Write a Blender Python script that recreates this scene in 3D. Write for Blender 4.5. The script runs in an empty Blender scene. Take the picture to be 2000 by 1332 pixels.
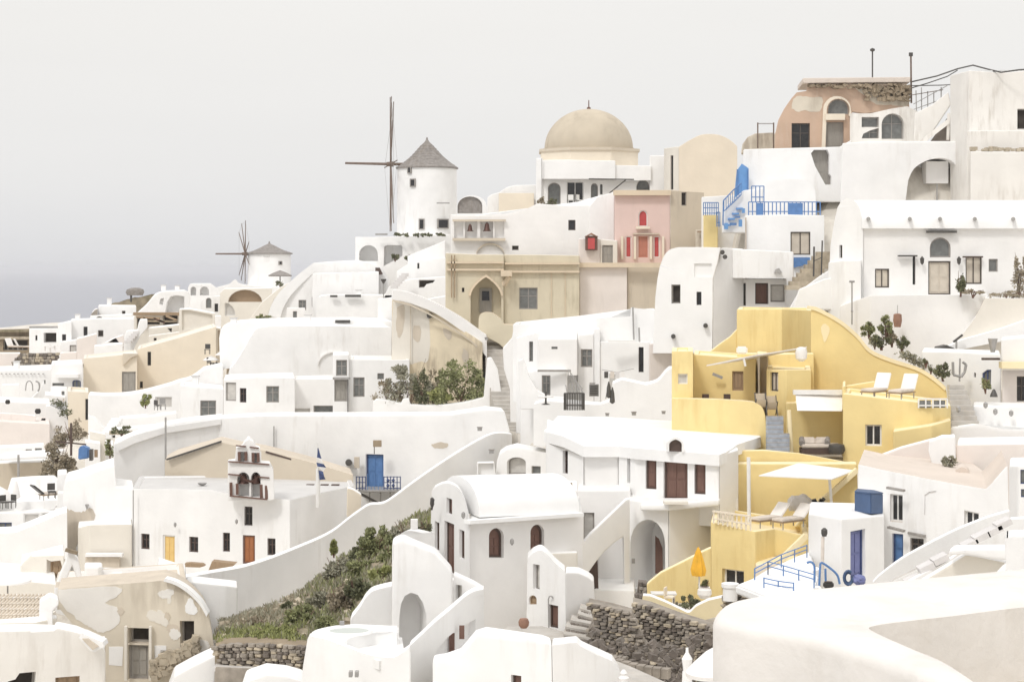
import bpy, bmesh, math, random
import numpy as np
from mathutils import Vector, Matrix
from mathutils.geometry import tessellate_polygon
R = random.Random(7)
sc = bpy.context.scene
col = sc.collection
# ---------------------------------------------------------------- camera
F = 3600.0                     # focal length in pixels of a 2000 px wide picture
HZ = 525.0                     # picture row of the horizon
CZ = 60.0                      # camera height above the sea
cam = bpy.data.cameras.new('camera'); camo = bpy.data.objects.new('camera', cam); col.objects.link(camo)
cam.sensor_width = 36.0; cam.lens = 36.0 * F / 2000; cam.shift_y = -(666 - HZ) / 2000
cam.clip_start = 0.5; cam.clip_end = 300000
camo.location = (0, 0, CZ); camo.rotation_euler = (math.pi / 2, 0, 0)
sc.camera = camo
# ---------------------------------------------------------------- world, sun, exposure
SUN_EL, SUN_AZ = math.radians(50), math.radians(211)   # azimuth clockwise from +Y
w = bpy.data.worlds.new('World'); sc.world = w; w.use_nodes = True
nt = w.node_tree; nt.nodes.clear(); N = nt.nodes.new; L = nt.links.new
out = N('ShaderNodeOutputWorld'); bg = N('ShaderNodeBackground'); bg.inputs[1].default_value = 0.1
sky = N('ShaderNodeTexSky'); sky.sky_type = 'NISHITA'; sky.sun_disc = False
sky.sun_elevation = SUN_EL; sky.sun_rotation = SUN_AZ; sky.dust_density = 3
tc = N('ShaderNodeTexCoord'); sep = N('ShaderNodeSeparateXYZ'); L(tc.outputs['Generated'], sep.inputs[0])
ramp = N('ShaderNodeValToRGB'); cr = ramp.color_ramp
L(sep.outputs[2], ramp.inputs[0])
stops = [(0.0, (0.575, 0.575, 0.587)), (0.02, (0.61, 0.61, 0.616)), (0.05, (0.645, 0.64, 0.635)), (0.13, (0.685, 0.673, 0.653)), (0.35, (0.82, 0.805, 0.785)), (1.0, (1.05, 1.03, 1.01))]
cr.elements[0].position, cr.elements[0].color = 0.0, (*stops[0][1], 1); cr.elements[1].position, cr.elements[1].color = 1.0, (*stops[-1][1], 1)
for p_, c_ in stops[1:-1]: cr.elements.new(p_).color = (*c_, 1)
nz = N('ShaderNodeTexNoise'); nz.inputs['Scale'].default_value = 2.2; nz.inputs['Detail'].default_value = 3
mp = N('ShaderNodeMapping'); mp.inputs['Scale'].default_value = (1, 1, 7); L(tc.outputs['Generated'], mp.inputs[0]); L(mp.outputs[0], nz.inputs[0])
mm = N('ShaderNodeMapRange'); mm.inputs[3].default_value = 9.6; mm.inputs[4].default_value = 10.4; L(nz.outputs[0], mm.inputs[0])
vm = N('ShaderNodeVectorMath'); vm.operation = 'SCALE'; L(ramp.outputs[0], vm.inputs[0]); L(mm.outputs[0], vm.inputs['Scale'])
mx = N('ShaderNodeMix'); mx.data_type = 'RGBA'; mx.inputs[0].default_value = 0.97
L(sky.outputs[0], mx.inputs[6]); L(vm.outputs[0], mx.inputs[7]); L(mx.outputs[2], bg.inputs[0]); L(bg.outputs[0], out.inputs[0])
sl = bpy.data.lights.new('sun', 'SUN'); sl.energy = 1.0; sl.angle = math.radians(11); sl.color = (1, 0.975, 0.94)
so = bpy.data.objects.new('sun', sl); col.objects.link(so)
sd = Vector((math.sin(SUN_AZ) * math.cos(SUN_EL), math.cos(SUN_AZ) * math.cos(SUN_EL), math.sin(SUN_EL)))
so.rotation_euler = sd.to_track_quat('Z', 'Y').to_euler(); so.location = (-60, -20, 150)
sc.view_settings.view_transform = 'Standard'; sc.view_settings.look = 'None'
sc.view_settings.exposure = 0.38; sc.view_settings.gamma = 1; sc.view_settings.use_curve_mapping = False
sc.cycles.max_bounces = 6; sc.cycles.diffuse_bounces = 5; sc.cycles.volume_bounces = 2

# ---------------------------------------------------------------- materials
MAT = {}
def nodes(name):
    m = bpy.data.materials.new(name); m.use_nodes = True
    n = m.node_tree; b = n.nodes['Principled BSDF']
    return m, n, b
def plaster(key, rgb, dirt=0.12, var=0.05, dirtcol=(0.42, 0.37, 0.31), scale=0.5, rough=0.9, bump=0.16, thr=0.56):
    if key in MAT: return MAT[key]
    m, n, b = nodes(key); N = n.nodes.new; L = n.links.new
    g = N('ShaderNodeNewGeometry')
    n1 = N('ShaderNodeTexNoise'); n1.inputs['Scale'].default_value = scale; n1.inputs['Detail'].default_value = 6; L(g.outputs['Position'], n1.inputs[0])
    mp = N('ShaderNodeMapping'); mp.inputs['Scale'].default_value = (1.3, 1.3, 0.22); L(g.outputs['Position'], mp.inputs[0])
    n2 = N('ShaderNodeTexNoise'); n2.inputs['Scale'].default_value = 1.4; n2.inputs['Detail'].default_value = 8; n2.inputs['Roughness'].default_value = 0.65; L(mp.outputs[0], n2.inputs[0])
    n3 = N('ShaderNodeTexNoise'); n3.inputs['Scale'].default_value = 0.18; n3.inputs['Detail'].default_value = 3; L(g.outputs['Position'], n3.inputs[0])
    c0 = tuple(max(0, x * (1 - var)) for x in rgb) + (1,); c1 = tuple(min(1, x * (1 + var)) for x in rgb) + (1,)
    a = N('ShaderNodeMix'); a.data_type = 'RGBA'; a.inputs[6].default_value = c0; a.inputs[7].default_value = c1
    mr0 = N('ShaderNodeMapRange'); mr0.inputs[1].default_value = .3; mr0.inputs[2].default_value = .7; L(n1.outputs[0], mr0.inputs[0]); L(mr0.outputs[0], a.inputs[0])
    mr = N('ShaderNodeMapRange'); mr.inputs[1].default_value = thr; mr.inputs[2].default_value = thr + 0.16; mr.inputs[4].default_value = dirt; L(n2.outputs[0], mr.inputs[0])
    mr2 = N('ShaderNodeMapRange'); mr2.inputs[1].default_value = 0.45; mr2.inputs[2].default_value = 0.62; L(n3.outputs[0], mr2.inputs[0])
    mu = N('ShaderNodeMath'); mu.operation = 'MULTIPLY'; L(mr.outputs[0], mu.inputs[0]); L(mr2.outputs[0], mu.inputs[1])
    d = N('ShaderNodeMix'); d.data_type = 'RGBA'; d.inputs[7].default_value = (*dirtcol, 1); L(a.outputs[2], d.inputs[6]); L(mu.outputs[0], d.inputs[0])
    L(d.outputs[2], b.inputs['Base Color']); b.inputs['Roughness'].default_value = rough
    b.inputs['Specular IOR Level'].default_value = 0.25
    n4 = N('ShaderNodeTexNoise'); n4.inputs['Scale'].default_value = 2.2; n4.inputs['Detail'].default_value = 7; L(g.outputs['Position'], n4.inputs[0])
    bp = N('ShaderNodeBump'); bp.inputs['Strength'].default_value = bump; bp.inputs['Distance'].default_value = 0.12; L(n4.outputs[0], bp.inputs['Height']); L(bp.outputs[0], b.inputs['Normal'])
    MAT[key] = m; return m
def simple(key, rgb, rough=0.6, metal=0.0, var=0.12, scale=3.0, spec=0.4, trans=0.0):
    if key in MAT: return MAT[key]
    m, n, b = nodes(key); N = n.nodes.new; L = n.links.new
    g = N('ShaderNodeNewGeometry'); n1 = N('ShaderNodeTexNoise'); n1.inputs['Scale'].default_value = scale; n1.inputs['Detail'].default_value = 5
    L(g.outputs['Position'], n1.inputs[0])
    a = N('ShaderNodeMix'); a.data_type = 'RGBA'
    a.inputs[6].default_value = tuple(x * (1 - var) for x in rgb) + (1,); a.inputs[7].default_value = tuple(min(1, x * (1 + var)) for x in rgb) + (1,)
    mr0 = N('ShaderNodeMapRange'); mr0.inputs[1].default_value = .3; mr0.inputs[2].default_value = .7; L(n1.outputs[0], mr0.inputs[0]); L(mr0.outputs[0], a.inputs[0])
    L(a.outputs[2], b.inputs['Base Color']); b.inputs['Roughness'].default_value = rough; b.inputs['Metallic'].default_value = metal
    b.inputs['Specular IOR Level'].default_value = spec
    MAT[key] = m; return m
def wood(key, rgb):
    if key in MAT: return MAT[key]
    m, n, b = nodes(key); N = n.nodes.new; L = n.links.new
    g = N('ShaderNodeNewGeometry'); mp = N('ShaderNodeMapping'); mp.inputs['Scale'].default_value = (9, 9, 0.8); L(g.outputs['Position'], mp.inputs[0])
    n1 = N('ShaderNodeTexNoise'); n1.inputs['Scale'].default_value = 2; n1.inputs['Detail'].default_value = 6; L(mp.outputs[0], n1.inputs[0])
    a = N('ShaderNodeMix'); a.data_type = 'RGBA'; a.inputs[6].default_value = tuple(x * .7 for x in rgb) + (1,); a.inputs[7].default_value = tuple(min(1, x * 1.25) for x in rgb) + (1,)
    L(n1.outputs[0], a.inputs[0]); L(a.outputs[2], b.inputs['Base Color']); b.inputs['Roughness'].default_value = .65
    MAT[key] = m; return m
def leafmat(key, c0, c1):
    if key in MAT: return MAT[key]
    m, n, b = nodes(key); N = n.nodes.new; L = n.links.new
    g = N('ShaderNodeNewGeometry')
    n1 = N('ShaderNodeTexNoise'); n1.inputs['Scale'].default_value = 1.1; n1.inputs['Detail'].default_value = 3; L(g.outputs['Position'], n1.inputs[0])
    ad = N('ShaderNodeMath'); ad.operation = 'MULTIPLY_ADD'; ad.inputs[1].default_value = 0.45; L(g.outputs['Random Per Island'], ad.inputs[0])
    mr0 = N('ShaderNodeMapRange'); mr0.inputs[1].default_value = .3; mr0.inputs[2].default_value = .75; mr0.inputs[4].default_value = .6; L(n1.outputs[0], mr0.inputs[0]); L(mr0.outputs[0], ad.inputs[2])
    a = N('ShaderNodeMix'); a.data_type = 'RGBA'; a.inputs[6].default_value = (*c0, 1); a.inputs[7].default_value = (*c1, 1)
    L(ad.outputs[0], a.inputs[0]); L(a.outputs[2], b.inputs['Base Color']); b.inputs['Roughness'].default_value = .75
    MAT[key] = m; return m
plaster('white', (0.84, 0.835, 0.828), dirt=0.28, thr=.52, dirtcol=(.5, .46, .41))
plaster('white_clean', (0.85, 0.847, 0.842), dirt=0.12, thr=.52, dirtcol=(.55, .52, .47))
plaster('white_old', (0.78, 0.755, 0.715), dirt=0.5, thr=0.47)
plaster('rooftop', (0.755, 0.725, 0.69), dirt=0.4, thr=.48, var=.06, scale=.9, bump=.35, dirtcol=(.5, .45, .38))
plaster('white_roof', (0.83, 0.825, 0.81), dirt=0.16, scale=0.8)
plaster('grey_roof', (0.58, 0.57, 0.56), dirt=0.3, scale=0.8)
plaster('cream', (0.77, 0.69, 0.57), dirt=0.12)
plaster('cream_pale', (0.74, 0.70, 0.63), dirt=0.15)
plaster('offwhite', (0.82, 0.808, 0.795), dirt=0.12)
plaster('tan', (0.68, 0.57, 0.43), dirt=0.25, thr=.5)
plaster('tan_grey', (0.60, 0.53, 0.43), dirt=0.5, thr=.5)
plaster('olive_tan', (0.64, 0.58, 0.45), dirt=0.6, thr=.5, dirtcol=(0.36, 0.31, 0.22))
plaster('weathered', (0.66, 0.60, 0.50), dirt=0.75, thr=.44, dirtcol=(0.38, 0.32, 0.25), var=.1)
plaster('buttress', (0.74, 0.65, 0.49), dirt=0.85, thr=.44, dirtcol=(0.42, 0.35, 0.26), var=.1)
plaster('pink', (0.71, 0.545, 0.50), dirt=0.2)
plaster('pinkish', (0.76, 0.70, 0.66), dirt=0.25)
plaster('orange', (0.55, 0.40, 0.30), dirt=0.6, thr=.5, dirtcol=(0.6, 0.53, 0.45), var=.1)
plaster('yellow', (0.79, 0.64, 0.315), dirt=0.4, thr=.48, var=.07, dirtcol=(.6, .42, .16))
plaster('yellow_trim', (0.84, 0.73, 0.48), dirt=0.05)
plaster('dome', (0.53, 0.465, 0.37), dirt=0.5, thr=.5, dirtcol=(0.33, 0.28, 0.21), var=.08)
plaster('thatch', (0.27, 0.25, 0.235), dirt=0.5, thr=.45, dirtcol=(.2, .165, .13), var=.2, scale=3)
plaster('brown_stone', (0.30, 0.24, 0.17), dirt=0.6, thr=.45, var=.2, dirtcol=(.14, .12, .09))
plaster('stain', (0.60, 0.53, 0.44), dirt=0.5, thr=.45, var=.08)
plaster('pinkroof', (0.65, 0.575, 0.51), dirt=0.35, thr=.5)
plaster('paving', (0.50, 0.475, 0.44), dirt=0.5, thr=.45, var=.12, scale=1.5)
plaster('ground', (0.66, 0.625, 0.565), dirt=0.6, thr=.45, var=.12, scale=.4)
plaster('darkstone', (0.17, 0.145, 0.125), dirt=0.6, thr=.45, var=.25, dirtcol=(.22, .2, .18), scale=2)
plaster('greystone', (0.31, 0.275, 0.235), dirt=0.6, thr=.45, var=.25, dirtcol=(.15, .13, .11), scale=2)
plaster('tanstone', (0.46, 0.40, 0.31), dirt=0.5, thr=.45, var=.2, dirtcol=(.25, .2, .15), scale=2)
plaster('earth', (0.30, 0.255, 0.185), dirt=0.7, thr=.42, var=.25, dirtcol=(.14, .13, .06), scale=1.2)
simple('glass_dark', (0.02, 0.02, 0.022), rough=.12, var=.3, spec=.5)
simple('glass_grey', (0.17, 0.175, 0.17), rough=.2, var=.2, spec=.5)
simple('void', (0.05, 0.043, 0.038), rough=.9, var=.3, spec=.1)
simple('curtain', (0.55, 0.53, 0.50), rough=.8, var=.1)
simple('blind_sand', (0.57, 0.51, 0.43), rough=.8, var=.08)
simple('frame_dark', (0.09, 0.075, 0.065), rough=.5)
simple('frame_grey', (0.30, 0.28, 0.26), rough=.6)
simple('frame_white', (0.75, 0.74, 0.72), rough=.5, var=.04)
wood('wood_brown', (0.155, 0.082, 0.062)); wood('wood_dark', (0.085, 0.055, 0.045)); wood('wood_orange', (0.36, 0.135, 0.05))
wood('wood_tan', (0.34, 0.24, 0.15)); wood('wood_red', (0.50, 0.075, 0.075)); wood('wood_salmon', (0.50, 0.21, 0.15)); wood('wood_grey', (0.33, 0.31, 0.28))
simple('paint_blue', (0.10, 0.21, 0.44), rough=.5); simple('paint_blue_dark', (0.05, 0.075, 0.18), rough=.4)
simple('paint_sky', (0.14, 0.31, 0.60), rough=.5, var=.06); simple('paint_violet', (0.15, 0.17, 0.36), rough=.45, var=.05)
simple('tank_blue', (0.055, 0.10, 0.20), rough=.55, var=.15, scale=1.0)
simple('yellow_paint', (0.74, 0.52, 0.20), rough=.6, var=.05)
simple('metal_dark', (0.09, 0.085, 0.08), rough=.5, metal=.3); simple('metal_grey', (0.36, 0.35, 0.34), rough=.5, metal=.3)
simple('metal_white', (0.76, 0.75, 0.73), rough=.45, var=.04); simple('pole_wood', (0.17, 0.125, 0.10), rough=.8)
simple('step_blue', (0.36, 0.39, 0.44), rough=.8, var=.2); simple('sailcloth', (0.80, 0.77, 0.74), rough=.9, var=.03); simple('sail_grey', (0.66, 0.64, 0.63), rough=.9, var=.05)
simple('cushion', (0.66, 0.60, 0.54), rough=.95, var=.1); simple('cushion_white', (0.82, 0.80, 0.78), rough=.95, var=.03)
simple('amber', (0.78, 0.43, 0.045), rough=.85, var=.12); simple('terracotta', (0.30, 0.17, 0.12), rough=.8)
simple('black_pot', (0.03, 0.027, 0.025), rough=.6); simple('bronze', (0.09, 0.045, 0.035), rough=.45, metal=.4)
simple('water_green', (0.50, 0.54, 0.50), rough=.08, var=.03)
leafmat('leaf_green', (0.12, 0.135, 0.06), (0.35, 0.36, 0.17)); leafmat('leaf_grey', (0.20, 0.195, 0.14), (0.45, 0.43, 0.33))
leafmat('leaf_bright', (0.17, 0.19, 0.06), (0.40, 0.41, 0.17)); leafmat('leaf_dry', (0.22, 0.18, 0.125), (0.45, 0.39, 0.29))
leafmat('leaf_dark', (0.075, 0.082, 0.045), (0.23, 0.235, 0.13))

# ---------------------------------------------------------------- geometry helpers
def P(px, py, Y): return Vector(((px - 1000) / F * Y, Y, CZ + (HZ - py) / F * Y))
def ray(px, py): return Vector(((px - 1000) / F, 1.0, (HZ - py) / F))
EYE = Vector((0, 0, CZ))
LOC = {}
CTRL = []; CON = []
def reg(x, y, z): CTRL.append((x, y, z))
def thing(name, label, cat, at, group=None, rz=0.0):
    o = bpy.data.objects.new(name, None); col.objects.link(o); o.empty_display_size = .3
    at = at if isinstance(at, Vector) else P(*at)
    o.location = at; o['label'] = label; o['category'] = cat
    if group: o['group'] = group
    LOC[o.name] = Vector(at); return o
def finish(name, bm, mat, parent=None, smooth=True, recalc=True, wn=True):
    """world-space bmesh -> one mesh object, child of parent"""
    off = LOC[parent.name] if parent else Vector((0, 0, 0))
    if recalc: bmesh.ops.recalc_face_normals(bm, faces=bm.faces)
    me = bpy.data.meshes.new(name)
    if off.length: bmesh.ops.translate(bm, verts=bm.verts, vec=-off)
    bm.to_mesh(me); bm.free()
    me.materials.append(MAT[mat] if isinstance(mat, str) else mat)
    if smooth and len(me.polygons):
        me.polygons.foreach_set('use_smooth', [True] * len(me.polygons)); me.set_sharp_from_angle(angle=math.radians(38))
    o = bpy.data.objects.new(name, me); col.objects.link(o)
    if parent: o.parent = parent
    LOC[o.name] = off
    if smooth and wn:
        md = o.modifiers.new('normals', 'WEIGHTED_NORMAL'); md.keep_sharp = True
    return o
def solo(name, bm, mat, label, cat, group=None, **k):
    o = finish(name, bm, mat, None, **k); o['label'] = label; o['category'] = cat
    if group: o['group'] = group
    return o
def structure(name, bm, mat, **k):
    o = finish(name, bm, mat, None, **k); o['kind'] = 'structure'; return o
def copy_tree(o, parent=None):
    c = o.copy(); col.objects.link(c)
    if parent: c.parent = parent
    for ch in o.children: copy_tree(ch, c)
    return c
def dup(o, loc, label=None, rz=0.0, s=1.0):
    c = copy_tree(o); c.location = loc; c.rotation_euler = (0, 0, rz); c.scale = (s, s, s)
    if label: c['label'] = label
    return c
def prism(bm, pts, vec, caps=True):
    a = [bm.verts.new(p) for p in pts]; b = [bm.verts.new(Vector(p) + vec) for p in pts]
    n = len(pts)
    for i in range(n): bm.faces.new((a[i], a[(i + 1) % n], b[(i + 1) % n], b[i]))
    if caps: bm.faces.new(a); bm.faces.new(b[::-1])
    return a + b
def box(bm, c, sx, sy, sz, rz=0.0, M=None):
    v = []
    for x in (-.5, .5):
        for y in (-.5, .5):
            for z in (-.5, .5):
                p = Vector((x * sx, y * sy, z * sz))
                p = (M @ p) if M else (Matrix.Rotation(rz, 3, 'Z') @ p)
                v.append(bm.verts.new(p + Vector(c)))
    for f in ((0, 1, 3, 2), (4, 6, 7, 5), (0, 4, 5, 1), (2, 3, 7, 6), (0, 2, 6, 4), (1, 5, 7, 3)):
        bm.faces.new([v[i] for i in f])
    return v
def tube(bm, a, b, r, r2=None, n=8, caps=True):
    a = Vector(a); b = Vector(b); d = b - a
    if d.length < 1e-6: return
    q = d.to_track_quat('Z', 'Y'); r2 = r if r2 is None else r2
    A = [bm.verts.new(a + q @ Vector((math.cos(t) * r, math.sin(t) * r, 0))) for t in [2 * math.pi * i / n for i in range(n)]]
    B = [bm.verts.new(b + q @ Vector((math.cos(t) * r2, math.sin(t) * r2, 0))) for t in [2 * math.pi * i / n for i in range(n)]]
    for i in range(n): bm.faces.new((A[i], A[(i + 1) % n], B[(i + 1) % n], B[i]))
    if caps: bm.faces.new(A[::-1]); bm.faces.new(B)
def polytube(bm, pts, r, n=6):
    for i in range(len(pts) - 1): tube(bm, pts[i], pts[i + 1], r, n=n)
def lathe(bm, c, prof, n=24, sx=1.0, jit=0.0):
    c = Vector(c); rings = []
    for (r, z) in prof:
        if r < 1e-4: rings.append([bm.verts.new(c + Vector((0, 0, z)))])
        else: rings.append([bm.verts.new(c + Vector((math.cos(2 * math.pi * i / n) * r * (1 + R.uniform(-jit, jit)) * sx, math.sin(2 * math.pi * i / n) * r * (1 + R.uniform(-jit, jit)), z))) for i in range(n)])
    for a, b in zip(rings, rings[1:]):
        if len(a) == 1 and len(b) == 1: continue
        if len(a) == 1:
            for i in range(n): bm.faces.new((a[0], b[i], b[(i + 1) % n]))
        elif len(b) == 1:
            for i in range(n): bm.faces.new((a[i], a[(i + 1) % n], b[0]))
        else:
            for i in range(n): bm.faces.new((a[i], a[(i + 1) % n], b[(i + 1) % n], b[i]))
    if len(rings[0]) > 1: bm.faces.new(rings[0][::-1])
    if len(rings[-1]) > 1: bm.faces.new(rings[-1])
def curve(pts, n=4):
    """Catmull-Rom through the points"""
    out = []
    p = [pts[0]] + list(pts) + [pts[-1]]
    for i in range(1, len(p) - 2):
        for k in range(n):
            t = k / n; a, b, c, d = p[i - 1], p[i], p[i + 1], p[i + 2]
            out.append(tuple(0.5 * (2 * b[j] + (c[j] - a[j]) * t + (2 * a[j] - 5 * b[j] + 4 * c[j] - d[j]) * t * t + (3 * b[j] - a[j] - 3 * c[j] + d[j]) * t ** 3) for j in range(len(b))))
    out.append(tuple(pts[-1])); return out
def arch(x0, x1, top, spring, n=10, pt=0.0):
    """left spring -> crown -> right spring; pt > 0 makes it pointed"""
    c = (x0 + x1) / 2; r = (x1 - x0) / 2; o = []
    for i in range(n + 1):
        t = math.pi * (1 - i / n); s = math.sin(t)
        if pt: s = s * (1 - pt) + pt * (1 - abs(math.cos(t)))
        o.append((c + r * math.cos(t), spring - (spring - top) * s))
    return o

# ---- openings
# style: (frame material, fill material, kind, mullions x, mullions z)
ST = {
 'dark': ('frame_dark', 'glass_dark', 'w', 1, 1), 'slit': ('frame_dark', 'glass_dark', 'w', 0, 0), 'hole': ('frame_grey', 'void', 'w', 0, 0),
 'grey': ('frame_grey', 'glass_grey', 'w', 1, 1), 'greyplain': ('frame_grey', 'curtain', 'w', 0, 0), 'sand': ('frame_dark', 'blind_sand', 'w', 1, 0),
 'shade': ('frame_grey', 'glass_grey', 'w', 0, 0), 'brown': ('wood_dark', 'glass_dark', 'w', 1, 1), 'brownshut': ('wood_dark', 'wood_brown', 'd', 0, 0),
 'dbrown': ('wood_dark', 'wood_brown', 'd', 0, 0), 'dorange': ('wood_brown', 'wood_orange', 'd', 0, 0), 'dyellow': ('frame_white', 'yellow_paint', 'd', 0, 0),
 'dgrey': ('frame_grey', 'wood_grey', 'd', 0, 0), 'dsand': ('frame_dark', 'blind_sand', 'd', 0, 0), 'dblue': ('paint_blue_dark', 'paint_blue', 'd', 0, 0),
 'dviolet': ('paint_blue_dark', 'paint_violet', 'd', 0, 0), 'red': ('frame_white', 'wood_red', 'd', 0, 0), 'salmon': ('wood_salmon', 'wood_salmon', 'd', 0, 0),
 'white': ('frame_white', 'curtain', 'w', 0, 0), 'wwin': ('frame_white', 'glass_dark', 'w', 1, 0), 'bluewin': ('paint_blue_dark', 'glass_grey', 'w', 1, 0),
 'yellowwin': ('wood_tan', 'wood_tan', 'd', 0, 0), 'dtan': ('wood_tan', 'wood_tan', 'd', 0, 0),
}
def shrink(poly, t):
    xs = [p[0] for p in poly]; zs = [p[1] for p in poly]
    cx = (min(xs) + max(xs)) / 2; cz = (min(zs) + max(zs)) / 2; w = max(xs) - min(xs); h = max(zs) - min(zs)
    sx = max(.15, (w - 2 * t) / max(w, .01)); sz = max(.15, (h - 2 * t) / max(h, .01))
    return [(cx + (x - cx) * sx, cz + (z - cz) * sz) for x, z in poly], w, h
def opening(root, O, u, n, poly, style, rec):
    fm, pm, kind, nx, nzb = ST[style]
    T = lambda p, d: O + u * p[0] + Vector((0, 0, p[1] - O.z)) - n * d
    xs = [p[0] for p in poly]; zs = [p[1] for p in poly]; w = max(xs) - min(xs); h = max(zs) - min(zs)
    t = min(.09, .13 * min(w, h))
    grown, _, _ = shrink(poly, -0.02); inner, _, _ = shrink(poly, t)
    if kind == 'w':
        bm = bmesh.new(); m = len(poly)
        a0 = [bm.verts.new(T(p, rec - .06)) for p in grown]; b0 = [bm.verts.new(T(p, rec - .06)) for p in inner]
        a1 = [bm.verts.new(T(p, rec)) for p in grown]; b1 = [bm.verts.new(T(p, rec)) for p in inner]
        for i in range(m):
            j = (i + 1) % m
            bm.faces.new((a0[i], a0[j], b0[j], b0[i])); bm.faces.new((b0[i], b0[j], b1[j], b1[i])); bm.faces.new((a0[j], a0[i], a1[i], a1[j]))
        cx = (min(xs) + max(xs)) / 2; z0 = min(zs) + t; z1 = max(zs) - t
        ang = math.atan2(u.y, u.x)
        if nx and w > .35: box(bm, T((cx, (z0 + z1) / 2), rec - .03), t * .8, .05, z1 - z0, rz=ang)
        if nzb and h > .6: box(bm, T((cx, z0 + (z1 - z0) * .62), rec - .028), w - 2 * t, .045, t * .7, rz=ang)
        o = finish('window', bm, fm, root, smooth=False)
        bm = bmesh.new(); prism(bm, [T(p, rec - .012) for p in grown], -n * .02); finish('pane', bm, pm, o, smooth=False)
    else:
        bm = bmesh.new(); prism(bm, [T(p, rec - .02) for p in grown], -n * .04)
        o = finish('door' if h > w * 1.15 and h > 1.0 else 'shutter', bm, pm, root, smooth=False)
        bm = bmesh.new(); m = len(poly)
        a0 = [bm.verts.new(T(p, rec - .07)) for p in grown]; b0 = [bm.verts.new(T(p, rec - .07)) for p in inner]; b1 = [bm.verts.new(T(p, rec - .02)) for p in inner]
        for i in range(m):
            j = (i + 1) % m
            bm.faces.new((a0[i], a0[j], b0[j], b0[i])); bm.faces.new((b0[i], b0[j], b1[j], b1[i]))
        finish('frame', bm, fm, o, smooth=False)
        ix0 = min(xs) + t * 1.5; ix1 = max(xs) - t * 1.5; iz0 = min(zs) + t * 1.6; iz1 = min(zs) + h * .93 if len(poly) == 4 else min(zs) + h * .66
        cols = 2 if w > .6 else 1; rows = 2 if h > 1.2 else 1; ang = math.atan2(u.y, u.x); g = .06 * w + .02
        for ci in range(cols):
            for ri in range(rows):
                xa = ix0 + (ix1 - ix0) * ci / cols + g / 2; xb = ix0 + (ix1 - ix0) * (ci + 1) / cols - g / 2
                za = iz0 + (iz1 - iz0) * ri / rows + g / 2; zb = iz0 + (iz1 - iz0) * (ri + 1) / rows - g / 2
                if xb - xa < .08: continue
                bm = bmesh.new(); box(bm, T(((xa + xb) / 2, (za + zb) / 2), rec - .033), xb - xa, .03, zb - za, rz=ang)
                finish('panel', bm, pm, o, smooth=False)
    return o
def hole_poly(kind, a):
    if kind == 'p': return a
    x0, y0, x1, y1 = a[:4]
    if kind == 'r': return [(x0, y1), (x0, y0), (x1, y0), (x1, y1)]
    if kind == 'a':
        sp = a[4] if len(a) > 4 else y0 + (x1 - x0) / 2
        return [(x0, y1)] + arch(x0, x1, y0, min(sp, y1 - 1), 10) + [(x1, y1)]
    if kind == 'g':
        sp = a[4]; return [(x0, y1)] + arch(x0, x1, y0, sp, 10, .45) + [(x1, y1)]
def panel(bm, root, O, u, outline, ops, tag_holes):
    """vertical wall panel through O along u; outline [(u, z)]; ops (shape, coords, style, recess)"""
    n = Vector((u.y, -u.x, 0))
    def proj(px, py):
        d = ray(px, py); t = (O - EYE).dot(n) / d.dot(n); p = EYE + d * t
        return ((p - O).dot(u), p.z)
    holes = []
    for op in ops:
        kind, a, style = op[0], op[1], op[2]; rec = op[3] if len(op) > 3 else (.18 if style else .6)
        hp = hole_poly(kind, a)
        if kind == 'r':
            x0, y0, x1, y1 = a[:4]; cx = (x0 + x1) / 2; cy = (y0 + y1) / 2
            u0 = proj(x0, cy)[0]; u1 = proj(x1, cy)[0]; z0 = proj(cx, y1)[1]; z1 = proj(cx, y0)[1]
            q = [(u0, z0), (u0, z1), (u1, z1), (u1, z0)]
        else: q = [proj(*p) for p in hp]
        holes.append((q, style, rec))
    T = lambda p, d=0.0: O + u * p[0] + Vector((0, 0, p[1] - O.z)) - n * d
    polys = [[Vector((p[0], p[1], 0)) for p in outline]] + [[Vector((p[0], p[1], 0)) for p in h[0]] for h in holes]
    flat = [p for q in polys for p in q]
    vs = [bm.verts.new(T((p.x, p.y))) for p in flat]
    for i in range(len(outline), len(vs)): tag_holes.add(vs[i])
    if len(polys) == 1: bm.faces.new(vs)
    else:
        for tri in tessellate_polygon(polys):
            try: bm.faces.new([vs[i] for i in tri])
            except ValueError: pass
    k = len(outline)
    for q, style, rec in holes:
        m = len(q); fr = vs[k:k + m]; k += m
        bk = [bm.verts.new(T(p, rec)) for p in q]
        for b in bk: tag_holes.add(b)
        for i in range(m): bm.faces.new((fr[i], fr[(i + 1) % m], bk[(i + 1) % m], bk[i]))
        if style is None: bm.faces.new(bk)
        else: opening(root, O, u, n, q, style, rec)
def inset_ring(pts, d):
    n = len(pts); out = []
    area = sum(pts[i].x * pts[(i + 1) % n].y - pts[(i + 1) % n].x * pts[i].y for i in range(n))
    s = 1 if area > 0 else -1
    for i in range(n):
        a, b, c = pts[i - 1], pts[i], pts[(i + 1) % n]
        e1 = (b - a); e1.z = 0; e2 = (c - b); e2.z = 0; e1.normalize(); e2.normalize()
        n1 = Vector((-e1.y, e1.x, 0)) * s; n2 = Vector((-e2.y, e2.x, 0)) * s
        m = n1 + n2; l = m.length
        m = n1 if l < .2 else m / l
        k = d / max(.35, m.dot(n1)); out.append(b + m * k)
    return out
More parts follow.
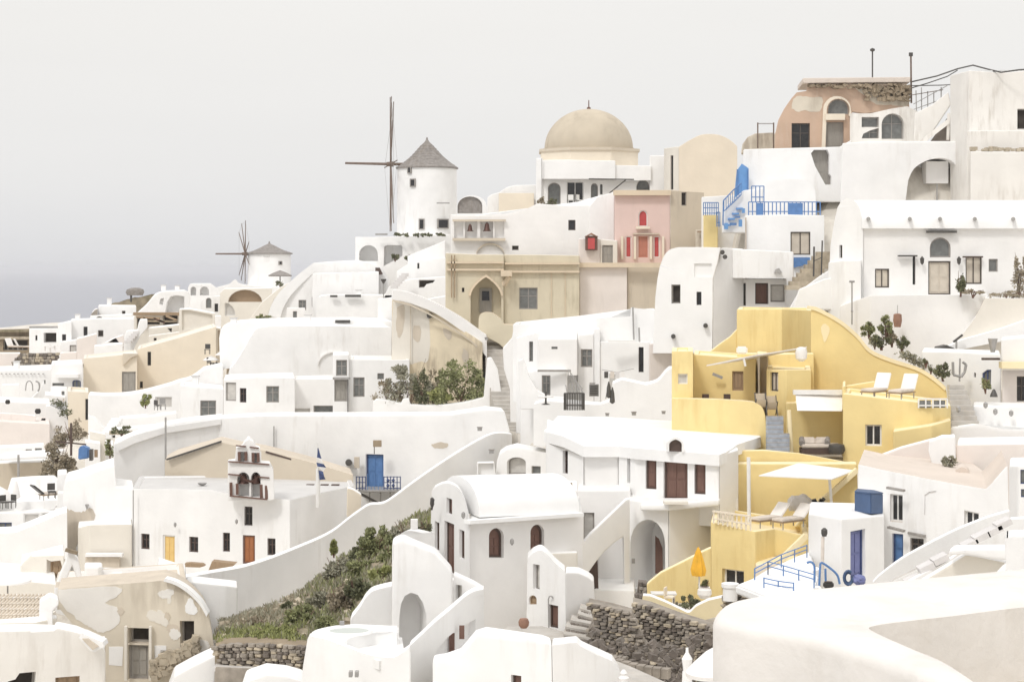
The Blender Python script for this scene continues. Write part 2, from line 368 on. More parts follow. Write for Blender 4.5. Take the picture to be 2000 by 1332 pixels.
def wrap_up(bm, root, mat, roofmat, holes, bevel, seg):
    bmesh.ops.remove_doubles(bm, verts=[v for v in bm.verts if v not in holes], dist=.002)
    bmesh.ops.recalc_face_normals(bm, faces=bm.faces)
    if bevel:
        es = [e for e in bm.edges if len(e.link_faces) == 2 and e.verts[0] not in holes and e.verts[1] not in holes
              and e.calc_length() > .25 and e.calc_face_angle(0) > .55]
        if es:
            bmesh.ops.bevel(bm, geom=es, offset=bevel, segments=seg, profile=.5, affect='EDGES', clamp_overlap=True)
    if roofmat:
        ff = [f for f in bm.faces if f.normal.z > .55]
        if ff:
            b2 = bmesh.new(); mp = {}
            for f in ff:
                vv = []
                for v in f.verts:
                    if v not in mp: mp[v] = b2.verts.new(v.co)
                    vv.append(mp[v])
                b2.faces.new(vv)
            bmesh.ops.delete(bm, geom=ff, context='FACES')
            finish('wall', bm, mat, root, recalc=False)
            return finish('roof', b2, roofmat, root, recalc=False)
    return finish('wall', bm, mat, root, recalc=False)
def block(root, pts, bot, D=6.0, mat='white', ops=(), par=.22, roof='white_roof', bevel=.1, ext=3.0, seg=2, ground=True, jit=.07, rim=.3):
    """flat-roofed block: pts = visible front corners [(px, Y, py of the top)], left to right"""
    C = [P(*((p[0], p[2], p[1]))) for p in pts]
    zb = P(pts[0][0], bot, pts[0][1]).z
    mid = sum(C, Vector((0, 0, 0))) / len(C); back = Vector((mid.x, mid.y, 0)).normalized() * D
    bm = bmesh.new(); holes = set(); tops = []
    ops = list(ops); ze = zb - ext
    for i in range(len(C) - 1):
        a, b = C[i], C[i + 1]; u = Vector((b.x - a.x, b.y - a.y, 0)); L_ = u.length; u.normalize()
        m = max(1, int(L_ / 2.2)); tp = []
        for k in range(m):
            t = k / m; j = 0 if k == 0 else R.uniform(-jit, jit)
            tp.append((L_ * t, a.z + (b.z - a.z) * t + j))
        tops += [a + u * s + Vector((0, 0, z - a.z)) for s, z in tp]
        tp.append((L_, b.z))
        x0, x1 = pts[i][0], pts[i + 1][0]
        my = []
        for o in ops:
            xs = [q[0] for q in o[1]] if o[0] == 'p' else (o[1][0], o[1][2])
            c = (min(xs) + max(xs)) / 2
            if min(x0, x1) <= c < max(x0, x1): my.append(o)
        panel(bm, root, a, u, [(0, ze), *tp, (L_, ze)], my, holes)
    tops.append(C[-1])
    bt = [C[-1] + back, C[0] + back]
    ring = tops + bt
    A, B = C[0], C[-1]
    g = lambda p: bm.verts.new(Vector((p.x, p.y, ze)))
    V = lambda p: bm.verts.new(p)
    bm.faces.new((V(B), V(bt[0]), g(bt[0]), g(B))); bm.faces.new((V(bt[0]), V(bt[1]), g(bt[1]), g(bt[0]))); bm.faces.new((V(bt[1]), V(A), g(A), g(bt[1])))
    if par and D > 1.2:
        ins = inset_ring(ring, rim); o = [V(p) for p in ring]; i1 = [V(p) for p in ins]; i2 = [V(p - Vector((0, 0, par))) for p in ins]
        n = len(ring)
        for i in range(n):
            j = (i + 1) % n
            bm.faces.new((o[i], o[j], i1[j], i1[i])); bm.faces.new((i1[i], i1[j], i2[j], i2[i]))
        bm.faces.new(i2)
    else: bm.faces.new([V(p) for p in ring])
    for q0, q1 in zip(pts, pts[1:]):
        m = max(2, int(abs(q1[0] - q0[0]) / 4))
        for k in range(m + 1): t = k / m; CON.append((q0[0] + (q1[0] - q0[0]) * t, q0[1] + (q1[1] - q0[1]) * t, bot if ground else 0))
    if ground:
        for s in (-.15, .25, .6, 1.0):
            for p in ring[:-2]: reg(p.x + back.x * s, p.y + back.y * s, zb + .25 - (.5 if s < 0 else 0))
    return wrap_up(bm, root, mat, roof, holes, bevel, seg)
def facewall(root, outline, A, B, D=6.0, mat='white', ops=(), roof='white_roof', bevel=.1, back=None, seg=2, ground=True, ext=0.0, hollow=False):
    """upright wall whose outline is drawn on the vertical plane through A=(px,Y) and B=(px,Y), D thick"""
    a = P(A[0], HZ, A[1]); b = P(B[0], HZ, B[1]); u = (b - a).normalized(); n = Vector((u.y, -u.x, 0))
    O = a
    def proj(px, py):
        d = ray(px, py); t = (O - EYE).dot(n) / d.dot(n); p = EYE + d * t; return ((p - O).dot(u), p.z)
    out2 = [proj(*p) for p in outline]
    if ext:
        zm = min(z for _, z in out2); out2 = [(x, z - ext if z < zm + .6 else z) for x, z in out2]
    pts = [O + u * x + Vector((0, 0, z - O.z)) for x, z in out2]
    mid = sum(pts, Vector((0, 0, 0))) / len(pts)
    vec = Vector((mid.x, mid.y, 0)).normalized() * D if back is None else Vector((back[0], back[1], back[2] if len(back) > 2 else 0))
    bm = bmesh.new(); holes = set()
    panel(bm, root, O, u, out2, ops, holes)
    m = len(pts)
    f = [bm.verts.new(p) for p in pts]; k = [bm.verts.new(p + vec) for p in pts]
    for i in range(m): bm.faces.new((f[i], f[(i + 1) % m], k[(i + 1) % m], k[i]))
    bm.faces.new(k[::-1])
    if ground:
        xs_ = [q[0] for q in outline]; x = min(xs_)
        while x <= max(xs_):
            ys_ = [q0[1] + (q1[1] - q0[1]) * (x - q0[0]) / (q1[0] - q0[0]) for q0, q1 in zip(outline, outline[1:] + outline[:1]) if q0[0] != q1[0] and min(q0[0], q1[0]) <= x <= max(q0[0], q1[0])]
            if ys_: CON.append((x, A[1] + (B[1] - A[1]) * (x - A[0]) / (B[0] - A[0]), max(ys_)))
            x += 4
        zb = min(p.z for p in pts) + ext
        xs = sorted(pts, key=lambda p: (p - O).dot(u)); q0, q1 = xs[0], xs[-1]
        for s in (-.1, .3, .7, 1.0):
            for t in (0, .33, .66, 1):
                p = q0.lerp(q1, t) + vec * s; reg(p.x, p.y, zb + .2 - (.5 if s < 0 else 0))
    return wrap_up(bm, root, mat, roof, holes, bevel, seg)
def vault(root, A, B, eave, rise, C, mat='white_clean', n=14, name='vault_roof', drop=0.0):
    """half-round roof: gable line A-B (px,Y) at row eave (at A), running from A to C (px,Y)"""
    a = P(A[0], eave, A[1]); b = P(B[0], HZ, B[1]); b.z = a.z; c = P(C[0], HZ, C[1]); c.z = a.z; ax = c - a
    bm = bmesh.new(); pr = []
    for i in range(n + 1):
        t = math.pi * i / n
        pr.append(a.lerp(b, (1 - math.cos(t)) / 2) + Vector((0, 0, rise * math.sin(t) + .004)))
    if drop: pr = [pr[0] - Vector((0, 0, drop))] + pr + [pr[-1] - Vector((0, 0, drop))]
    prism(bm, pr, ax)
    return finish(name, bm, mat, root)
def patch(root, pts, A, B, mat, off=.02, th=.06, name='plaster_patch'):
    """thin irregular piece lying on the vertical plane A-B"""
    a = P(A[0], HZ, A[1]); b = P(B[0], HZ, B[1]); u = (b - a).normalized(); n = Vector((u.y, -u.x, 0)); W = []
    for px, py in pts: d = ray(px, py); t = (a - EYE).dot(n) / d.dot(n); W.append(EYE + d * t + n * off)
    bm = bmesh.new(); prism(bm, W, -n * th); return finish(name, bm, mat, root)
def rag(pts, amp=1.5, n=6):
    return [(x + R.gauss(0, amp * .4), y + R.gauss(0, amp * .4)) for x, y in curve(pts + [pts[0]], n)[:-1]]
def slab(root, pts, h, mat, name='slab', bevel=.04):
    """horizontal-ish slab over world points, h thick downwards"""
    bm = bmesh.new(); prism(bm, pts, Vector((0, 0, -h)))
    if bevel: bmesh.ops.bevel(bm, geom=list(bm.edges), offset=bevel, segments=1, affect='EDGES', clamp_overlap=True)
    return finish(name, bm, mat, root)
def beam(root, a, b, wdt, hgt, mat, name='beam'):
    bm = bmesh.new(); a = Vector(a); b = Vector(b); d = b - a; q = d.to_track_quat('X', 'Z').to_matrix()
    box(bm, (a + b) / 2, d.length, wdt, hgt, M=q)
    return finish(name, bm, mat, root, smooth=False)
def strip(root, px0, px1, py, Y, h, D, mat, name='cornice', Y1=None):
    """moulding lying on a wall"""
    a = P(px0, py, Y); b = P(px1, py, Y1 or Y); b.z = a.z
    return beam(root, a, b, D, h, mat, name)
ORD = ['first', 'second', 'third', 'fourth', 'fifth', 'sixth', 'seventh', 'eighth', 'ninth', 'tenth', 'eleventh', 'twelfth']
# ================================================================ FAR LEFT HILLSIDE
def H(label, px, py, Y, name='white_house', cat='house', group=None): return thing(name, label, cat, (px, py, Y), group)
h = H('low brown stone shed with flat roof at the far left edge above the sea', 30, 690, 245, 'stone_shed', 'shed')
block(h, [(-20, 245, 647), (60, 245, 645)], 692, 7, 'brown_stone', roof='brown_stone', ops=[('r', (6, 664, 54, 684), 'hole', .5)], par=0)
strip(h, -20, 62, 660, 244.6, .35, .5, 'tanstone'); strip(h, -20, 60, 646, 244.4, .3, .7, 'earth')
h = H('small white house with a wide dark veranda opening, right of the brown stone shed', 88, 692, 238)
block(h, [(57, 238, 643), (114, 238, 641)], 692, 7, 'white', ops=[('r', (85, 650, 110, 669), 'hole', 1.0), ('r', (69, 655, 73, 665), 'slit')])
strip(h, 60, 116, 639, 239, .25, 1.5, 'metal_grey')
h = H('pale plaster terrace wall at the left edge beside the dark rubble wall', 18, 722, 222, 'terrace_wall', 'wall')
block(h, [(-20, 222, 690), (40, 222, 690)], 724, 3, 'pinkish')
h = H('white stepped house with a slim chimney block between narrow dark windows', 140, 700, 236)
block(h, [(113, 235, 635), (119, 235, 632), (140, 235, 628)], 705, 7, 'white', ops=[('r', (121, 653, 129, 671), 'slit')], par=0)
block(h, [(138, 236, 625), (190, 236, 622), (262, 236, 622)], 700, 7, 'white', ops=[('r', (163, 638, 171, 657), 'slit'), ('r', (191, 645, 202, 658), 'hole'), ('r', (192, 678, 198, 689), 'slit')])
block(h, [(118, 232, 668), (150, 232, 664)], 722, 4, 'white', ops=[('r', (136, 674, 149, 700), 'greyplain')], par=0)
h = H('beige plaster annex with a small arched hollow below the stepped white house', 175, 705, 228, 'beige_annex', 'house')
facewall(h, [(150, 712), (150, 662), (189, 652), (189, 700), (189, 712)], (150, 228), (189, 228), 4, 'pinkish')
facewall(h, [(200, 712), (200, 671), (204, 671), (222, 662), (240, 655), (245, 671), (245, 712)], (200, 229), (245, 229), 4, 'pinkish', ops=[('p', [(209, 671), (218, 664), (226, 660), (234, 671)], 'hole', .5)])
strip(h, 199, 241, 673, 228.6, .5, .5, 'white', 'parapet')
h = H('white house high on the left shoulder with a dark lunette and a blue-grey domed end', 225, 622, 258)
block(h, [(192, 258, 597), (266, 258, 598)], 630, 8, 'white', ops=[('r', (238, 607, 245, 615), 'hole')])
facewall(h, [(176, 630), (176, 620), (180, 611), (185, 605), (191, 603), (191, 630)], (176, 257), (191, 257), 5, 'greystone')
block(h, [(176, 252, 618), (184, 252, 615), (258, 252, 614)], 640, 5, 'white', ops=[('a', (186, 618, 202, 626, 625), 'hole'), ('r', (216, 620, 229, 626), 'greyplain')], par=0)
h = H('white house with a tall rounded shoulder framing a pale recessed terrace', 300, 665, 242)
facewall(h, curve([(228, 672), (240, 640), (262, 618), (286, 596), (304, 575), (322, 569)], 3) + [(362, 567), (369, 571), (371, 580), (371, 672)], (228, 242), (371, 242), 8, 'offwhite',
  ops=[('p', [(322, 612), (326, 590), (333, 579), (345, 577), (360, 579), (360, 612)], None, 1.8), ('p', [(311, 594), (313, 584), (320, 582), (318, 596)], None, .6)])
h = H('white house with twin arched niches on its upper terrace, near the small windmill', 397, 606, 262)
facewall(h, [(366, 615), (367, 562), (371, 555), (380, 554), (412, 554), (420, 560), (426, 566), (428, 615)], (366, 262), (428, 262), 6, 'white',
  ops=[('a', (372, 560, 383, 577), None, 1.2), ('a', (390, 560, 408, 577), None, 1.2)])
block(h, [(392, 250, 588), (400, 250, 579), (440, 250, 577)], 630, 5, 'white', ops=[('a', (402, 582, 413, 602), 'shade'), ('r', (419, 593, 426, 609), 'slit')], par=0)
h = H('cream house with dark covered loggia openings under a timber roof, middle of the left slope', 305, 665, 220, 'cream_house')
block(h, [(262, 220, 615), (350, 220, 612)], 668, 7, 'cream_pale', ops=[('r', (267, 618, 276, 645), 'hole', .8), ('r', (285, 620, 312, 634), 'hole', .8), ('r', (318, 616, 347, 636), 'hole', .8)], par=0)
strip(h, 262, 352, 613, 219.2, .35, 1.2, 'wood_tan', 'eave')
block(h, [(290, 212, 641), (355, 212, 634)], 672, 5, 'cream_pale', ops=[('p', [(326, 641), (336, 641), (335, 650)], 'hole', .3), ('r', (296, 664, 305, 668), 'hole', .2)], par=0)
h = H('grey-beige gabled wall with a slightly sloping top in a cream frame', 385, 650, 208, 'beige_gable_house')
facewall(h, [(350, 660), (350, 604), (370, 603), (420, 612), (420, 660)], (350, 208), (420, 208), 5, 'cream_pale', ops=[('p', [(355, 645), (355, 606), (370, 606), (415, 615), (415, 638)], None, .35)])
h = H('white curving stair wall stepping down between the cream loggia and the tan houses', 262, 700, 212, 'stair_wall', 'wall')
facewall(h, [(240, 715), (241, 690), (243, 660), (247, 647), (268, 645), (271, 632), (274, 624), (288, 624), (288, 640), (275, 655), (262, 680), (256, 715)], (240, 212), (288, 212), 3, 'white')
h = H('white parapet box above the tan block on the left slope', 213, 704, 206, 'terrace_parapet', 'wall')
block(h, [(184, 206, 676), (240, 206, 671)], 712, 4, 'white')
h = H('long tan house wall with a sloping roofline and one tall dark slit window', 350, 745, 192, 'tan_house')
block(h, [(268, 192, 682), (345, 192, 661), (422, 192, 638)], 770, 10, 'cream', ops=[('r', (288, 687, 295, 714), 'slit'), ('r', (273, 745, 279, 758), 'slit')], roof='cream_pale', par=.1)
block(h, [(422, 192, 640), (432, 193, 642)], 750, 6, 'tan_grey', par=0)
h = H('tan block house with a big grey shutter door at the foot of the left slope', 215, 772, 188, 'tan_house')
block(h, [(163, 188, 700), (200, 188, 697), (268, 188, 690)], 775, 8, 'cream', ops=[('r', (238, 726, 265, 766), 'dgrey')], roof='cream_pale', par=.1)
facewall(h, [(240, 715), (255, 700), (270, 693), (270, 690), (240, 690)], (240, 187.6), (270, 187.6), .4, 'tan_grey')
h = H('white terraced house with a curved parapet at the left edge above the pink slope', 50, 790, 195)
block(h, [(-20, 195, 724), (96, 195, 722), (104, 195, 720)], 800, 9, 'white', ops=[('r', (84, 742, 89, 750), 'shade')])
facewall(h, curve([(48, 800), (60, 780), (76, 764), (84, 748), (86, 742)], 3) + [(90, 800)], (48, 190), (90, 190), 2, 'white')
h = H('white cubic house with a grey louvre slot and rounded window beside the tan block', 132, 790, 186)
block(h, [(100, 186, 712), (162, 186, 709)], 800, 8, 'white', ops=[('r', (102, 748, 125, 753.5), 'shade'), ('a', (141, 742, 158, 761, 746), 'bluewin')])
strip(h, 110, 154, 734, 185.6, .35, .8, 'white', 'ledge')
block(h, [(87, 180, 770), (128, 180, 775)], 830, 5, 'white', par=0)
h = H('cream corner house with a full-height dark slit beside the white plaza wall', 150, 830, 172, 'cream_house')
block(h, [(132, 172, 764), (173, 172, 766)], 842, 7, 'cream', ops=[('r', (166.5, 779, 172, 820), 'slit')], roof='cream_pale')
h = H('low rounded white wall end sheltering the dark vine awning', 110, 850, 165, 'rounded_wall', 'wall')
facewall(h, [(90, 870), (90, 794)] + curve([(96, 793), (110, 798), (124, 808), (133, 822)], 3) + [(134, 870)], (90, 165), (134, 165), 2, 'offwhite')
h = H('pinkish plaster house wall at the left edge below the sloping terrace', 45, 870, 160, 'pink_plaster_house')
block(h, [(-20, 160, 822), (60, 160, 826), (97, 160, 828)], 880, 7, 'pinkish', ops=[], roof='pinkish', par=.1)
block(h, [(-20, 170, 784), (60, 170, 786), (98, 170, 788)], 830, 7, 'offwhite', par=0)
h = H('white flat canopy slab on a slim post over a dark shaded terrace', 45, 935, 138, 'flat_canopy', 'canopy')
a, b_ = P(-20, 895, 138), P(97, 889, 138); d = Vector((0, 5, .0))
slab(h, [a, b_, b_ + d, a + d], .22, 'white_clean')
bm = bmesh.new(); tube(bm, P(36, 955, 137.6), P(36, 888, 137.6), .09); finish('post', bm, 'metal_grey', h)
block(h, [(-20, 142, 905), (90, 142, 902)], 945, 4, 'tan_grey', par=0, ext=1)
h = H('white terrace block carrying the black deck chairs at the left edge', 65, 985, 126, 'terrace_block', 'terrace')
facewall(h, [(12, 1000), (14, 962), (22, 936), (60, 933), (106, 931), (118, 940), (119, 1000)], (12, 127), (119, 127), 1.2, 'white')
block(h, [(-20, 124, 982), (60, 124, 978), (120, 124, 975)], 1012, 3.4, 'white', par=0)
block(h, [(112, 123, 926), (131, 123, 925)], 1012, 3, 'white', par=0)
h = H('white lower terrace with two pale panels and a blue-framed window at the left edge', 60, 1040, 121, 'terrace_house', 'house')
block(h, [(-20, 121, 1002), (44, 121, 1000), (118, 121, 997)], 1070, 4, 'white', ops=[('r', (-4, 1020, 23, 1038), 'bluewin'), ('r', (46, 1003, 77, 1022), 'white', .1), ('p', [(81, 1016), (81, 1002), (106, 1000), (106, 1009)], 'white', .1)])
h = H('broad plain white retaining wall below the terraces on the left', 70, 1110, 114, 'retaining_wall', 'wall')
facewall(h, [(-20, 1150), (-20, 1042)] + curve([(30, 1040), (70, 1024), (112, 1006), (131, 1000)], 3) + [(132, 1150)], (-20, 115), (132, 114), 3, 'white')
# ---- plaza houses, centre left
h = H('white sunken plaza wall with a softly curved top below the tan houses', 260, 820, 168, 'plaza_wall', 'wall')
facewall(h, [(172, 850), (172, 770)] + curve([(200, 772), (240, 771), (280, 765), (330, 752), (350, 745), (375, 738), (400, 720)], 3) + [(436, 712), (436, 850)], (172, 170), (436, 168), 4, 'white',
  ops=[('p', [(303, 796), (303, 775), (336, 775), (336, 796)], 'white', .2)])
h = H('white cube with a pale glazed garden door beside the plaza', 405, 830, 158, 'white_cube', 'house')
block(h, [(352, 158, 752), (386, 158, 756), (437, 158, 759)], 848, 5, 'white', ops=[('r', (391, 782, 422, 816), 'grey')])
h = H('white plaza bench wall with chairs before it', 280, 850, 152, 'bench_wall', 'wall')
block(h, [(225, 152, 838), (300, 152, 834), (370, 152, 826)], 868, 2, 'white', par=0)
block(h, [(172, 150, 868), (222, 150, 870)], 915, 5, 'white', ops=[('r', (185, 885, 194, 905), 'dtan')], par=0)
h = H('high white wall with a thick bright coping, rising left of the tan church roof', 300, 940, 128, 'coping_wall', 'wall')
facewall(h, [(222, 1000), (222, 866)] + curve([(245, 855), (280, 842), (322, 830), (380, 820), (431, 815)], 3) + [(438, 815), (438, 1000)], (222, 126), (438, 130), 3.2, 'white')
bm = bmesh.new()
q0 = [P(224, 868, 125.6), P(262, 850, 126.4), P(323, 834, 127.6), P(431, 818, 129.6), P(431, 829, 129.6), P(323, 846, 127.6), P(262, 866, 126.4), P(228, 882, 125.6)]
prism(bm, q0, Vector((0, 1.2, 0))); finish('coping', bm, 'white_clean', h)
strip(h, 322, 325, 900, 126.9, 6, .15, 'metal_grey', 'drain_pipe')
h = H('bright white inner bench wall stepping across the plaza house yard', 290, 850, 160, 'bench_wall', 'wall')
block(h, [(232, 160, 817), (300, 160, 813), (346, 160, 806)], 850, 2.5, 'white_clean', par=0, ext=.5)
block(h, [(172, 159, 812), (188, 159, 812), (206, 159, 838)], 860, 2.5, 'white_clean', par=0, ext=.5)
h = H('dark block painting the shade of the narrow gap at the right end of the long tan house', 427, 690, 190, 'gap_shade', 'wall')
block(h, [(425, 189.5, 644), (431, 189.5, 646)], 682, 1, 'brown_stone', par=0, roof='brown_stone', ext=.2, ground=False)  # dark block fills the open gap, its shade put in as brown colour
h = H('timber and stone clutter inside the cream loggia terrace', 320, 636, 216, 'timber_pile', 'timber')
for i, (x0, y0, x1, y1) in enumerate(((266, 619, 312, 622), (286, 627, 346, 628), (300, 622, 322, 630), (324, 617, 346, 626), (278, 642, 282, 620))): beam(h, P(x0, y0, 217.5), P(x1, y1, 217.5), .22, .22, ['wood_tan', 'brown_stone', 'wood_brown'][i % 3], 'beam')
h = H('thin scalloped iron ornament on the white terrace at the far left', 66, 764, 189, 'iron_ornament', 'ornament')
bm = bmesh.new(); polytube(bm, [P(x, y, 189) for x, y in curve([(50, 763), (52, 748), (58, 744), (63, 750), (64, 763)], 3)], .06); polytube(bm, [P(x, y, 189) for x, y in curve([(70, 744), (76, 748), (77, 758), (74, 764)], 3)], .09); finish('scroll', bm, 'metal_grey', h)
h = H('row of little dark roof drains along the far left white terrace', 45, 732, 194.5, 'roof_drains', 'drain')
for i in range(11):
    bm = bmesh.new(); box(bm, P(4 + i * 8 + R.uniform(-1, 1), 730, 194.8), .16, .2, .08); finish('drain', bm, 'metal_grey', h, smooth=False)
# small cubes, steps and parapets that crowd the left slope
small = [
 ('low white parapet cube on the far left curved terrace', [(4, 186, 752), (38, 186, 751)], 785, 2.2, 'white', ()),
 ('small white cube house with a round porthole under the louvre house', [(99, 182, 757), (131, 182, 758)], 800, 2.0, 'white', (('r', (120, 764, 126, 772), 'shade', .15),)),
 ('low pinkish parapet step on the slope above the pink plaster wall', [(-20, 163, 806), (36, 163, 808), (70, 163, 812)], 832, 1.2, 'pinkish', ()),
 ('short white ledge wall behind the flat canopy', [(-20, 146, 874), (44, 146, 872), (86, 146, 868)], 905, 1.6, 'offwhite', (('r', (50, 877, 62, 888), 'greyplain', .12), ('r', (68, 875, 82, 886), 'shade', .12))),
 ('white box beside the dry bramble with a tiny brown shutter', [(166, 146, 862), (196, 146, 866)], 905, 2.0, 'white', (('r', (184, 878, 191, 893), 'dtan', .1),)),
 ('narrow white parapet with a yellow-green stain by the cream corner house', [(176, 148, 842), (206, 148, 848)], 880, 1.0, 'cream_pale', ()),
 ('pale stair block stepping down to the left edge deck chairs', [(112, 121.5, 962), (132, 121.5, 962)], 1005, 1.0, 'white', ()),
 ('small white cube on the second terrace, just left of the cream lunette house', [(380, 232, 612), (402, 232, 611)], 640, 3, 'white', (('r', (388, 618, 394, 628), 'hole', .2),)),
 ('tiny white cube between the beige gable wall and the cream lunette house', [(402, 226, 618), (432, 226, 617)], 650, 3, 'offwhite', (('r', (412, 624, 418, 634), 'shade', .2),)),
 ('white stepped parapet under the cream loggia terrace', [(290, 209, 656), (322, 209, 652), (352, 209, 648)], 672, 1.5, 'cream_pale', (('r', (300, 660, 306, 666), 'hole', .15),)),
 ('low white cube in front of the stepped house, beside the tall grey shutter', [(118, 228, 690), (150, 228, 688)], 712, 3, 'pinkish', ()),
 ('small white outhouse at the foot of the great barrel house', [(560, 196, 602), (596, 196, 602)], 628, 2, 'offwhite', (('r', (572, 608, 580, 622), 'shade', .2),)),
 ('white filler wall between the lower vault and the top of the yellow buttress', [(738, 181, 584), (772, 181, 581)], 640, 3, 'white', ()),
 ('low white terrace kerb above the plaza bench', [(352, 158.5, 800), (388, 158, 798)], 830, 1.2, 'white', ()),
]
for lb, pts_, bot_, D_, m_, ops_ in small:
    q = H(lb, (pts_[0][0] + pts_[-1][0]) / 2, bot_, pts_[0][1], 'white_outbuilding', 'outbuilding'); block(q, pts_, bot_, D_, m_, ops=ops_, par=0 if D_ < 2 else .12, ext=1.0, bevel=.08)
for (x0, y0, n_, Y, lb) in ((100, 800, 5, 176, 'short white steps climbing beside the small porthole cube'), (250, 668, 5, 211, 'narrow steps on the curving stair wall of the left slope'), (770, 560, 6, 187, 'white steps cutting up through the stepped cascade'), (590, 560, 0, 200, '')):
    if not n_: continue
    q = H(lb, x0, y0 + 10, Y, 'white_stair', 'stairs')
    for i in range(n_): bm = bmesh.new(); box(bm, P(x0 + i * 4.2, y0 - i * 4.6, Y + i * .3), .75, .45, .35); finish('step', bm, 'sail_grey', q, smooth=False)
# ================================================================ MILLS AND UPPER TOWN
def windmill(name, label, cx, base, top, apex, Y, r, roofr, hub, sails, wins, sail_r):
    h = thing(name, label, 'windmill', (cx, base, Y))
    z0 = P(cx, base, Y).z - 3; z1 = P(cx, top, Y).z; za = P(cx, apex, Y).z
    c = P(cx, base, Y); c.z = 0
    nn = 40; bm = bmesh.new()
    lathe(bm, c, [(r * 1.02, z0), (r * 1.0, (z0 + z1) / 2), (r * .985, z1 - .1), (r * .97, z1)], nn); finish('wall', bm, 'white', h)
    bm = bmesh.new(); pr = []
    for i in range(13):
        t = i / 12; pr.append((roofr * (1 - t) ** .92 * (1 - .16 * math.sin(math.pi * t)), z1 - .05 + (za - z1 - .35) * t))
    pr = pr[:-1] + [(.14, za - .35), (.10, za - .1), (0.0, za)]
    lathe(bm, c, [(roofr, z1 - .22)] + pr, nn, jit=.012); finish('roof', bm, 'thatch', h)
    bm = bmesh.new()                                                # thatch courses
    for i in range(1, 9):
        t = i / 10; rr = roofr * (1 - t) ** .92 * (1 - .16 * math.sin(math.pi * t)); zz = z1 - .05 + (za - z1 - .35) * t
        lathe(bm, c, [(rr + .05, zz - .12), (rr + .09, zz - .06), (rr - .02, zz + .04)], nn, jit=.02)
    finish('thatch_courses', bm, 'thatch', h)
    for (x0, y0, x1, y1, st) in wins:                               # openings set into the round wall
        s = ((x0 + x1) / 2 - cx) / F * Y / r; s = max(-.9, min(.9, s)); ang = math.asin(s)
        nrm = Vector((math.sin(ang), -math.cos(ang), 0)); p = c + nrm * (r * 1.0); p.z = P(cx, (y0 + y1) / 2, Y).z
        wd = (x1 - x0) / F * Y / max(.35, math.cos(ang)); hh = (y1 - y0) / F * Y; a = math.atan2(nrm.x, -nrm.y)
        bm = bmesh.new(); u = Vector((math.cos(a), math.sin(a), 0))
        for sx in (-1, 1): box(bm, p + u * sx * wd / 2, .12, .3, hh + .12, rz=a)
        for sz in (-1, 1): box(bm, p + Vector((0, 0, sz * hh / 2)), wd - .13, .3, .12, rz=a)
        o = finish('window', bm, 'frame_grey', h, smooth=False)
        bm = bmesh.new(); box(bm, p, wd - .1, .2, hh - .1, rz=a); finish('pane', bm, 'glass_dark', o, smooth=False)
    # wheel: axle, hub, spars, ring ropes
    hp = P(*hub[:3]); ax = Vector((hub[3], hub[4], 0)).normalized()
    bm = bmesh.new(); q = P(hub[0], hub[1], Y); q = c.copy(); q.z = hp.z; tube(bm, hp - ax * .0 + (hp - q).normalized() * .0, q, .17, .22, 10); finish('axle', bm, 'pole_wood', h)
    bm = bmesh.new(); d = (hp - q).normalized(); tube(bm, hp - d * .35, hp + d * .5, .34, .25, 10); finish('hub', bm, 'pole_wood', h)
    s1 = Vector((0, 0, 1)); s2 = d.cross(s1).normalized(); tips = []
    for (ang, ln, th) in sails:
        v = s2 * math.cos(ang) + s1 * math.sin(ang); bm = bmesh.new(); tube(bm, hp, hp + v * ln, th, th * .55, 7); tips.append(hp + v * ln)
        finish('spar', bm, 'pole_wood', h)
    bm = bmesh.new()
    for t_, t2 in zip(tips, tips[1:] + tips[:1]): tube(bm, t_.lerp(hp, .03), t2.lerp(hp, .03), .018, n=4)
    finish('rigging', bm, 'metal_grey', h, smooth=False)
    return h, hp, d
# the wheel of the big mill stands almost edge-on to the camera
sl_ = [(math.radians(a), 6.9 if i % 2 == 0 else 6.6, .085) for i, a in enumerate((91, 60, 30, 3, 331, 300, 272, 240, 212, 182, 152, 120))]
wm, hp, d = windmill('windmill', 'large white windmill with a grey thatched cone roof, standing beside the dome', 834, 462, 327, 268, 222, 3.62, 3.75,
  (763, 321, 221.3, -1, -.14), [(math.radians(a), 8.1, .1) for a in (86, 97, 180, 264, 275, 0, 118, 242)],
  [(800, 328, 806, 341, 'slit'), (805, 353, 814, 367, 'slit'), (822, 430, 831, 449, 'slit'), (857, 430, 876, 447, 'slit')], 8)
strip(wm, 853, 878, 397, 217.8, .14, .5, 'metal_grey', 'lintel')
bm = bmesh.new(); tube(bm, hp, P(674, 319, 220.9), .17, .13, 8); finish('long_boom', bm, 'pole_wood', wm)
wm2, hp2, d2 = windmill('windmill', 'small far windmill with a low cone cap and bare spider-like sail poles', 526, 562, 494, 471, 300, 3.5, 3.8,
  (479, 496, 298.4, -1, -.3), [(math.radians(a), ln, .1) for a, ln in ((92, 5.4), (66, 5.4), (42, 5.3), (318, 5.2), (300, 5.0), (271, 4.8), (215, 3.0), (140, 3.0))],
  [(549, 511, 554, 517, 'slit')], 5)
bm = bmesh.new(); tube(bm, hp2, P(421, 496, 297), .15, .12, 8); finish('long_boom', bm, 'pole_wood', wm2)
h = H('rounded white terrace roof directly below the small windmill', 460, 565, 292, 'domed_terrace')
facewall(h, [(412, 585), (413, 566)] + curve([(425, 561), (448, 555), (455, 548), (461, 547), (467, 554), (490, 558), (545, 562), (600, 565)], 3) + [(600, 585)], (412, 292), (600, 292), 7, 'white')
h = H('cream house with a brown lunette recess and a grey side arch below the small windmill', 480, 625, 245, 'cream_house')
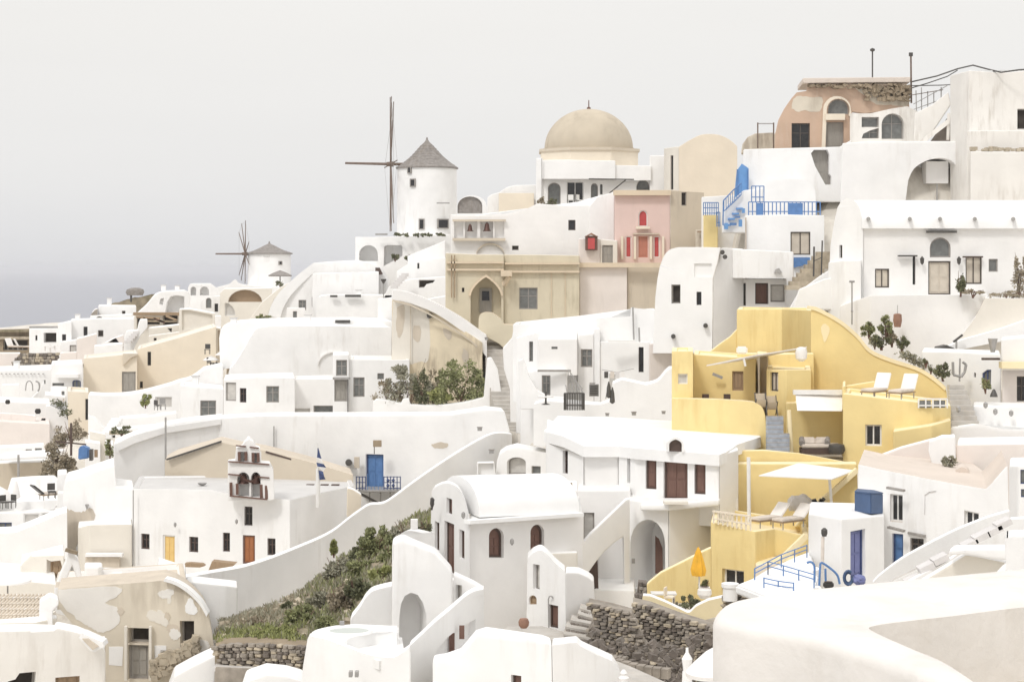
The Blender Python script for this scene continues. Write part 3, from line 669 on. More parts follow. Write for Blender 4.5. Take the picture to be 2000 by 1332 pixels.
facewall(h, [(428, 640), (430, 572), (438, 564), (532, 563), (524, 640)], (428, 245), (532, 245), 8, 'cream_pale',
  ops=[('p', arch(445, 512, 566, 590, 10), 'dtan', .8), ('p', [(439, 617), (439, 592), (446, 592), (454, 599), (459, 608), (460, 617)], 'white', .4)])
h = H('steep diagonal white stair parapet running down from the small windmill', 520, 625, 235, 'stair_parapet', 'wall')
facewall(h, [(484, 628), (512, 590), (546, 562), (578, 545), (592, 540), (560, 560), (535, 585), (524, 612), (520, 628)], (484, 236), (592, 236), 1.5, 'cream_pale')
h = H('thatched mushroom-shaped parasol alone on the bare brown knoll', 263, 587, 285, 'thatched_parasol', 'parasol')
bm = bmesh.new(); lathe(bm, P(264, 577, 285), [(1.2, .0), (1.38, .45), (1.25, .9), (.7, 1.15), (0, 1.2)], 18, jit=.06); finish('thatch', bm, 'thatch', h)
bm = bmesh.new(); tube(bm, P(256, 590, 285), P(256, 575, 285), .16); finish('post', bm, 'metal_dark', h)
bm = bmesh.new()                                                   # bare knoll
kn = curve([(196, 600), (215, 594), (240, 587), (262, 582), (285, 577), (310, 573), (335, 575)], 3)
prism(bm, [P(x, y, 288) for x, y in kn] + [P(335, 640, 288), P(196, 640, 288)], Vector((0, 16, -1)))
bmesh.ops.subdivide_edges(bm, edges=[e for e in bm.edges if e.calc_length() > 3], cuts=3, use_grid_fill=True)
for v in bm.verts: v.co += Vector((R.uniform(-.2, .2), R.uniform(-.3, .3), R.uniform(-.12, .12)))
structure('hill', bm, 'earth')
# ---- big vaulted whites
h = H('great white barrel-vaulted house sweeping up toward the arcaded mill base', 640, 625, 205)
facewall(h, [(522, 640), (524, 615)] + curve([(530, 596), (545, 572), (565, 552), (588, 532), (612, 514)], 4) + [(640, 511), (700, 508), (745, 520), (760, 545), (762, 640)], (522, 206), (762, 204), 12, 'white',
  ops=[('r', (583, 586, 598, 606), 'grey'), ('r', (609, 580, 617, 600), 'grey')])
bm = bmesh.new(); rb = curve([(524, 615), (530, 596), (545, 572), (565, 552), (588, 532), (612, 514)], 4); ri = [(x + 14 + (612 - x) * .10, y + 8) for x, y in rb]
prism(bm, [P(x, y, 205.2) for x, y in rb] + [P(x, y, 205.2) for x, y in ri[::-1]], Vector((0, .7, 0))); finish('rim_band', bm, 'white_clean', h)
block(h, [(610, 200, 534), (740, 200, 530)], 600, 4, 'white', par=0)
h = H('bright white lower vault with two dark roof slots, right of the barred windows', 690, 628, 190)
facewall(h, [(616, 640)] + curve([(617, 600), (620, 585), (626, 579), (640, 577)], 3) + [(765, 577), (765, 640)], (616, 190), (765, 190), 9, 'white_clean')
strip(h, 645, 659, 578.5, 189.5, .22, .3, 'metal_dark', 'roof_slot'); strip(h, 674, 705, 578, 189.5, .25, .3, 'metal_dark', 'roof_slot')
h = H('white arcaded terrace base under the large windmill', 780, 520, 214, 'arcade_base', 'terrace')
block(h, [(694, 214, 463), (880, 214, 459)], 535, 12, 'white', ops=[('a', (701, 479, 738, 510, 497), None, 2.0), ('p', [(749, 520), (750, 482), (755, 479), (783, 479), (786, 484), (786, 500)], None, 2.0)])
h = H('white stepped cascade of small cubes between the mill base and the tan arched building', 820, 575, 196, 'stepped_house')
block(h, [(796, 202, 500), (870, 202, 470)], 560, 5, 'white', par=0)
block(h, [(775, 196, 530), (808, 196, 506), (872, 196, 503)], 600, 6, 'white', ops=[('r', (815, 514, 819, 525), 'slit')], par=0)
facewall(h, [(738, 600), (760, 560), (800, 545), (872, 540), (872, 610), (738, 620)], (738, 190), (872, 190), 5, 'white_clean', ops=[('p', [(818, 562), (818, 547), (850, 547), (846, 552), (833, 555), (828, 562)], 'hole', .5)])
block(h, [(766, 180, 598), (800, 180, 590), (872, 180, 578)], 640, 4, 'white', par=0)
# ---- long white roof and its house
h = H('long low white roof with a soft rounded left end above the plaza house', 600, 690, 172)
facewall(h, [(430, 720), (428, 660)] + curve([(431, 643), (450, 634), (500, 629), (570, 627)], 3) + [(700, 626), (766, 628), (766, 720)], (430, 172), (766, 172), 12, 'white_clean')
strip(h, 655, 684, 628, 171.6, .28, .35, 'metal_dark', 'roof_slot')
h = H('cream-white vault body below the long roof, curving down to the left', 600, 720, 164)
facewall(h, [(440, 790), (442, 745)] + curve([(448, 722), (462, 706), (478, 680), (492, 655), (505, 641), (540, 637)], 4) + [(640, 637), (764, 640), (764, 790)], (440, 164), (764, 164), 9, 'white',
  ops=[])
bm = bmesh.new(); ar = arch(620, 688, 686, 712, 12); ai = [(x * .955 + 654 * .045, y + 2.5) for x, y in ar]
prism(bm, [P(x, y, 163.8) for x, y in ar] + [P(x, y, 163.8) for x, y in ai[::-1]], Vector((0, .5, 0))); finish('arch_moulding', bm, 'offwhite', h)
h = H('white two-storey house with paired grey and brown windows at its left corner', 600, 860, 150)
block(h, [(437, 150, 742), (500, 149, 737), (576, 149, 738)], 880, 8, 'white', ops=[('r', (440.5, 747, 461, 783), 'greyplain'), ('r', (468, 758, 481, 786), 'brown'), ('r', (520, 754, 545, 786), 'grey')], par=.1)
block(h, [(560, 151, 743), (565, 151, 740), (664, 151, 740)], 860, 6, 'offwhite', ops=[('r', (612, 792, 660, 809), 'shade', .5), ('r', (566, 797, 606, 809), 'white', .3)])
block(h, [(650, 150.5, 692), (682, 150.5, 692)], 850, 5, 'white', ops=[('r', (656.5, 703, 678, 734), 'grey'), ('r', (653, 741, 678, 784), 'dgrey')], par=0)
block(h, [(682, 151, 702), (765, 151, 703), (800, 151, 703)], 850, 7, 'white', ops=[('r', (690, 737, 712, 775), 'grey'), ('r', (737, 729, 750, 741), 'shade')], par=.1)
strip(h, 650, 684, 739, 150.2, .18, .3, 'metal_grey', 'sill'); strip(h, 678.5, 680.5, 775, 150.2, 3.0, .12, 'metal_dark', 'drain_pipe')
h = H('small beige stone box house beside the folded white parasols', 460, 715, 178, 'stone_cabin', 'hut')
facewall(h, [(442, 745), (443, 688), (462, 677), (477, 676), (478, 700), (468, 745)], (442, 178), (478, 178), 3, 'tan', roof='tan')
# ---- retaining ramp wall, yellowish
h = H('tall stained yellow buttress wall under the sloping ramp parapet', 850, 790, 152, 'buttress_wall', 'wall')
facewall(h, [(764, 800), (766, 580), (800, 588), (860, 615), (900, 640), (942, 668), (944, 800)], (764, 153), (944, 151), 5, 'buttress', roof='cream_pale')
patch(h, rag([(768, 588), (800, 592), (836, 612), (837, 700), (820, 706), (800, 712), (768, 716)], 1), (764, 153), (944, 151), 'cream_pale', off=.01, name='pale_render')
for q_ in ([(776, 600), (790, 598), (788, 640), (780, 660), (774, 640)], [(808, 636), (822, 640), (818, 668), (808, 660)], [(866, 640), (882, 650), (878, 664), (868, 655)], [(905, 680), (915, 690), (912, 715), (903, 700)]): patch(h, rag(q_, 1), (764, 153), (944, 151), 'stain', off=.03, name='stain_patch')
bm = bmesh.new(); tube(bm, P(839, 616, 151.8), P(839, 616, 153), .25, n=8); finish('drain_hole', bm, 'metal_dark', h)
for x, y0, y1 in ((802, 592, 702), (838, 612, 780)): strip(h, x - .7, x + .7, (y0 + y1) / 2, 152.3, (y1 - y0) / F * 152, .1, 'tan_grey', 'crack_seam')
polyl = [(770, 586), (800, 593), (836, 610), (870, 630), (900, 650), (925, 668), (941, 684)]
for (xa, ya), (xb, yb) in zip(polyl, polyl[1:]): beam(h, P(xa, ya + 2, 151.2), P(xb, yb + 2, 151.2), .14, .14, 'tan_grey', 'drip_edge')
bm = bmesh.new(); tp = curve([(766, 566), (800, 572), (850, 592), (900, 620), (935, 645), (950, 655)], 3); lo = curve([(766, 586), (800, 592), (850, 612), (900, 645), (930, 665), (944, 690)], 3)
prism(bm, [P(x, y, 151.4) for x, y in tp] + [P(951, 700, 151)] + [P(x, y, 151.4) for x, y in lo[::-1]], Vector((0, 2, 0))); bmesh.ops.bevel(bm, geom=list(bm.edges), offset=.05, segments=1, affect='EDGES', clamp_overlap=True)
finish('ramp_parapet', bm, 'offwhite', h)
h = H('low wavy white garden wall holding back the shrubs', 850, 810, 146, 'garden_wall', 'wall')
facewall(h, [(728, 830), (728, 785), (735, 779), (760, 782), (783, 788), (787, 779), (799, 778), (801, 790), (830, 792), (880, 789), (905, 786), (945, 776), (952, 700), (960, 698), (972, 720), (980, 770), (990, 830)], (728, 146), (990, 144), 1.2, 'white')
strip(h, 792, 880, 809, 145.4, .12, .4, 'earth', 'ledge')
# ---- the stair street
h = H('grey stepped lane climbing between white walls beside the yellow buttress', 985, 870, 140, 'stone_stair', 'stairs')
pth = [(1010, 868, 134), (1000, 850, 135.5), (995, 832, 137), (990, 810, 139), (985, 790, 141), (978, 765, 143.5), (975, 742, 146), (970, 715, 149), (968, 690, 152), (966, 668, 155), (962, 655, 158)]
for i in range(len(pth) - 1):
    for k in range(3):
        t = k / 3; a = [pth[i][j] + (pth[i + 1][j] - pth[i][j]) * t for j in range(3)]
        wv = 22 if i < 4 else 17
        c = P(*a); bm = bmesh.new(); box(bm, c + Vector((0, .5, -1.2)), wv * 2.4 / F * a[2], 1.2, 2.4); finish('step', bm, 'paving', h, smooth=False)
for x, y, Y in pth: reg(P(x, y, Y).x, Y, P(x, y, Y).z - 1.5)
h = H('white lane wall snaking down the right side of the grey stepped lane', 1010, 830, 137, 'lane_wall', 'wall')
facewall(h, [(997, 838), (996, 760), (984, 720), (982, 680), (1000, 660), (1003, 640), (1008, 640), (1010, 720), (1012, 745), (1022, 762), (1040, 778), (1075, 790), (1075, 820), (1022, 838)], (997, 138), (1075, 137), 1.0, 'white')
# ---- tan and grey upper centre
h = H('large greyish-white house front carrying the loggia of hanging bells', 1000, 495, 166, 'grey_white_house')
block(h, [(880, 166, 419), (990, 166, 420), (1030, 166, 410), (1050, 166, 400), (1152, 166, 401), (1170, 167, 384), (1200, 167, 378)], 500, 10, 'offwhite',
  ops=[('r', (887, 433, 905, 466), None, .5), ('r', (908, 433, 932, 466), None, .5), ('r', (938, 433, 963, 466), None, .5), ('r', (966, 433, 985, 466), None, .5), ('r', (1110, 430, 1124, 450), 'slit'), ('r', (1000, 480, 1013, 489), 'hole')], par=0)
for i, (x, sz) in enumerate(((918, .42), (951, .52))):
    bm = bmesh.new(); lathe(bm, P(x, 452, 165.8), [(.02, sz * 1.6), (sz * .35, sz * 1.2), (sz * .5, sz * .3), (sz * .75, 0)], 12)
    solo('bell', bm, 'bronze', ['smaller dark bell hanging in the loggia of the grey-white house', 'larger dark bell hanging in the loggia of the grey-white house'][i], 'bell')
bm = bmesh.new(); ar = arch(930, 985, 475, 497, 12); prism(bm, [P(x, y, 165.7) for x, y in ar] + [P(x, y + 3, 165.7) for x, y in ar[::-1]], Vector((0, .3, 0))); finish('arch_moulding', bm, 'tan_grey', h)
strip(h, 884, 987, 468, 165.6, .25, .5, 'tan_grey', 'ledge'); strip(h, 884, 988, 431, 165.7, .18, .35, 'tan_grey', 'cornice')
h = H('tan stone building with a pointed arch doorway and a shuttered window', 1000, 635, 156, 'arched_building', 'building')
block(h, [(870, 156, 494), (984, 156, 497)], 645, 8, 'olive_tan', ops=[('g', (919, 541, 979, 650, 578), None, 1.6), ('r', (902, 562, 907, 571), 'hole', .2)], roof='cream_pale', par=0)
block(h, [(984, 156.5, 497), (1132, 156.5, 499)], 645, 8, 'olive_tan', ops=[('r', (1014, 562, 1050, 604), 'grey')], roof='cream_pale', par=0)
bm = bmesh.new(); box(bm, P(948.5, 587, 157.45), 1.05, .1, 2.1); o = finish('door', bm, 'wood_grey', h, smooth=False)
bm = bmesh.new(); box(bm, P(948.5, 578, 157.38), .62, .06, .8); finish('pane', bm, 'glass_dark', o, smooth=False)
for y in (513, 527): strip(h, 872, 984, y, 155.8, .16, .35, 'tan', 'cornice')
for y in (515, 531): strip(h, 986, 1132, y, 156.3, .16, .35, 'tan', 'cornice')
bm = bmesh.new()
for sx in (0,):
    a1 = arch(915, 983, 536, 578, 12, .45); a2 = arch(919.5, 978.5, 541.5, 578, 12, .45)
    prism(bm, [P(x, y, 155.75) for x, y in a1] + [P(x, y, 155.75) for x, y in a2[::-1]], Vector((0, .22, 0)))
finish('arch_moulding', bm, 'tan', h)
for x in (882, 888): strip(h, x - 1, x + 1, 540, 155.7, 3.6, .15, 'wood_tan', 'drain_pipe')
for x, y0, y1 in ((1077, 530, 636), (1104, 530, 636)): strip(h, x - .8, x + .8, (y0 + y1) / 2, 156.45, (y1 - y0) / F * 156, .06, 'tan', 'pilaster')
strip(h, 978, 1000, 534, 155.3, .5, 1.2, 'tan', 'bracket')
beam(h, P(996, 540, 155.2), P(984, 556, 155.9), .3, .3, 'tan', 'bracket')
h = H('rounded tan buttress bulging at the foot of the pointed arch doorway', 965, 670, 153, 'tan_buttress', 'wall')
facewall(h, [(934, 650), (935, 622)] + curve([(938, 614), (948, 610), (962, 611)], 3) + [(978, 622), (985, 633), (1004, 634), (1004, 700), (975, 672)], (934, 153.4), (1004, 153), 1.5, 'olive_tan', roof='tan')
h = H('tall blank beige house wall standing under the pink house', 1215, 630, 158, 'beige_house')
block(h, [(1132, 158, 517), (1225, 158, 517)], 660, 8, 'pinkish', ops=[], roof='tan')
block(h, [(1225, 158.5, 519), (1320, 158.5, 519)], 660, 8, 'tan_grey', roof='tan', par=0)
strip(h, 1130, 1320, 518, 157.7, .4, .5, 'tan', 'cornice')
h = H('rose-pink house with red shutters, red arched window and tan side wall', 1260, 515, 162, 'pink_house')
block(h, [(1200, 162, 380), (1309, 162, 373)], 520, 9, 'pink', ops=[('a', (1247, 411, 1265, 443, 421), 'red', .2), ('r', (1222, 462, 1233, 503), 'red', .12), ('r', (1247, 462, 1265, 503), 'salmon', .12), ('r', (1277, 462, 1288, 503), 'red', .12)], par=0, roof='tan')
block(h, [(1309.5, 162, 372), (1375, 163, 376)], 520, 8, 'tan_grey', par=.1, roof='tan', ops=[('r', (1331, 376, 1341, 402), 'hole')])
strip(h, 1198, 1310, 377, 161.7, .45, .5, 'tan', 'cornice'); strip(h, 1242, 1269, 445, 161.7, .22, .4, 'cream', 'sill'); strip(h, 1236, 1288, 457, 161.8, .1, .3, 'tan_grey', 'cornice')
for x in (1215, 1240, 1271, 1295): strip(h, x - 2.2, x + 2.2, 484, 161.8, 2.0, .3, 'cream', 'pilaster')
h = H('low cream wall with a grey door and a tiny red gabled shrine', 1165, 515, 160, 'shrine_wall', 'wall')
block(h, [(1130, 160, 466), (1172, 160, 466)], 525, 2, 'pinkish', par=0, ops=[])
block(h, [(1172, 160, 467), (1206, 160, 470)], 525, 2, 'cream_pale', par=0, ops=[('r', (1176, 479, 1197, 518), 'dgrey')])
h = thing('red_shrine', 'tiny red shrine box with a pitched top beside the pink house', 'shrine', (1155, 490, 159.3))
bm = bmesh.new(); box(bm, P(1155, 475, 159.6), 1.05, .5, 1.25); finish('box', bm, 'wood_brown', h, smooth=False)
bm = bmesh.new(); box(bm, P(1155, 476, 159.3), .6, .12, .95); finish('door', bm, 'wood_red', h, smooth=False)
bm = bmesh.new(); prism(bm, [P(1141, 463, 159.2), P(1155, 455, 159.2), P(1169, 463, 159.2), P(1155, 459, 159.2)], Vector((0, .8, 0))); finish('roof', bm, 'terracotta', h, smooth=False)
# ---- church
h = H('domed church with a tan dome on a low drum and arched windows', 1150, 405, 190, 'domed_church', 'church')
block(h, [(1047, 190, 309), (1060, 190, 309)], 420, 9, 'white', par=0)
block(h, [(1060, 190.3, 345), (1300, 190.3, 350), (1320, 190.3, 352)], 420, 9, 'white',
  ops=[('a', (1070, 357, 1095, 400, 368), 'shade', .5), ('r', (1107, 355, 1140, 400), 'wwin', .5), ('a', (1154, 358, 1168, 392, 366), 'shade', .5), ('a', (1172, 360, 1177, 380), 'shade', .5), ('a', (1243, 351, 1269, 372, 366), 'shade', .6)], par=0)
block(h, [(1058, 189.2, 313), (1202, 189.2, 314)], 346, 8, 'white_clean', par=0, ext=.2, ground=False)
block(h, [(1200, 189.6, 323), (1272, 189.6, 324)], 349, 8, 'white', par=0, ext=.2, ground=False)
block(h, [(1269, 190, 304), (1299, 190, 304)], 420, 8, 'white', par=0)
c = P(1150, 290, 195); c.z = 0; zd = P(1150, 293, 195).z; rd = 86.5 / F * 195
bm = bmesh.new()
for k in range(1):
    pts = [c + Vector((math.cos(math.pi / 8 + math.pi / 4 * i) * rd * 1.17, math.sin(math.pi / 8 + math.pi / 4 * i) * rd * 1.17, zd - 1.9)) for i in range(8)]
    prism(bm, pts, Vector((0, 0, 1.55)))
finish('drum', bm, 'cream', h, smooth=False)
bm = bmesh.new(); pts = [c + Vector((math.cos(math.pi / 8 + math.pi / 4 * i) * rd * 1.21, math.sin(math.pi / 8 + math.pi / 4 * i) * rd * 1.21, zd - .35)) for i in range(8)]; prism(bm, pts, Vector((0, 0, .3))); finish('cornice', bm, 'tan_grey', h, smooth=False)
bm = bmesh.new(); hd = (293 - 215.5) / F * 195
lathe(bm, c, [(rd * 1.03, zd - .1), (rd * 1.03, zd + .12)] + [(rd * math.cos(t), zd + .1 + hd * math.sin(t)) for t in [math.pi / 2 * i / 18 for i in range(18)]] + [(0, zd + .1 + hd)], 48); finish('dome', bm, 'dome', h)
bm = bmesh.new(); zt = zd + hd; lathe(bm, c, [(.22, zt), (.2, zt + .25), (.06, zt + .35), (.05, zt + 1.0), (0, zt + 1.1)], 10); finish('finial', bm, 'wood_brown', h)
strip(h, 1057.5, 1059, 352, 188.9, 4.4, .12, 'metal_grey', 'drain_pipe')
beam(h, P(1190, 378, 188.5), P(1222, 352, 188.5), .12, .12, 'metal_dark'); beam(h, P(1150, 350, 188.4), P(1238, 351, 188.4), .3, .12, 'metal_dark'); 
h = H('white sloping house shoulder between the grey-white wall and the pink house', 1175, 465, 165, 'white_lean_to')
facewall(h, [(1150, 480), (1150, 405), (1166, 385), (1200, 375), (1200, 480)], (1150, 164.5), (1200, 164.5), 4, 'white')
h = H('small cream vault with a tan lunette wall beside the large windmill', 925, 418, 205, 'small_vault_house')
facewall(h, [(892, 425), (892, 402)] + arch(893, 950, 382, 402, 10) + [(962, 425)], (892, 205), (962, 205), 5, 'white', ops=[('p', [(893.5, 417), (893.5, 402)] + arch(894, 942, 384, 402, 10)[1:] + [(942, 417)], None, .5)])
bm = bmesh.new(); q = [(894, 416.5), (894, 402)] + arch(894, 941.5, 384.4, 402, 10) + [(941.5, 416.5)]; prism(bm, [P(x, y, 205.3) for x, y in q], Vector((0, .15, 0))); finish('lunette', bm, 'thatch', h)
h = H('white flat-roofed house with a pale yellow side panel, left of the church', 1000, 418, 200)
facewall(h, [(950, 430), (952, 386), (960, 380), (975, 376), (990, 366), (1005, 362), (1050, 361), (1050, 430)], (950, 200), (1050, 200), 8, 'white')
block(h, [(974, 198, 377), (1043, 198, 377)], 430, 1.6, 'cream', par=0, roof='cream_pale')
h = H('tall cream barrel house with a rounded gable and a narrow side slit', 1375, 385, 178, 'cream_barrel_house')
facewall(h, [(1326, 400), (1326, 287)] + curve([(1345, 275), (1365, 265), (1382, 262), (1405, 264), (1425, 273), (1440, 286)], 3) + [(1440, 400)], (1326, 178), (1440, 178), 14, 'cream', roof='cream_pale', bevel=.05)
block(h, [(1297, 181, 290), (1326, 178.2, 286)], 400, 8, 'cream_pale', par=0, ops=[('r', (1309.5, 304, 1315, 371), 'slit', .15)], roof='cream_pale')
h = H('weathered tan terrace wall with old wooden rails beside the blue stair', 1405, 482, 160, 'weathered_wall', 'wall')
block(h, [(1358, 160, 449), (1450, 160, 447)], 495, 2, 'weathered', par=0, roof='weathered')
for x in (1372, 1379, 1386, 1396, 1412): beam(h, P(x, 480, 159.8), P(x, 452, 159.8), .1, .1, 'wood_tan', 'rail_post')
strip(h, 1362, 1425, 453, 159.7, .12, .12, 'wood_tan', 'rail')
# ================================================================ UPPER RIGHT
h = H('roofless orange plaster ruin with a broken slab roof on the skyline', 1640, 290, 150, 'orange_ruin', 'ruin')
facewall(h, [(1512, 300), (1514, 262), (1520, 235), (1532, 212), (1546, 192), (1556, 181), (1575, 178), (1577, 170), (1680, 168), (1775, 168), (1776, 210), (1690, 222), (1664, 219), (1664, 300)], (1512, 150), (1776, 150), .7, 'orange', roof='tan_grey', bevel=.05,
  ops=[('r', (1546, 241, 1582, 290), 'dark', .3), ('a', (1617, 194, 1658, 224, 214), 'shade', .3), ('r', (1613, 239, 1648, 290), 'dgrey', .3)])
facewall(h, [(1512, 300), (1512, 262), (1540, 230), (1776, 230), (1776, 300)], (1512, 157), (1776, 157), .6, 'tan_grey', roof='tan_grey', ground=False)
slab(h, [P(1568, 153, 149.5), P(1778, 151, 149.5), P(1778, 151, 149.5) + Vector((.5, 6, 0)), P(1568, 153, 149.5) + Vector((.5, 6, 0))], .42, 'pinkroof')
a1 = arch(1608, 1662, 188, 215, 12); a2 = arch(1615, 1660, 193, 215, 12); bm = bmesh.new()
prism(bm, [P(1605, 290, 149.8)] + [P(x, y, 149.8) for x, y in a1] + [P(1664, 232, 149.8), P(1658, 226, 149.8)] + [P(x, y, 149.8) for x, y in a2[::-1]] + [P(1612, 290, 149.8)], Vector((0, .25, 0))); finish('arch_surround', bm, 'cream', h)
patch(h, rag([(1546, 212), (1549, 196), (1560, 188), (1585, 191), (1605, 190), (1606, 205), (1598, 219), (1570, 216), (1558, 219)]), (1512, 150), (1776, 150), 'weathered'); patch(h, rag([(1668, 172), (1700, 174), (1730, 176), (1772, 196), (1770, 208), (1740, 206), (1712, 204), (1690, 188)]), (1512, 150), (1776, 150), 'weathered')
strip(h, 1612, 1650, 229, 149.7, .5, .3, 'cream', 'lintel')
bm = bmesh.new()                                                       # broken wall crown: rubble hanging under the slab
for i in range(70):
    x = R.uniform(1575, 1775); k = (x - 1575) / 200
    box(bm, P(x, 168 + R.uniform(-2, 4 + 22 * max(0, k - .45)), 149.5 + R.uniform(-.2, .8)), R.uniform(.12, .5), R.uniform(.2, .5), R.uniform(.08, .22), M=Matrix.Rotation(R.uniform(-.6, .6), 3, 'Y') @ Matrix.Rotation(R.uniform(0, 3), 3, 'Z'))
for i in range(60):
    x = 1735 + R.gauss(0, 22); x = min(max(x, 1690), 1774); box(bm, P(x, 182 + R.uniform(-12, 14), 149.6), R.uniform(.15, .6), R.uniform(.3, .6), R.uniform(.12, .35), M=Matrix.Rotation(R.uniform(-.8, .8), 3, 'Y') @ Matrix.Rotation(R.uniform(0, 3), 3, 'Z'))
o = finish('broken_rubble', bm, 'brown_stone', h, smooth=False); o['kind'] = 'stuff'
h = H('thin pole with a round lamp head standing on the orange ruin', 1704, 152, 152, 'lamp_pole', 'pole')
bm = bmesh.new(); tube(bm, P(1704, 153, 152), P(1704, 98, 152), .06); finish('pole', bm, 'metal_dark', h); bm = bmesh.new(); lathe(bm, P(1704, 100, 152), [(0, -.1), (.2, 0), (.2, .15), (0, .25)], 10); finish('lamp_head', bm, 'metal_dark', h)
h = H('taller bare pole at the corner of the orange ruin where the cables start', 1779, 200, 150, 'cable_pole', 'pole')
bm = bmesh.new(); tube(bm, P(1780, 202, 150), P(1779, 106, 150), .075); finish('pole', bm, 'pole_wood', h); bm = bmesh.new(); box(bm, P(1779, 107, 150), .3, .2, .3); finish('cap', bm, 'metal_dark', h)
bm = bmesh.new()
polytube(bm, [P(*p) for p in ((1782, 160, 150), (1830, 149, 147), (1870, 135, 142), (1900, 128, 140), (1930, 136, 139), (1955, 142, 138), (1990, 137, 137), (2040, 134, 136))], .06, 5)
polytube(bm, [P(*p) for p in ((1782, 172, 150), (1812, 163, 148), (1850, 150, 145), (1870, 138, 142))], .045, 4)
polytube(bm, [P(*p) for p in ((1782, 168, 150), (1840, 167, 147), (1856, 166, 144))], .04, 4)
solo('overhead_cable', bm, 'metal_dark', 'dark overhead cables sagging from the ruin pole to the white tower house', 'cable')
h = H('small rusted railing and post on a stone ledge left of the orange ruin', 1480, 290, 151, 'ledge_railing', 'railing')
facewall(h, [(1447, 300), (1450, 282), (1460, 268), (1475, 261), (1512, 259), (1512, 300)], (1447, 151.5), (1512, 151.5), 2, 'weathered', roof='weathered')
for x in (1480, 1511): beam(h, P(x, 290, 151), P(x, 240, 151), .1, .1, 'pole_wood', 'post')
strip(h, 1480, 1512, 242, 151, .08, .08, 'metal_grey', 'rail')
h = H('white ruined house with an arched blue-grey window, right of the orange ruin', 1730, 290, 147, 'white_ruin', 'ruin')
facewall(h, [(1660, 300), (1660, 222), (1700, 222), (1740, 213), (1772, 208), (1800, 222), (1800, 300)], (1660, 147), (1800, 147), 3, 'white_old',
  ops=[('r', (1683, 229, 1717, 249), 'shade', .5), ('p', [(1683, 271), (1686, 262), (1700, 255), (1717, 250), (1717, 271)], 'grey', .5), ('a', (1722, 222, 1766, 272, 244), 'grey', .6)])
facewall(h, [(1784, 290), (1786, 222), (1820, 205), (1852, 180), (1857, 205), (1812, 272)], (1784, 145), (1857, 144), .5, 'white_old')
facewall(h, [(1800, 300), (1856, 222), (1868, 221), (1862, 250), (1856, 300)], (1800, 148), (1868, 148), .4, 'darkstone', roof='darkstone')
beam(h, P(1800, 278, 143.8), P(1852, 238, 143.6), .5, .35, 'white_old', 'stair_edge'); beam(h, P(1851, 274, 143.6), P(1853, 222, 143.6), .2, .2, 'white_old', 'post')
h = H('tall white tower house with a dark window at the upper right edge', 1940, 385, 139, 'white_tower_house')
block(h, [(1856, 142, 147), (1893, 138.5, 138), (1960, 138.5, 142), (2040, 138.5, 136)], 400, 12, 'white_old', ops=[('r', (1987, 213, 2014, 253), 'hole', .4)], par=0)
block(h, [(1888, 137, 256), (2040, 137, 256)], 400, 2, 'white_old', par=0)
block(h, [(1895, 135.8, 296), (1980, 135.8, 297), (2040, 135.8, 297)], 410, 1, 'white_old', par=0)
bm = bmesh.new()
for i in range(28): box(bm, P(R.uniform(1898, 2010), 294 - R.uniform(0, 4), 136.2), R.uniform(.15, .5), .3, R.uniform(.08, .28), rz=R.uniform(0, 3))
o = finish('loose_stones', bm, 'tanstone', h, smooth=False); o['kind'] = 'stuff'
h = H('white upper terrace wall sweeping below the orange ruin with a grey stair gap', 1560, 380, 146, 'upper_terrace_wall', 'wall')
facewall(h, [(1446, 395), (1452, 292), (1520, 290), (1640, 287), (1662, 274), (1662, 395)], (1446, 146), (1662, 146), 3, 'white', ops=[('p', [(1584, 300), (1590, 293), (1616, 293), (1620, 302), (1620, 340), (1624, 345), (1624, 361), (1612, 361), (1592, 325)], 'dgrey', .7)])
h = H('broad white house body with a deep arched porch and canopy under the tower house', 1800, 395, 141, 'arched_porch_house')
facewall(h, [(1640, 420), (1645, 280), (1700, 276), (1800, 276), (1890, 276), (1900, 276), (1900, 420)], (1640, 141), (1900, 141), 8, 'white', ops=[('p', [(1768, 400), (1772, 366)] + curve([(1774, 352), (1785, 330), (1808, 315), (1835, 309), (1858, 314), (1870, 328)], 3) + [(1870, 400)], None, 3.0)])
bm = bmesh.new(); box(bm, P(1826, 338, 143), 1.7, 1.6, 1.7); finish('hood', bm, 'offwhite', h); beam(h, P(1830, 392, 142), P(1830, 360, 142), .1, .1, 'metal_grey', 'post')
bm = bmesh.new(); q = arch(1849, 1868, 339, 352, 8); prism(bm, [P(x, y, 143.6) for x, y in [(1849, 387)] + q + [(1868, 387)]], Vector((0, .1, 0))); o = finish('door', bm, 'wood_dark', h)
h = H('white barrel roof behind the blue balustrade', 1545, 400, 141, 'small_barrel_house')
facewall(h, [(1490, 420), (1490, 372)] + curve([(1496, 358), (1510, 351), (1560, 350), (1580, 356), (1592, 372)], 3) + [(1596, 420)], (1490, 141), (1596, 141), 5, 'white_clean')
h = H('pale blue pointed door panel at the head of the blue stair', 1448, 385, 148, 'blue_gate', 'gate')
bm = bmesh.new(); prism(bm, [P(x, y, 145.2) for x, y in ((1433, 400), (1439, 334), (1449, 320), (1462, 329), (1462, 400))], Vector((0, .12, 0))); finish('leaf', bm, 'paint_sky', h)
for x in (1440, 1461): beam(h, P(x, 398, 145.1), P(x, 331, 145.1), .09, .09, 'paint_blue', 'frame')
h = H('white stair flank with a steep blue handrail left of the blue balustrade', 1430, 445, 144, 'blue_rail_stair', 'stairs')
facewall(h, [(1410, 455), (1411, 415), (1418, 402), (1452, 372), (1490, 368), (1490, 455)], (1410, 144.5), (1490, 144), 4, 'white')
bm = bmesh.new(); polytube(bm, [P(1412, 440, 144), P(1413, 392, 144), P(1432, 372, 144), P(1448, 358, 144)], .055)
polytube(bm, [P(1415, 412, 144), P(1432, 396, 144), P(1448, 380, 144)], .05)
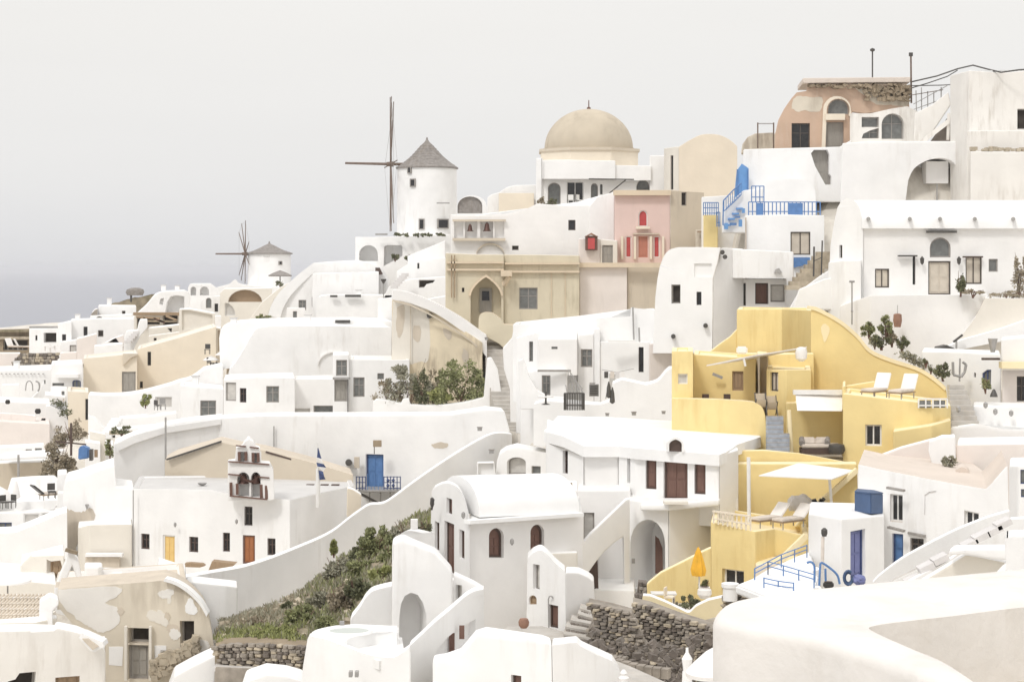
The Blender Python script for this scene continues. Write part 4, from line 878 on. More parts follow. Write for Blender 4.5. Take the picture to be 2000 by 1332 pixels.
for t in range(9): x = 1414 + t * 4.2; y = 392 - t * 4.1; tube(bm, P(x, y, 144), P(x, y + 21, 144), .03, n=5)
finish('handrail', bm, 'paint_blue', h)
for x, y in ((1420, 440), (1428, 428), (1436, 418), (1444, 408)):
    bm = bmesh.new(); box(bm, P(x, y, 144.2), .5, .8, .14); finish('step', bm, 'paint_sky', h)
def fence(h, x0, x1, y0, y1, Y, n, mat, rail=2):
    for i in range(n + 1):
        x = x0 + (x1 - x0) * i / n; beam(h, P(x, y1, Y), P(x, y0, Y), .07, .07, mat, 'post')
    for k in range(rail): strip(h, x0, x1, y0 + (y1 - y0) * k / max(1, rail - .6), Y, .07, .05, mat, 'rail')
h = H('blue balustrade with solid blue panels round the roof terrace', 1540, 420, 134, 'blue_balustrade', 'railing')
fence(h, 1462, 1602, 395, 421, 133.8, 18, 'paint_blue')
for x0, x1 in ((1477, 1491), (1539, 1568)):
    bm = bmesh.new(); box(bm, P((x0 + x1) / 2, 409, 133.6), (x1 - x0) / F * 134, .05, .9); finish('panel', bm, 'paint_blue', h)
fence(h, 1468, 1492, 364, 394, 135.5, 3, 'paint_blue', 2)
h = H('short bright blue railing left of the blue stair, above the tan rails', 1388, 445, 151, 'blue_balustrade', 'railing')
fence(h, 1374, 1403, 396, 421, 151, 7, 'paint_blue', 3); fence(h, 1400, 1406, 415, 443, 150.5, 2, 'paint_blue', 2)
block(h, [(1374, 152, 419), (1402, 152, 419)], 450, 2, 'yellow', par=0)
block(h, [(1370, 153, 385), (1455, 153, 380)], 460, 3, 'white', par=0)
h = H('white cube house with a pale shuttered window above a blue base', 1530, 600, 132, 'white_cube_house')
block(h, [(1455, 132, 421), (1610, 132, 421)], 600, 8, 'white', ops=[('r', (1544, 453, 1583, 498), 'sand', .2)])
bm = bmesh.new(); prism(bm, [P(x, y, 131.7) for x, y in ((1545, 503), (1582, 503), (1582, 516), (1550, 523))], Vector((0, .25, 0))); finish('blue_panel', bm, 'paint_blue', h)
strip(h, 1456, 1457.5, 510, 131.8, 6.2, .1, 'wood_tan', 'drain_pipe')
h = H('white rounded-shoulder house with two dark windows and a square relief', 1370, 670, 122, 'rounded_house')
facewall(h, [(1275, 690), (1280, 580), (1284, 545)] + curve([(1289, 520), (1297, 500), (1308, 488), (1325, 483)], 4) + [(1380, 483), (1408, 484), (1392, 545), (1391, 690)], (1275, 123), (1391, 122), 9, 'white_clean',
  ops=[('r', (1311, 556, 1329, 593), 'hole', .35), ('r', (1360, 570, 1370, 596), 'slit', .3), ('r', (1356, 515, 1390, 541), None, .15)])
facewall(h, [(1392, 690), (1393, 545), (1409, 484), (1452, 486), (1452, 640), (1450, 690)], (1391, 122.02), (1452, 126), 6, 'offwhite', ops=[('p', [(1434, 510), (1453, 510), (1450, 542), (1438, 541)], 'shade', .25)])
for x, y in ((1315, 657), (1378, 636), (1411, 493), (1416, 502)):
    bm = bmesh.new(); tube(bm, P(x, y, 121.6), P(x, y, 123), .16); finish('drain_hole', bm, 'metal_dark', h)
h = H('white roof and porch with dark brown openings behind the yellow house', 1500, 600, 124, 'porch_house')
block(h, [(1451, 126, 545), (1536, 126, 545)], 600, 6, 'offwhite', ops=[('r', (1451.5, 553, 1457, 597), 'brown', .3), ('r', (1475, 553, 1501, 594), 'brownshut', .4), ('r', (1505, 556, 1533, 590), 'greyplain', .3)], par=0)
block(h, [(1430, 124.5, 486), (1550, 124.5, 492)], 543, 6, 'white', par=0, ext=0, ground=False)
bm = bmesh.new(); prism(bm, [P(x, y, 124.2) for x, y in ((1513, 533), (1516, 526), (1522, 524), (1528, 533))], Vector((0, .4, 0))); finish('roof_vent', bm, 'metal_grey', h)
h = H('white stair ramp with a bare lamp post climbing behind the yellow house', 1600, 560, 121, 'stair_ramp', 'stairs')
facewall(h, [(1540, 605), (1560, 570), (1600, 540), (1640, 515), (1640, 605)], (1540, 121), (1640, 121), 4, 'white')
facewall(h, [(1548, 605), (1560, 565), (1610, 545), (1645, 540), (1645, 605)], (1548, 118.5), (1645, 118.5), 1, 'white_clean')
for i in range(9):
    x = 1556 + i * 7.5; y = 562 - i * 8.2; bm = bmesh.new(); box(bm, P(x, y, 123.6 + i * .2), 1.5, 1, .3); finish('step', bm, 'tanstone', h, smooth=False)
h = H('thin metal post with wires beside the blue-based window', 1590, 540, 123, 'lamp_pole', 'pole')
bm = bmesh.new(); tube(bm, P(1589, 540, 123), P(1590, 482, 123), .06); tube(bm, P(1604, 540, 123), P(1606, 470, 123), .05); polytube(bm, [P(1590, 510, 123), P(1605, 503, 123)], .03); finish('post', bm, 'metal_dark', h)
# big vaulted house
h = H('large white barrel-roofed house with an arched fanlight over its door', 1800, 700, 120, 'barrel_roof_house')
block(h, [(1686, 118, 443), (1800, 118, 443), (2040, 118, 443)], 600, 9, 'offwhite', par=0,
  ops=[('a', (1816, 464, 1857, 503, 484), 'shade', .2), ('r', (1813, 510, 1857, 576), 'dsand', .2), ('r', (1886, 501, 1918, 555), 'sand', .2), ('r', (1709, 525, 1737, 562), 'sand', .2), ('r', (1782.5, 501, 1788, 556), 'slit', .2), ('r', (1931, 506, 1949, 531), 'shade', .2)])
a = P(1684, 443, 117.6); e_ = P(2040, 443, 117.6); bm = bmesh.new(); pr = []
for i in range(17):
    t = math.pi * i / 16; pr.append(a + Vector((0, 4.6 - 4.6 * math.cos(t), 1.85 * math.sin(t) ** .8)))
prism(bm, [a - Vector((0, 0, .12))] + pr + [pr[-1] - Vector((0, 0, .12))], Vector((e_.x - a.x, 0, 0))); finish('vault_roof', bm, 'white_clean', h)
facewall(h, [(1616, 720), (1618, 560), (1622, 480), (1630, 430)] + curve([(1636, 405), (1644, 393), (1655, 388), (1668, 392), (1680, 408), (1686, 443)], 3) + [(1686, 720)], (1616, 120.5), (1686, 117.8), 1.4, 'white', ops=[('r', (1639, 479, 1645, 504), 'slit', .2)], ground=False)
strip(h, 1810, 1868, 453, 117.7, .14, .35, 'metal_dark', 'lintel'); strip(h, 1754, 1791, 500, 117.7, .1, .3, 'metal_dark', 'lintel'); strip(h, 1881, 1919, 502, 117.7, .1, .3, 'wood_dark', 'lintel')
for x in (1696, 1777, 1836, 1904, 1979):
    bm = bmesh.new(); tube(bm, P(x, 428, 117.2), P(x, 427, 119), .13, n=8); finish('drain_hole', bm, 'metal_grey', h)
for i, x in enumerate((1801, 1873)):
    q = thing('wall_lantern', ['small dark wall lantern left of the arched fanlight door', 'small dark wall lantern right of the arched fanlight door'][i], 'lantern', (x, 511, 117.6), 'lanterns either side of the fanlight door')
    bm = bmesh.new(); lathe(bm, P(x, 514, 117.6), [(.02, -.12), (.11, 0), (.14, .28), (.03, .42), (0, .45)], 8); finish('lamp_body', bm, 'metal_dark', q)
block(h, [(1640, 117, 597), (1700, 115.5, 576), (1790, 115.5, 575), (1930, 115.5, 574)], 720, 3, 'offwhite', par=0)
block(h, [(1618, 118.8, 512), (1650, 117.2, 508), (1682, 117.0, 508)], 700, 1.6, 'white', par=0, ground=False)
h = H('slim white outdoor shower post with a dark head on the barrel house side wall', 1664, 640, 116, 'shower_post', 'shower')
bm = bmesh.new(); tube(bm, P(1664, 634, 115.5), P(1664, 548, 115.5), .045); tube(bm, P(1659, 550, 115.5), P(1669, 550, 115.5), .07); tube(bm, P(1662, 608, 115.5), P(1666, 608, 115.5), .06); finish('post', bm, 'metal_grey', h)
h = H('sweeping white parasol-like roof canopy right of the barrel house terrace', 1940, 690, 112, 'sweeping_roof', 'roof')
facewall(h, curve([(1850, 690), (1868, 668), (1890, 640), (1910, 612), (1924, 583)], 4) + [(1990, 583), (2040, 583), (2040, 700), (1850, 700)], (1850, 112), (2040, 112), 5, 'cream_pale')
bm = bmesh.new(); t1 = curve([(1852, 678), (1880, 664), (1930, 650), (1980, 634), (2040, 612)], 4); t2 = curve([(1852, 690), (1880, 682), (1930, 672), (1980, 662), (2040, 650)], 4)
prism(bm, [P(x, y, 111.3) for x, y in t1] + [P(x, y, 111.3) for x, y in t2[::-1]], Vector((0, .7, 0))); finish('rim_band', bm, 'white_clean', h)
h = H('dark folded awning frame on the parapet left of the sweeping white roof', 1850, 686, 111, 'folded_awning', 'awning')
bm = bmesh.new(); prism(bm, [P(x, y, 111) for x, y in ((1831, 686), (1833, 678), (1850, 674), (1868, 682), (1869, 686))], Vector((0, 1, 0))); finish('frame', bm, 'metal_dark', h)
beam(h, P(1868, 684, 110.8), P(1868, 663, 110.8), .1, .1, 'metal_grey', 'post'); beam(h, P(1862, 668, 110.8), P(1880, 654, 110.8), .12, .12, 'metal_dark', 'arm')
h = H('white house corner with blue framed window and cream band at the right edge', 1950, 800, 104, 'blue_window_house')
block(h, [(1800, 106, 686), (1870, 105, 687), (1915, 104, 690), (1955, 103, 692)], 850, 5, 'white', par=0, ops=[('p', [(1918, 760), (1918, 729), (1928, 722), (1936, 722), (1935, 760)], 'bluewin', .15), ('r', (1902, 728, 1906, 737), 'hole')])
block(h, [(1955, 102, 663), (2040, 102, 655)], 716, 4, 'offwhite', par=0, ext=.2, ground=False)
block(h, [(1957, 102.6, 718), (2040, 102.6, 716)], 850, 4, 'pinkish', par=0, ops=[('r', (1986, 735, 2008, 784), 'dark', .3)])
strip(h, 1954, 2040, 713, 101.6, .35, .7, 'yellow_trim', 'cornice'); strip(h, 1918, 1952, 701, 101.9, .12, .3, 'wood_dark', 'lintel')
block(h, [(1900, 100, 792), (1950, 99, 794), (2040, 98.5, 794)], 860, 3, 'white', par=0)
for x, y in ((1872, 800), (1944, 805), (1975, 808), (1925, 792)):
    bm = bmesh.new(); lathe(bm, P(x, y, 98.4), [(.03, -.15), (.12, -.05), (.12, .12), (.02, .2)], 8); finish('wall_light', bm, 'metal_grey', h)
h = H('tall tapering grey wire planter standing by the right-edge house', 1939, 685, 101, 'wire_planter', 'planter')
bm = bmesh.new(); lathe(bm, P(1939, 688, 101), [(.12, 0), (.27, .75)], 14)
finish('basket', bm, 'metal_grey', h)
h = H('white wall niche with curved metal lamp frame above the right stairs', 1873, 740, 104, 'niche_frame', 'ornament')
bm = bmesh.new(); polytube(bm, [P(*p) for p in ((1861, 707, 103.6), (1862, 732, 103.6), (1877, 736, 103.6), (1884, 727, 103.6), (1887, 712, 103.6), (1880, 707, 103.6))], .08); polytube(bm, [P(1875, 700, 103.6), (P(1874, 745, 103.6))], .05); finish('frame', bm, 'metal_grey', h)
h = H('grey stone stair flight descending between the yellow house and the right-edge house', 1885, 832, 99, 'stone_stair', 'stairs')
for i in range(9):
    y = 752 + i * 10; x0 = 1852 + i * .4; x1 = 1882 + i * 4.0; Yq = 101.5 - i * .45
    bm = bmesh.new(); box(bm, P((x0 + x1) / 2, y + 5, Yq), (x1 - x0) / F * Yq, .5, .3); finish('step', bm, 'paving', h, smooth=False)
    bm = bmesh.new(); box(bm, P((x0 + x1) / 2, y + 11, Yq + .1), (x1 - x0) / F * Yq - .05, .4, .3); finish('riser', bm, 'greystone', h, smooth=False)
h = H('long white wall and terrace below the right-edge stairs', 1920, 900, 96, 'terrace_wall', 'wall')
block(h, [(1856, 97, 836), (1915, 97, 832), (1960, 97, 842), (2040, 97, 838)], 960, 4, 'offwhite', par=0)
for x, y in ((1925, 874), (1949, 879)):
    bm = bmesh.new(); lathe(bm, P(x, y, 96.5), [(.03, -.15), (.13, -.05), (.12, .12), (.02, .2)], 8); finish('wall_light', bm, 'metal_grey', h)
h = H('thin broken railings and a leaning stair rail beside the white ruin', 1810, 215, 147.5, 'broken_railing', 'railing')
for x in (1790, 1800, 1812, 1824, 1838): beam(h, P(x, 222, 147.5), P(x + R.uniform(-1, 1), 170 + R.uniform(0, 14), 147.5), .07, .07, 'metal_grey', 'post')
beam(h, P(1782, 186, 147.5), P(1842, 176, 147.5), .07, .06, 'pole_wood', 'rail'); beam(h, P(1784, 204, 147.5), P(1850, 168, 147.2), .07, .06, 'metal_grey', 'rail'); beam(h, P(1780, 216, 147.5), P(1836, 196, 147.5), .06, .06, 'metal_grey', 'rail')
h = H('pale blue wash and scattered blue steps at the foot of the blue stair', 1432, 446, 142.8, 'blue_planters', 'planter')
for i, (x, y, w_, h_) in enumerate(((1418, 442, 7, 12), (1432, 438, 12, 5), (1446, 436, 6, 14), (1440, 424, 10, 4), (1452, 412, 5, 9))):
    bm = bmesh.new(); box(bm, P(x, y, 142.8), w_ / F * 143, .4, h_ / F * 143); finish('box', bm, ['paint_sky', 'paint_blue'][i % 2], h, smooth=False)
# ================================================================ YELLOW HOUSE
h = H('tall yellow house block with an angled corner at the top of the yellow complex', 1520, 690, 108, 'yellow_house')
block(h, [(1439, 109.5, 604), (1527, 107.5, 603), (1586, 110, 606)], 720, 7, 'yellow', roof='yellow_trim', par=.15)
facewall(h, [(1378, 700), (1385, 688), (1405, 672), (1425, 658), (1440, 642), (1440, 720), (1378, 720)], (1378, 110), (1440, 109.6), 1, 'yellow', roof='yellow_trim')
h = H('huge plain yellow wall sweeping down to the right behind the sun loungers', 1720, 860, 104, 'yellow_sweep_wall', 'wall')
facewall(h, [(1584, 900), (1584, 600)] + curve([(1600, 604), (1640, 626), (1675, 655), (1700, 684), (1740, 702), (1790, 718), (1820, 735), (1846, 757), (1850, 790)], 4) + [(1858, 850), (1858, 900)], (1584, 106), (1858, 102), 1.2, 'yellow', roof='yellow_trim')
bm = bmesh.new(); t1 = curve([(1584, 598), (1600, 602), (1640, 624), (1675, 653), (1700, 682), (1740, 700), (1790, 716), (1820, 733), (1848, 756)], 4); t2 = [(x - 2, y + 7) for x, y in t1]
yf = lambda x: 106 - 4 * (x - 1584) / 274 - .12
prism(bm, [P(x, y, yf(x)) for x, y in t1] + [P(x, y, yf(x)) for x, y in t2[::-1]], Vector((0, 1.3, 0))); finish('coping', bm, 'yellow_trim', h)
patch(h, rag([(1603, 640), (1610, 633), (1620, 640), (1618, 655), (1611, 668), (1606, 655)], 1), (1584, 106), (1858, 102), 'yellow_trim', name='worn_patch')
h = H('lower left yellow house with a tiny square window and a terrace recess', 1400, 850, 101, 'yellow_house')
block(h, [(1312, 101.2, 686), (1354, 101, 686)], 850, 5, 'yellow', roof='yellow_trim', ops=[('r', (1324, 730, 1343, 750), 'white', .2)], par=.1)
block(h, [(1354, 104.5, 692), (1410, 104, 696), (1476, 103.4, 700)], 800, 5, 'yellow', roof='yellow_trim', ops=[('r', (1430, 725, 1452, 763), 'yellowwin', .2)], par=.1)
facewall(h, [(1312, 860), (1312, 778), (1354, 779), (1400, 780), (1450, 783)] + curve([(1470, 785), (1485, 792), (1493, 806), (1496, 830), (1497, 880)], 3) + [(1312, 880)], (1312, 100.6), (1497, 98.6), .8, 'yellow', roof='yellow_trim')
for x in (1378, 1420): 
    bm = bmesh.new(); box(bm, P(x, 775, 102.5), .35, .35, .3); finish('planter_box', bm, 'wood_dark', h)
block(h, [(1316, 101.5, 789), (1490, 100, 796)], 860, 3, 'yellow_trim', par=0, roof='pinkroof', ext=0)
h = H('middle yellow house with a small barred window above the striped blue-grey steps', 1580, 800, 100, 'yellow_house')
block(h, [(1497, 101, 722), (1536, 100, 722), (1584, 100.8, 722)], 812, 5, 'yellow', roof='yellow_trim', ops=[('r', (1504, 727, 1520, 764), 'sand', .2)], par=.1)
block(h, [(1536, 100.6, 770), (1552, 100.2, 786), (1648, 100.2, 790)], 890, 1.5, 'yellow', roof='yellow_trim', par=0)
block(h, [(1478, 104.6, 690), (1500, 104, 692)], 800, 3, 'tan_grey', par=0, roof='yellow_trim')
block(h, [(1440, 106.4, 690), (1590, 105, 690)], 760, .8, 'yellow', par=0, roof='yellow_trim')
h = H('long taut white shade sail stretched high over the yellow terrace', 1480, 700, 101, 'shade_sail', 'shade sail')
bm = bmesh.new(); pts = [P(1380, 713, 98.5), P(1470, 694, 99.5), P(1576, 677, 102), P(1500, 694, 105), P(1440, 704, 103)]; prism(bm, pts, Vector((0, 0, -.06))); finish('cloth', bm, 'sailcloth', h)
bm = bmesh.new(); tube(bm, P(1456, 715, 99.4), P(1452, 698, 99.4), .06); finish('pole', bm, 'metal_white', h)
bm = bmesh.new(); tube(bm, P(1483, 790, 103), P(1482, 692, 103), .05); finish('pole', bm, 'metal_white', h)
h = thing('hanging_lantern', 'big white paper-like lantern hanging at the right end of the shade sail', 'lantern', (1565, 706, 101.5))
bm = bmesh.new(); lathe(bm, P(1565, 706, 101.5), [(.12, 0), (.3, .15), (.34, .5), (.28, .72), (.1, .8)], 14); finish('shade', bm, 'cushion_white', h)
h = H('white boxy cushion seat on the roof behind the shade sail', 1492, 700, 104, 'roof_cushion', 'cushion')
bm = bmesh.new(); box(bm, P(1449, 684, 105.5), .6, .5, .42); bmesh.ops.bevel(bm, geom=list(bm.edges), offset=.08, segments=2, affect='EDGES'); finish('cushion', bm, 'cushion_white', h)
h = H('pale metal wall sconce on the yellow recess wall under the shade sail', 1402, 735, 104, 'wall_sconce', 'lamp')
beam(h, P(1392, 730, 103.6), P(1411, 738, 103.6), .12, .16, 'metal_grey', 'arm')
# steps
h = H('blue-grey striped steps rising between the two yellow houses', 1520, 885, 96, 'painted_stair', 'stairs')
for i in range(9):
    y = 882 - i * 8.5; Yq = 95.5 + i * .35; x0 = 1497; x1 = 1541 - (12 if i > 4 else 0)
    bm = bmesh.new(); box(bm, P((x0 + x1) / 2, y + 4, Yq), (x1 - x0) / F * Yq, .45, .26); finish('step', bm, 'step_blue', h, smooth=False)
    bm = bmesh.new(); box(bm, P((x0 + x1) / 2, y - .8, Yq + .02), (x1 - x0) / F * Yq, .47, .045); finish('nosing', bm, 'frame_grey', h, smooth=False)
# striped folded deck chairs
def deck_chair(label, x, y, Y, s, group):
    t = thing('deck_chair', label, 'deck chair', (x, y, Y), group); b = P(x, y, Y)
    for dx in (-.28, .28):
        beam(t, b + Vector((dx * s, -.3 * s, 0)), b + Vector((dx * s, .35 * s, 1.05 * s)), .05, .05, 'metal_dark', 'leg'); beam(t, b + Vector((dx * s, .35 * s, 0)), b + Vector((dx * s, -.3 * s, .75 * s)), .05, .05, 'metal_dark', 'leg')
    bm = bmesh.new(); prof = curve([(-.32, .72), (-.1, .38), (.12, .36), (.34, 1.02)], 4)
    for (y0, z0), (y1, z1) in zip(prof, prof[1:]):
        vs = [bm.verts.new(b + Vector((dx * s, yy * s, zz * s))) for dx, yy, zz in ((-.25, y0, z0), (.25, y0, z0), (.25, y1, z1), (-.25, y1, z1))]; bm.faces.new(vs)
    bmesh.ops.solidify(bm, geom=bm.faces[:], thickness=.03); finish('sling', bm, 'cream', t); return t
deck_chair('dark-framed deck chair, left one at the head of the striped steps', 1486, 806, 99.2, 1.0, 'deck chairs at the head of the striped steps')
deck_chair('dark-framed deck chair, right one at the head of the striped steps', 1507, 811, 99.4, 1.0, 'deck chairs at the head of the striped steps')
# awning room
h = H('yellow covered lounge with a white awning and cream sofa alcove', 1598, 885, 97, 'covered_lounge', 'house')
block(h, [(1534, 99.8, 786), (1648, 99.8, 786)], 900, 1.0, 'yellow', roof='yellow_trim', par=0)
strip(h, 1549, 1646, 766, 99, .25, .3, 'metal_white', 'awning_bar')
bm = bmesh.new(); prism(bm, [P(1553, 763, 99.4), P(1646, 769, 99.4), P(1645, 803, 97.6), P(1557, 802, 97.6)], Vector((0, .04, .05))); finish('awning', bm, 'sailcloth', h)
bm = bmesh.new(); tube(bm, P(1545, 884, 97.4), P(1541, 801, 97.4), .13, .11, 10); finish('column', bm, 'yellow_trim', h)
block(h, [(1440, 94, 880), (1490, 94, 879), (1560, 93.6, 884), (1610, 93.2, 893), (1672, 92.8, 906)], 1010, .7, 'yellow', roof='yellow_trim', par=0, ext=2)
block(h, [(1450, 98, 895), (1648, 97.5, 895)], 930, 3.5, 'tan_grey', roof='paving', par=0, ground=False)
h = H('cream cushioned sofa with striped bolsters under the white awning', 1600, 886, 96, 'garden_sofa', 'sofa')
bm = bmesh.new(); box(bm, P(1602, 880, 97.5), 2.1, .8, .3); finish('base', bm, 'wood_dark', h)
bm = bmesh.new(); box(bm, P(1602, 870, 97.5), 2.1, .8, .2); bmesh.ops.bevel(bm, geom=list(bm.edges), offset=.06, segments=2, affect='EDGES'); finish('seat_cushion', bm, 'cushion', h)
for x in (1580, 1604): 
    bm = bmesh.new(); box(bm, P(x, 860, 97.8), .64, .2, .36); bmesh.ops.bevel(bm, geom=list(bm.edges), offset=.06, segments=2, affect='EDGES'); finish('back_cushion', bm, 'cushion', h)
for x in (1566, 1616):
    bm = bmesh.new(); tube(bm, P(x, 866, 97.2), P(x, 857, 98), .15, n=10); finish('bolster', bm, 'thatch', h)
q = thing('round_pouf', 'round dark pouf beside the cream sofa under the awning', 'pouf', (1633, 886, 96.8)); bm = bmesh.new(); lathe(bm, P(1634, 886, 96.8), [(.36, 0), (.46, .2), (.4, .48), (.1, .54)], 14); finish('body', bm, 'metal_dark', q)
# right block with loungers
h = H('square yellow block with a two-leaf window carrying the sun terrace', 1740, 890, 97, 'yellow_house')
block(h, [(1646, 97, 768), (1795, 96.2, 785), (1822, 96.4, 788), (1857, 98.2, 792)], 910, 4.2, 'yellow', roof='yellow_trim', ops=[('r', (1690, 829, 1722, 871), 'wwin', .25)], par=.2)
block(h, [(1744, 95, 842), (1820, 95.2, 830), (1857, 96.6, 820)], 900, 2, 'yellow', roof='yellow_trim', par=0)
block(h, [(1645, 97.2, 756), (1652, 97.2, 753)], 800, 4.6, 'yellow', roof='yellow_trim', par=0, ext=0, ground=False)
facewall(h, [(1646, 770), (1648, 754), (1710, 744), (1712, 770)], (1646, 101.4), (1712, 101.6), .3, 'yellow', roof='yellow_trim', ground=False)
h = H('low glass and steel railing at the right end of the sun terrace', 1820, 795, 96, 'glass_railing', 'railing')
fence(h, 1794, 1850, 779, 797, 96.1, 4, 'metal_white', 2)
for x0, x1 in ((1796, 1818), (1824, 1846)):
    bm = bmesh.new(); box(bm, P((x0 + x1) / 2, 789, 96.15), (x1 - x0) / F * 96, .02, .38); finish('glass_panel', bm, 'glass_grey', h)
def lounger(label, x, y, Y, s, rz, group, back=62, mat='cushion_white'):
    t = thing('sun_lounger', label, 'sun lounger', (x, y, Y), group); b = P(x, y, Y); M3 = Matrix.Rotation(rz, 3, 'Z'); W = lambda p: b + M3 @ (Vector(p) * s)
    for px_, py_ in ((.28, .1), (-.28, .1), (.28, -1.1), (-.28, -1.1)): beam(t, W((px_, py_, 0)), W((px_, py_, .28)), .05, .05, 'metal_grey', 'leg')
    bm = bmesh.new(); box(bm, W((0, -.5, .28)), .66 * s, 1.35 * s, .06, rz=rz); finish('frame', bm, 'wood_tan', t)
    bm = bmesh.new(); box(bm, W((0, -.55, .36)), .62 * s, 1.25 * s, .12 * s, rz=rz); bmesh.ops.bevel(bm, geom=list(bm.edges), offset=.04, segments=2, affect='EDGES'); finish('mattress', bm, 'cushion', t)
    a = math.radians(back); bm = bmesh.new(); M = M3 @ Matrix.Rotation(a, 3, 'X'); c = W((0, .1 + .36 * math.cos(a), .38 + .36 * math.sin(a))); box(bm, c, .66 * s, .75 * s, .09 * s, M=M); bmesh.ops.bevel(bm, geom=list(bm.edges), offset=.03, segments=2, affect='EDGES'); finish('backrest', bm, mat, t)
    return t
lounger('white sun lounger with raised back, left one on the yellow sun terrace', 1718, 776, 98.6, 1.25, math.radians(-38), 'sun loungers on the yellow terrace')
lounger('white sun lounger with raised back, right one on the yellow sun terrace', 1771, 778, 98.6, 1.25, math.radians(-38), 'sun loungers on the yellow terrace')
# lower yellow terrace
h = H('deep yellow terrace wall with a diagonal stair parapet beside the white house', 1560, 1000, 90, 'yellow_terrace', 'terrace')
block(h, [(1440, 93, 905), (1500, 93, 905), (1600, 93, 905), (1674, 92, 905)], 1020, 1, 'yellow', roof='yellow_trim', par=0, ext=2)
facewall(h, [(1550, 1030), (1590, 985), (1640, 945), (1674, 915), (1676, 1000), (1672, 1030)], (1550, 90.2), (1676, 89.6), .8, 'yellow', roof='yellow_trim', ground=False)
beam(h, P(1588, 995, 89.4), P(1674, 917, 89.4), .35, .22, 'yellow_trim', 'stair_coping')
block(h, [(1388, 86.4, 1018), (1475, 84.8, 1037), (1514, 86.2, 1032), (1580, 86, 1046)], 1185, 5.2, 'yellow', roof='yellow_trim', ops=[('r', (1410, 1112, 1453, 1158), 'wwin', .3)], par=.5)
block(h, [(1475, 84.2, 1102), (1560, 84, 1096)], 1150, 2, 'cream', roof='yellow_trim', par=0, ground=False)
beam(h, P(1520, 1098, 84), P(1574, 1046, 84), .35, .25, 'yellow_trim', 'stair_coping')
h = H('white diamond shade sail on slim white posts over the lower yellow terrace', 1560, 935, 88, 'shade_sail', 'shade sail')
bm = bmesh.new(); cpts = [P(1482, 928, 86.5), P(1560, 904, 90.5), P(1670, 918, 91), P(1625, 935, 86.5)]; prism(bm, cpts, Vector((0, 0, -.05))); finish('cloth', bm, 'sailcloth', h)
bm = bmesh.new(); tube(bm, P(1463, 1020, 87), P(1462, 893, 87), .09, n=10); finish('post', bm, 'metal_white', h)
bm = bmesh.new(); tube(bm, P(1624, 985, 87.5), P(1620, 934, 87), .07, n=10); finish('post', bm, 'metal_white', h)
h = H('pale wooden slatted railing at the left corner of the lower yellow terrace', 1420, 1020, 86, 'wooden_railing', 'railing')
for i in range(9): x = 1394 + i * 9; beam(h, P(x, 1022 + i * 1.9, 86 - i * .12), P(x, 998 + i * 1.2, 86 - i * .12), .09, .07, 'cream', 'baluster')
beam(h, P(1392, 998, 86), P(1466, 1008, 85), .1, .08, 'cream', 'rail'); beam(h, P(1392, 1012, 86), P(1466, 1024, 85), .08, .06, 'cream', 'rail')
lounger('white sling lounger, left one on the lower yellow terrace', 1512, 1026, 87.5, 1.15, math.radians(-52), 'sling loungers on the lower yellow terrace', 45, 'sailcloth')
lounger('white sling lounger, right one on the lower yellow terrace', 1556, 1028, 87.2, 1.15, math.radians(-52), 'sling loungers on the lower yellow terrace', 45, 'sailcloth')
h = H('crumpled grey cloth cover over furniture at the back of the lower yellow terrace', 1565, 990, 89, 'cloth_cover', 'cloth')
bm = bmesh.new(); bmesh.ops.create_icosphere(bm, subdivisions=4, radius=1)
for v in bm.verts: n_ = math.sin(v.co.x * 7) * .1 + math.sin(v.co.y * 9 + 1) * .1 + R.uniform(-.04, .04); v.co = Vector((v.co.x * .62, v.co.y * .45, max(-.3, v.co.z * .42))) * (1 + n_) + P(1564, 984, 89)
finish('cloth', bm, 'sail_grey', h)
bm = bmesh.new()
for i in range(14): box(bm, P(1585 + R.uniform(0, 26), 985 + R.uniform(-9, 6), 89), R.uniform(.1, .3), .2, R.uniform(.06, .2), M=Matrix.Rotation(R.uniform(-1, 1), 3, 'Y'))
finish('stacked_frames', bm, 'metal_dark', h, smooth=False)
h = H('triangular yellow garden wall falling toward the dark stone wall', 1330, 1150, 82, 'yellow_garden_wall', 'wall')
facewall(h, [(1262, 1178), (1263, 1140), (1290, 1118), (1330, 1098), (1365, 1080), (1390, 1068), (1390, 1178)], (1262, 82.6), (1390, 84), .5, 'yellow', roof='yellow_trim', ground=False)
facewall(h, [(1254, 1172), (1256, 1163)] + curve([(1270, 1164), (1300, 1176), (1330, 1190), (1346, 1196), (1360, 1184), (1385, 1172)], 3) + [(1412, 1166), (1414, 1200), (1360, 1215), (1340, 1210), (1256, 1178)], (1254, 78), (1414, 78), .6, 'yellow_trim', roof='white')
h = H('closed amber garden parasol beside the triangular yellow wall', 1366, 1150, 81, 'closed_parasol', 'parasol')
bm = bmesh.new(); tube(bm, P(1366, 1160, 81), P(1365, 1070, 81), .035); finish('pole', bm, 'metal_white', h)
bm = bmesh.new(); zt = P(1364, 1068, 81); prof = [(.02, 0), (.1, -.2), (.2, -.6), (.28, -1.0), (.24, -1.25), (.12, -1.2)]
n = 16; rings = [[bm.verts.new(zt + Vector((math.cos(2 * math.pi * i / n) * r * (1 + .28 * (i % 2)), math.sin(2 * math.pi * i / n) * r * (1 + .28 * (i % 2)), z))) for i in range(n)] for r, z in prof]
for a, b in zip(rings, rings[1:]):
    for i in range(n): bm.faces.new((a[i], a[(i + 1) % n], b[(i + 1) % n], b[i]))
finish('folded_canopy', bm, 'amber', h)
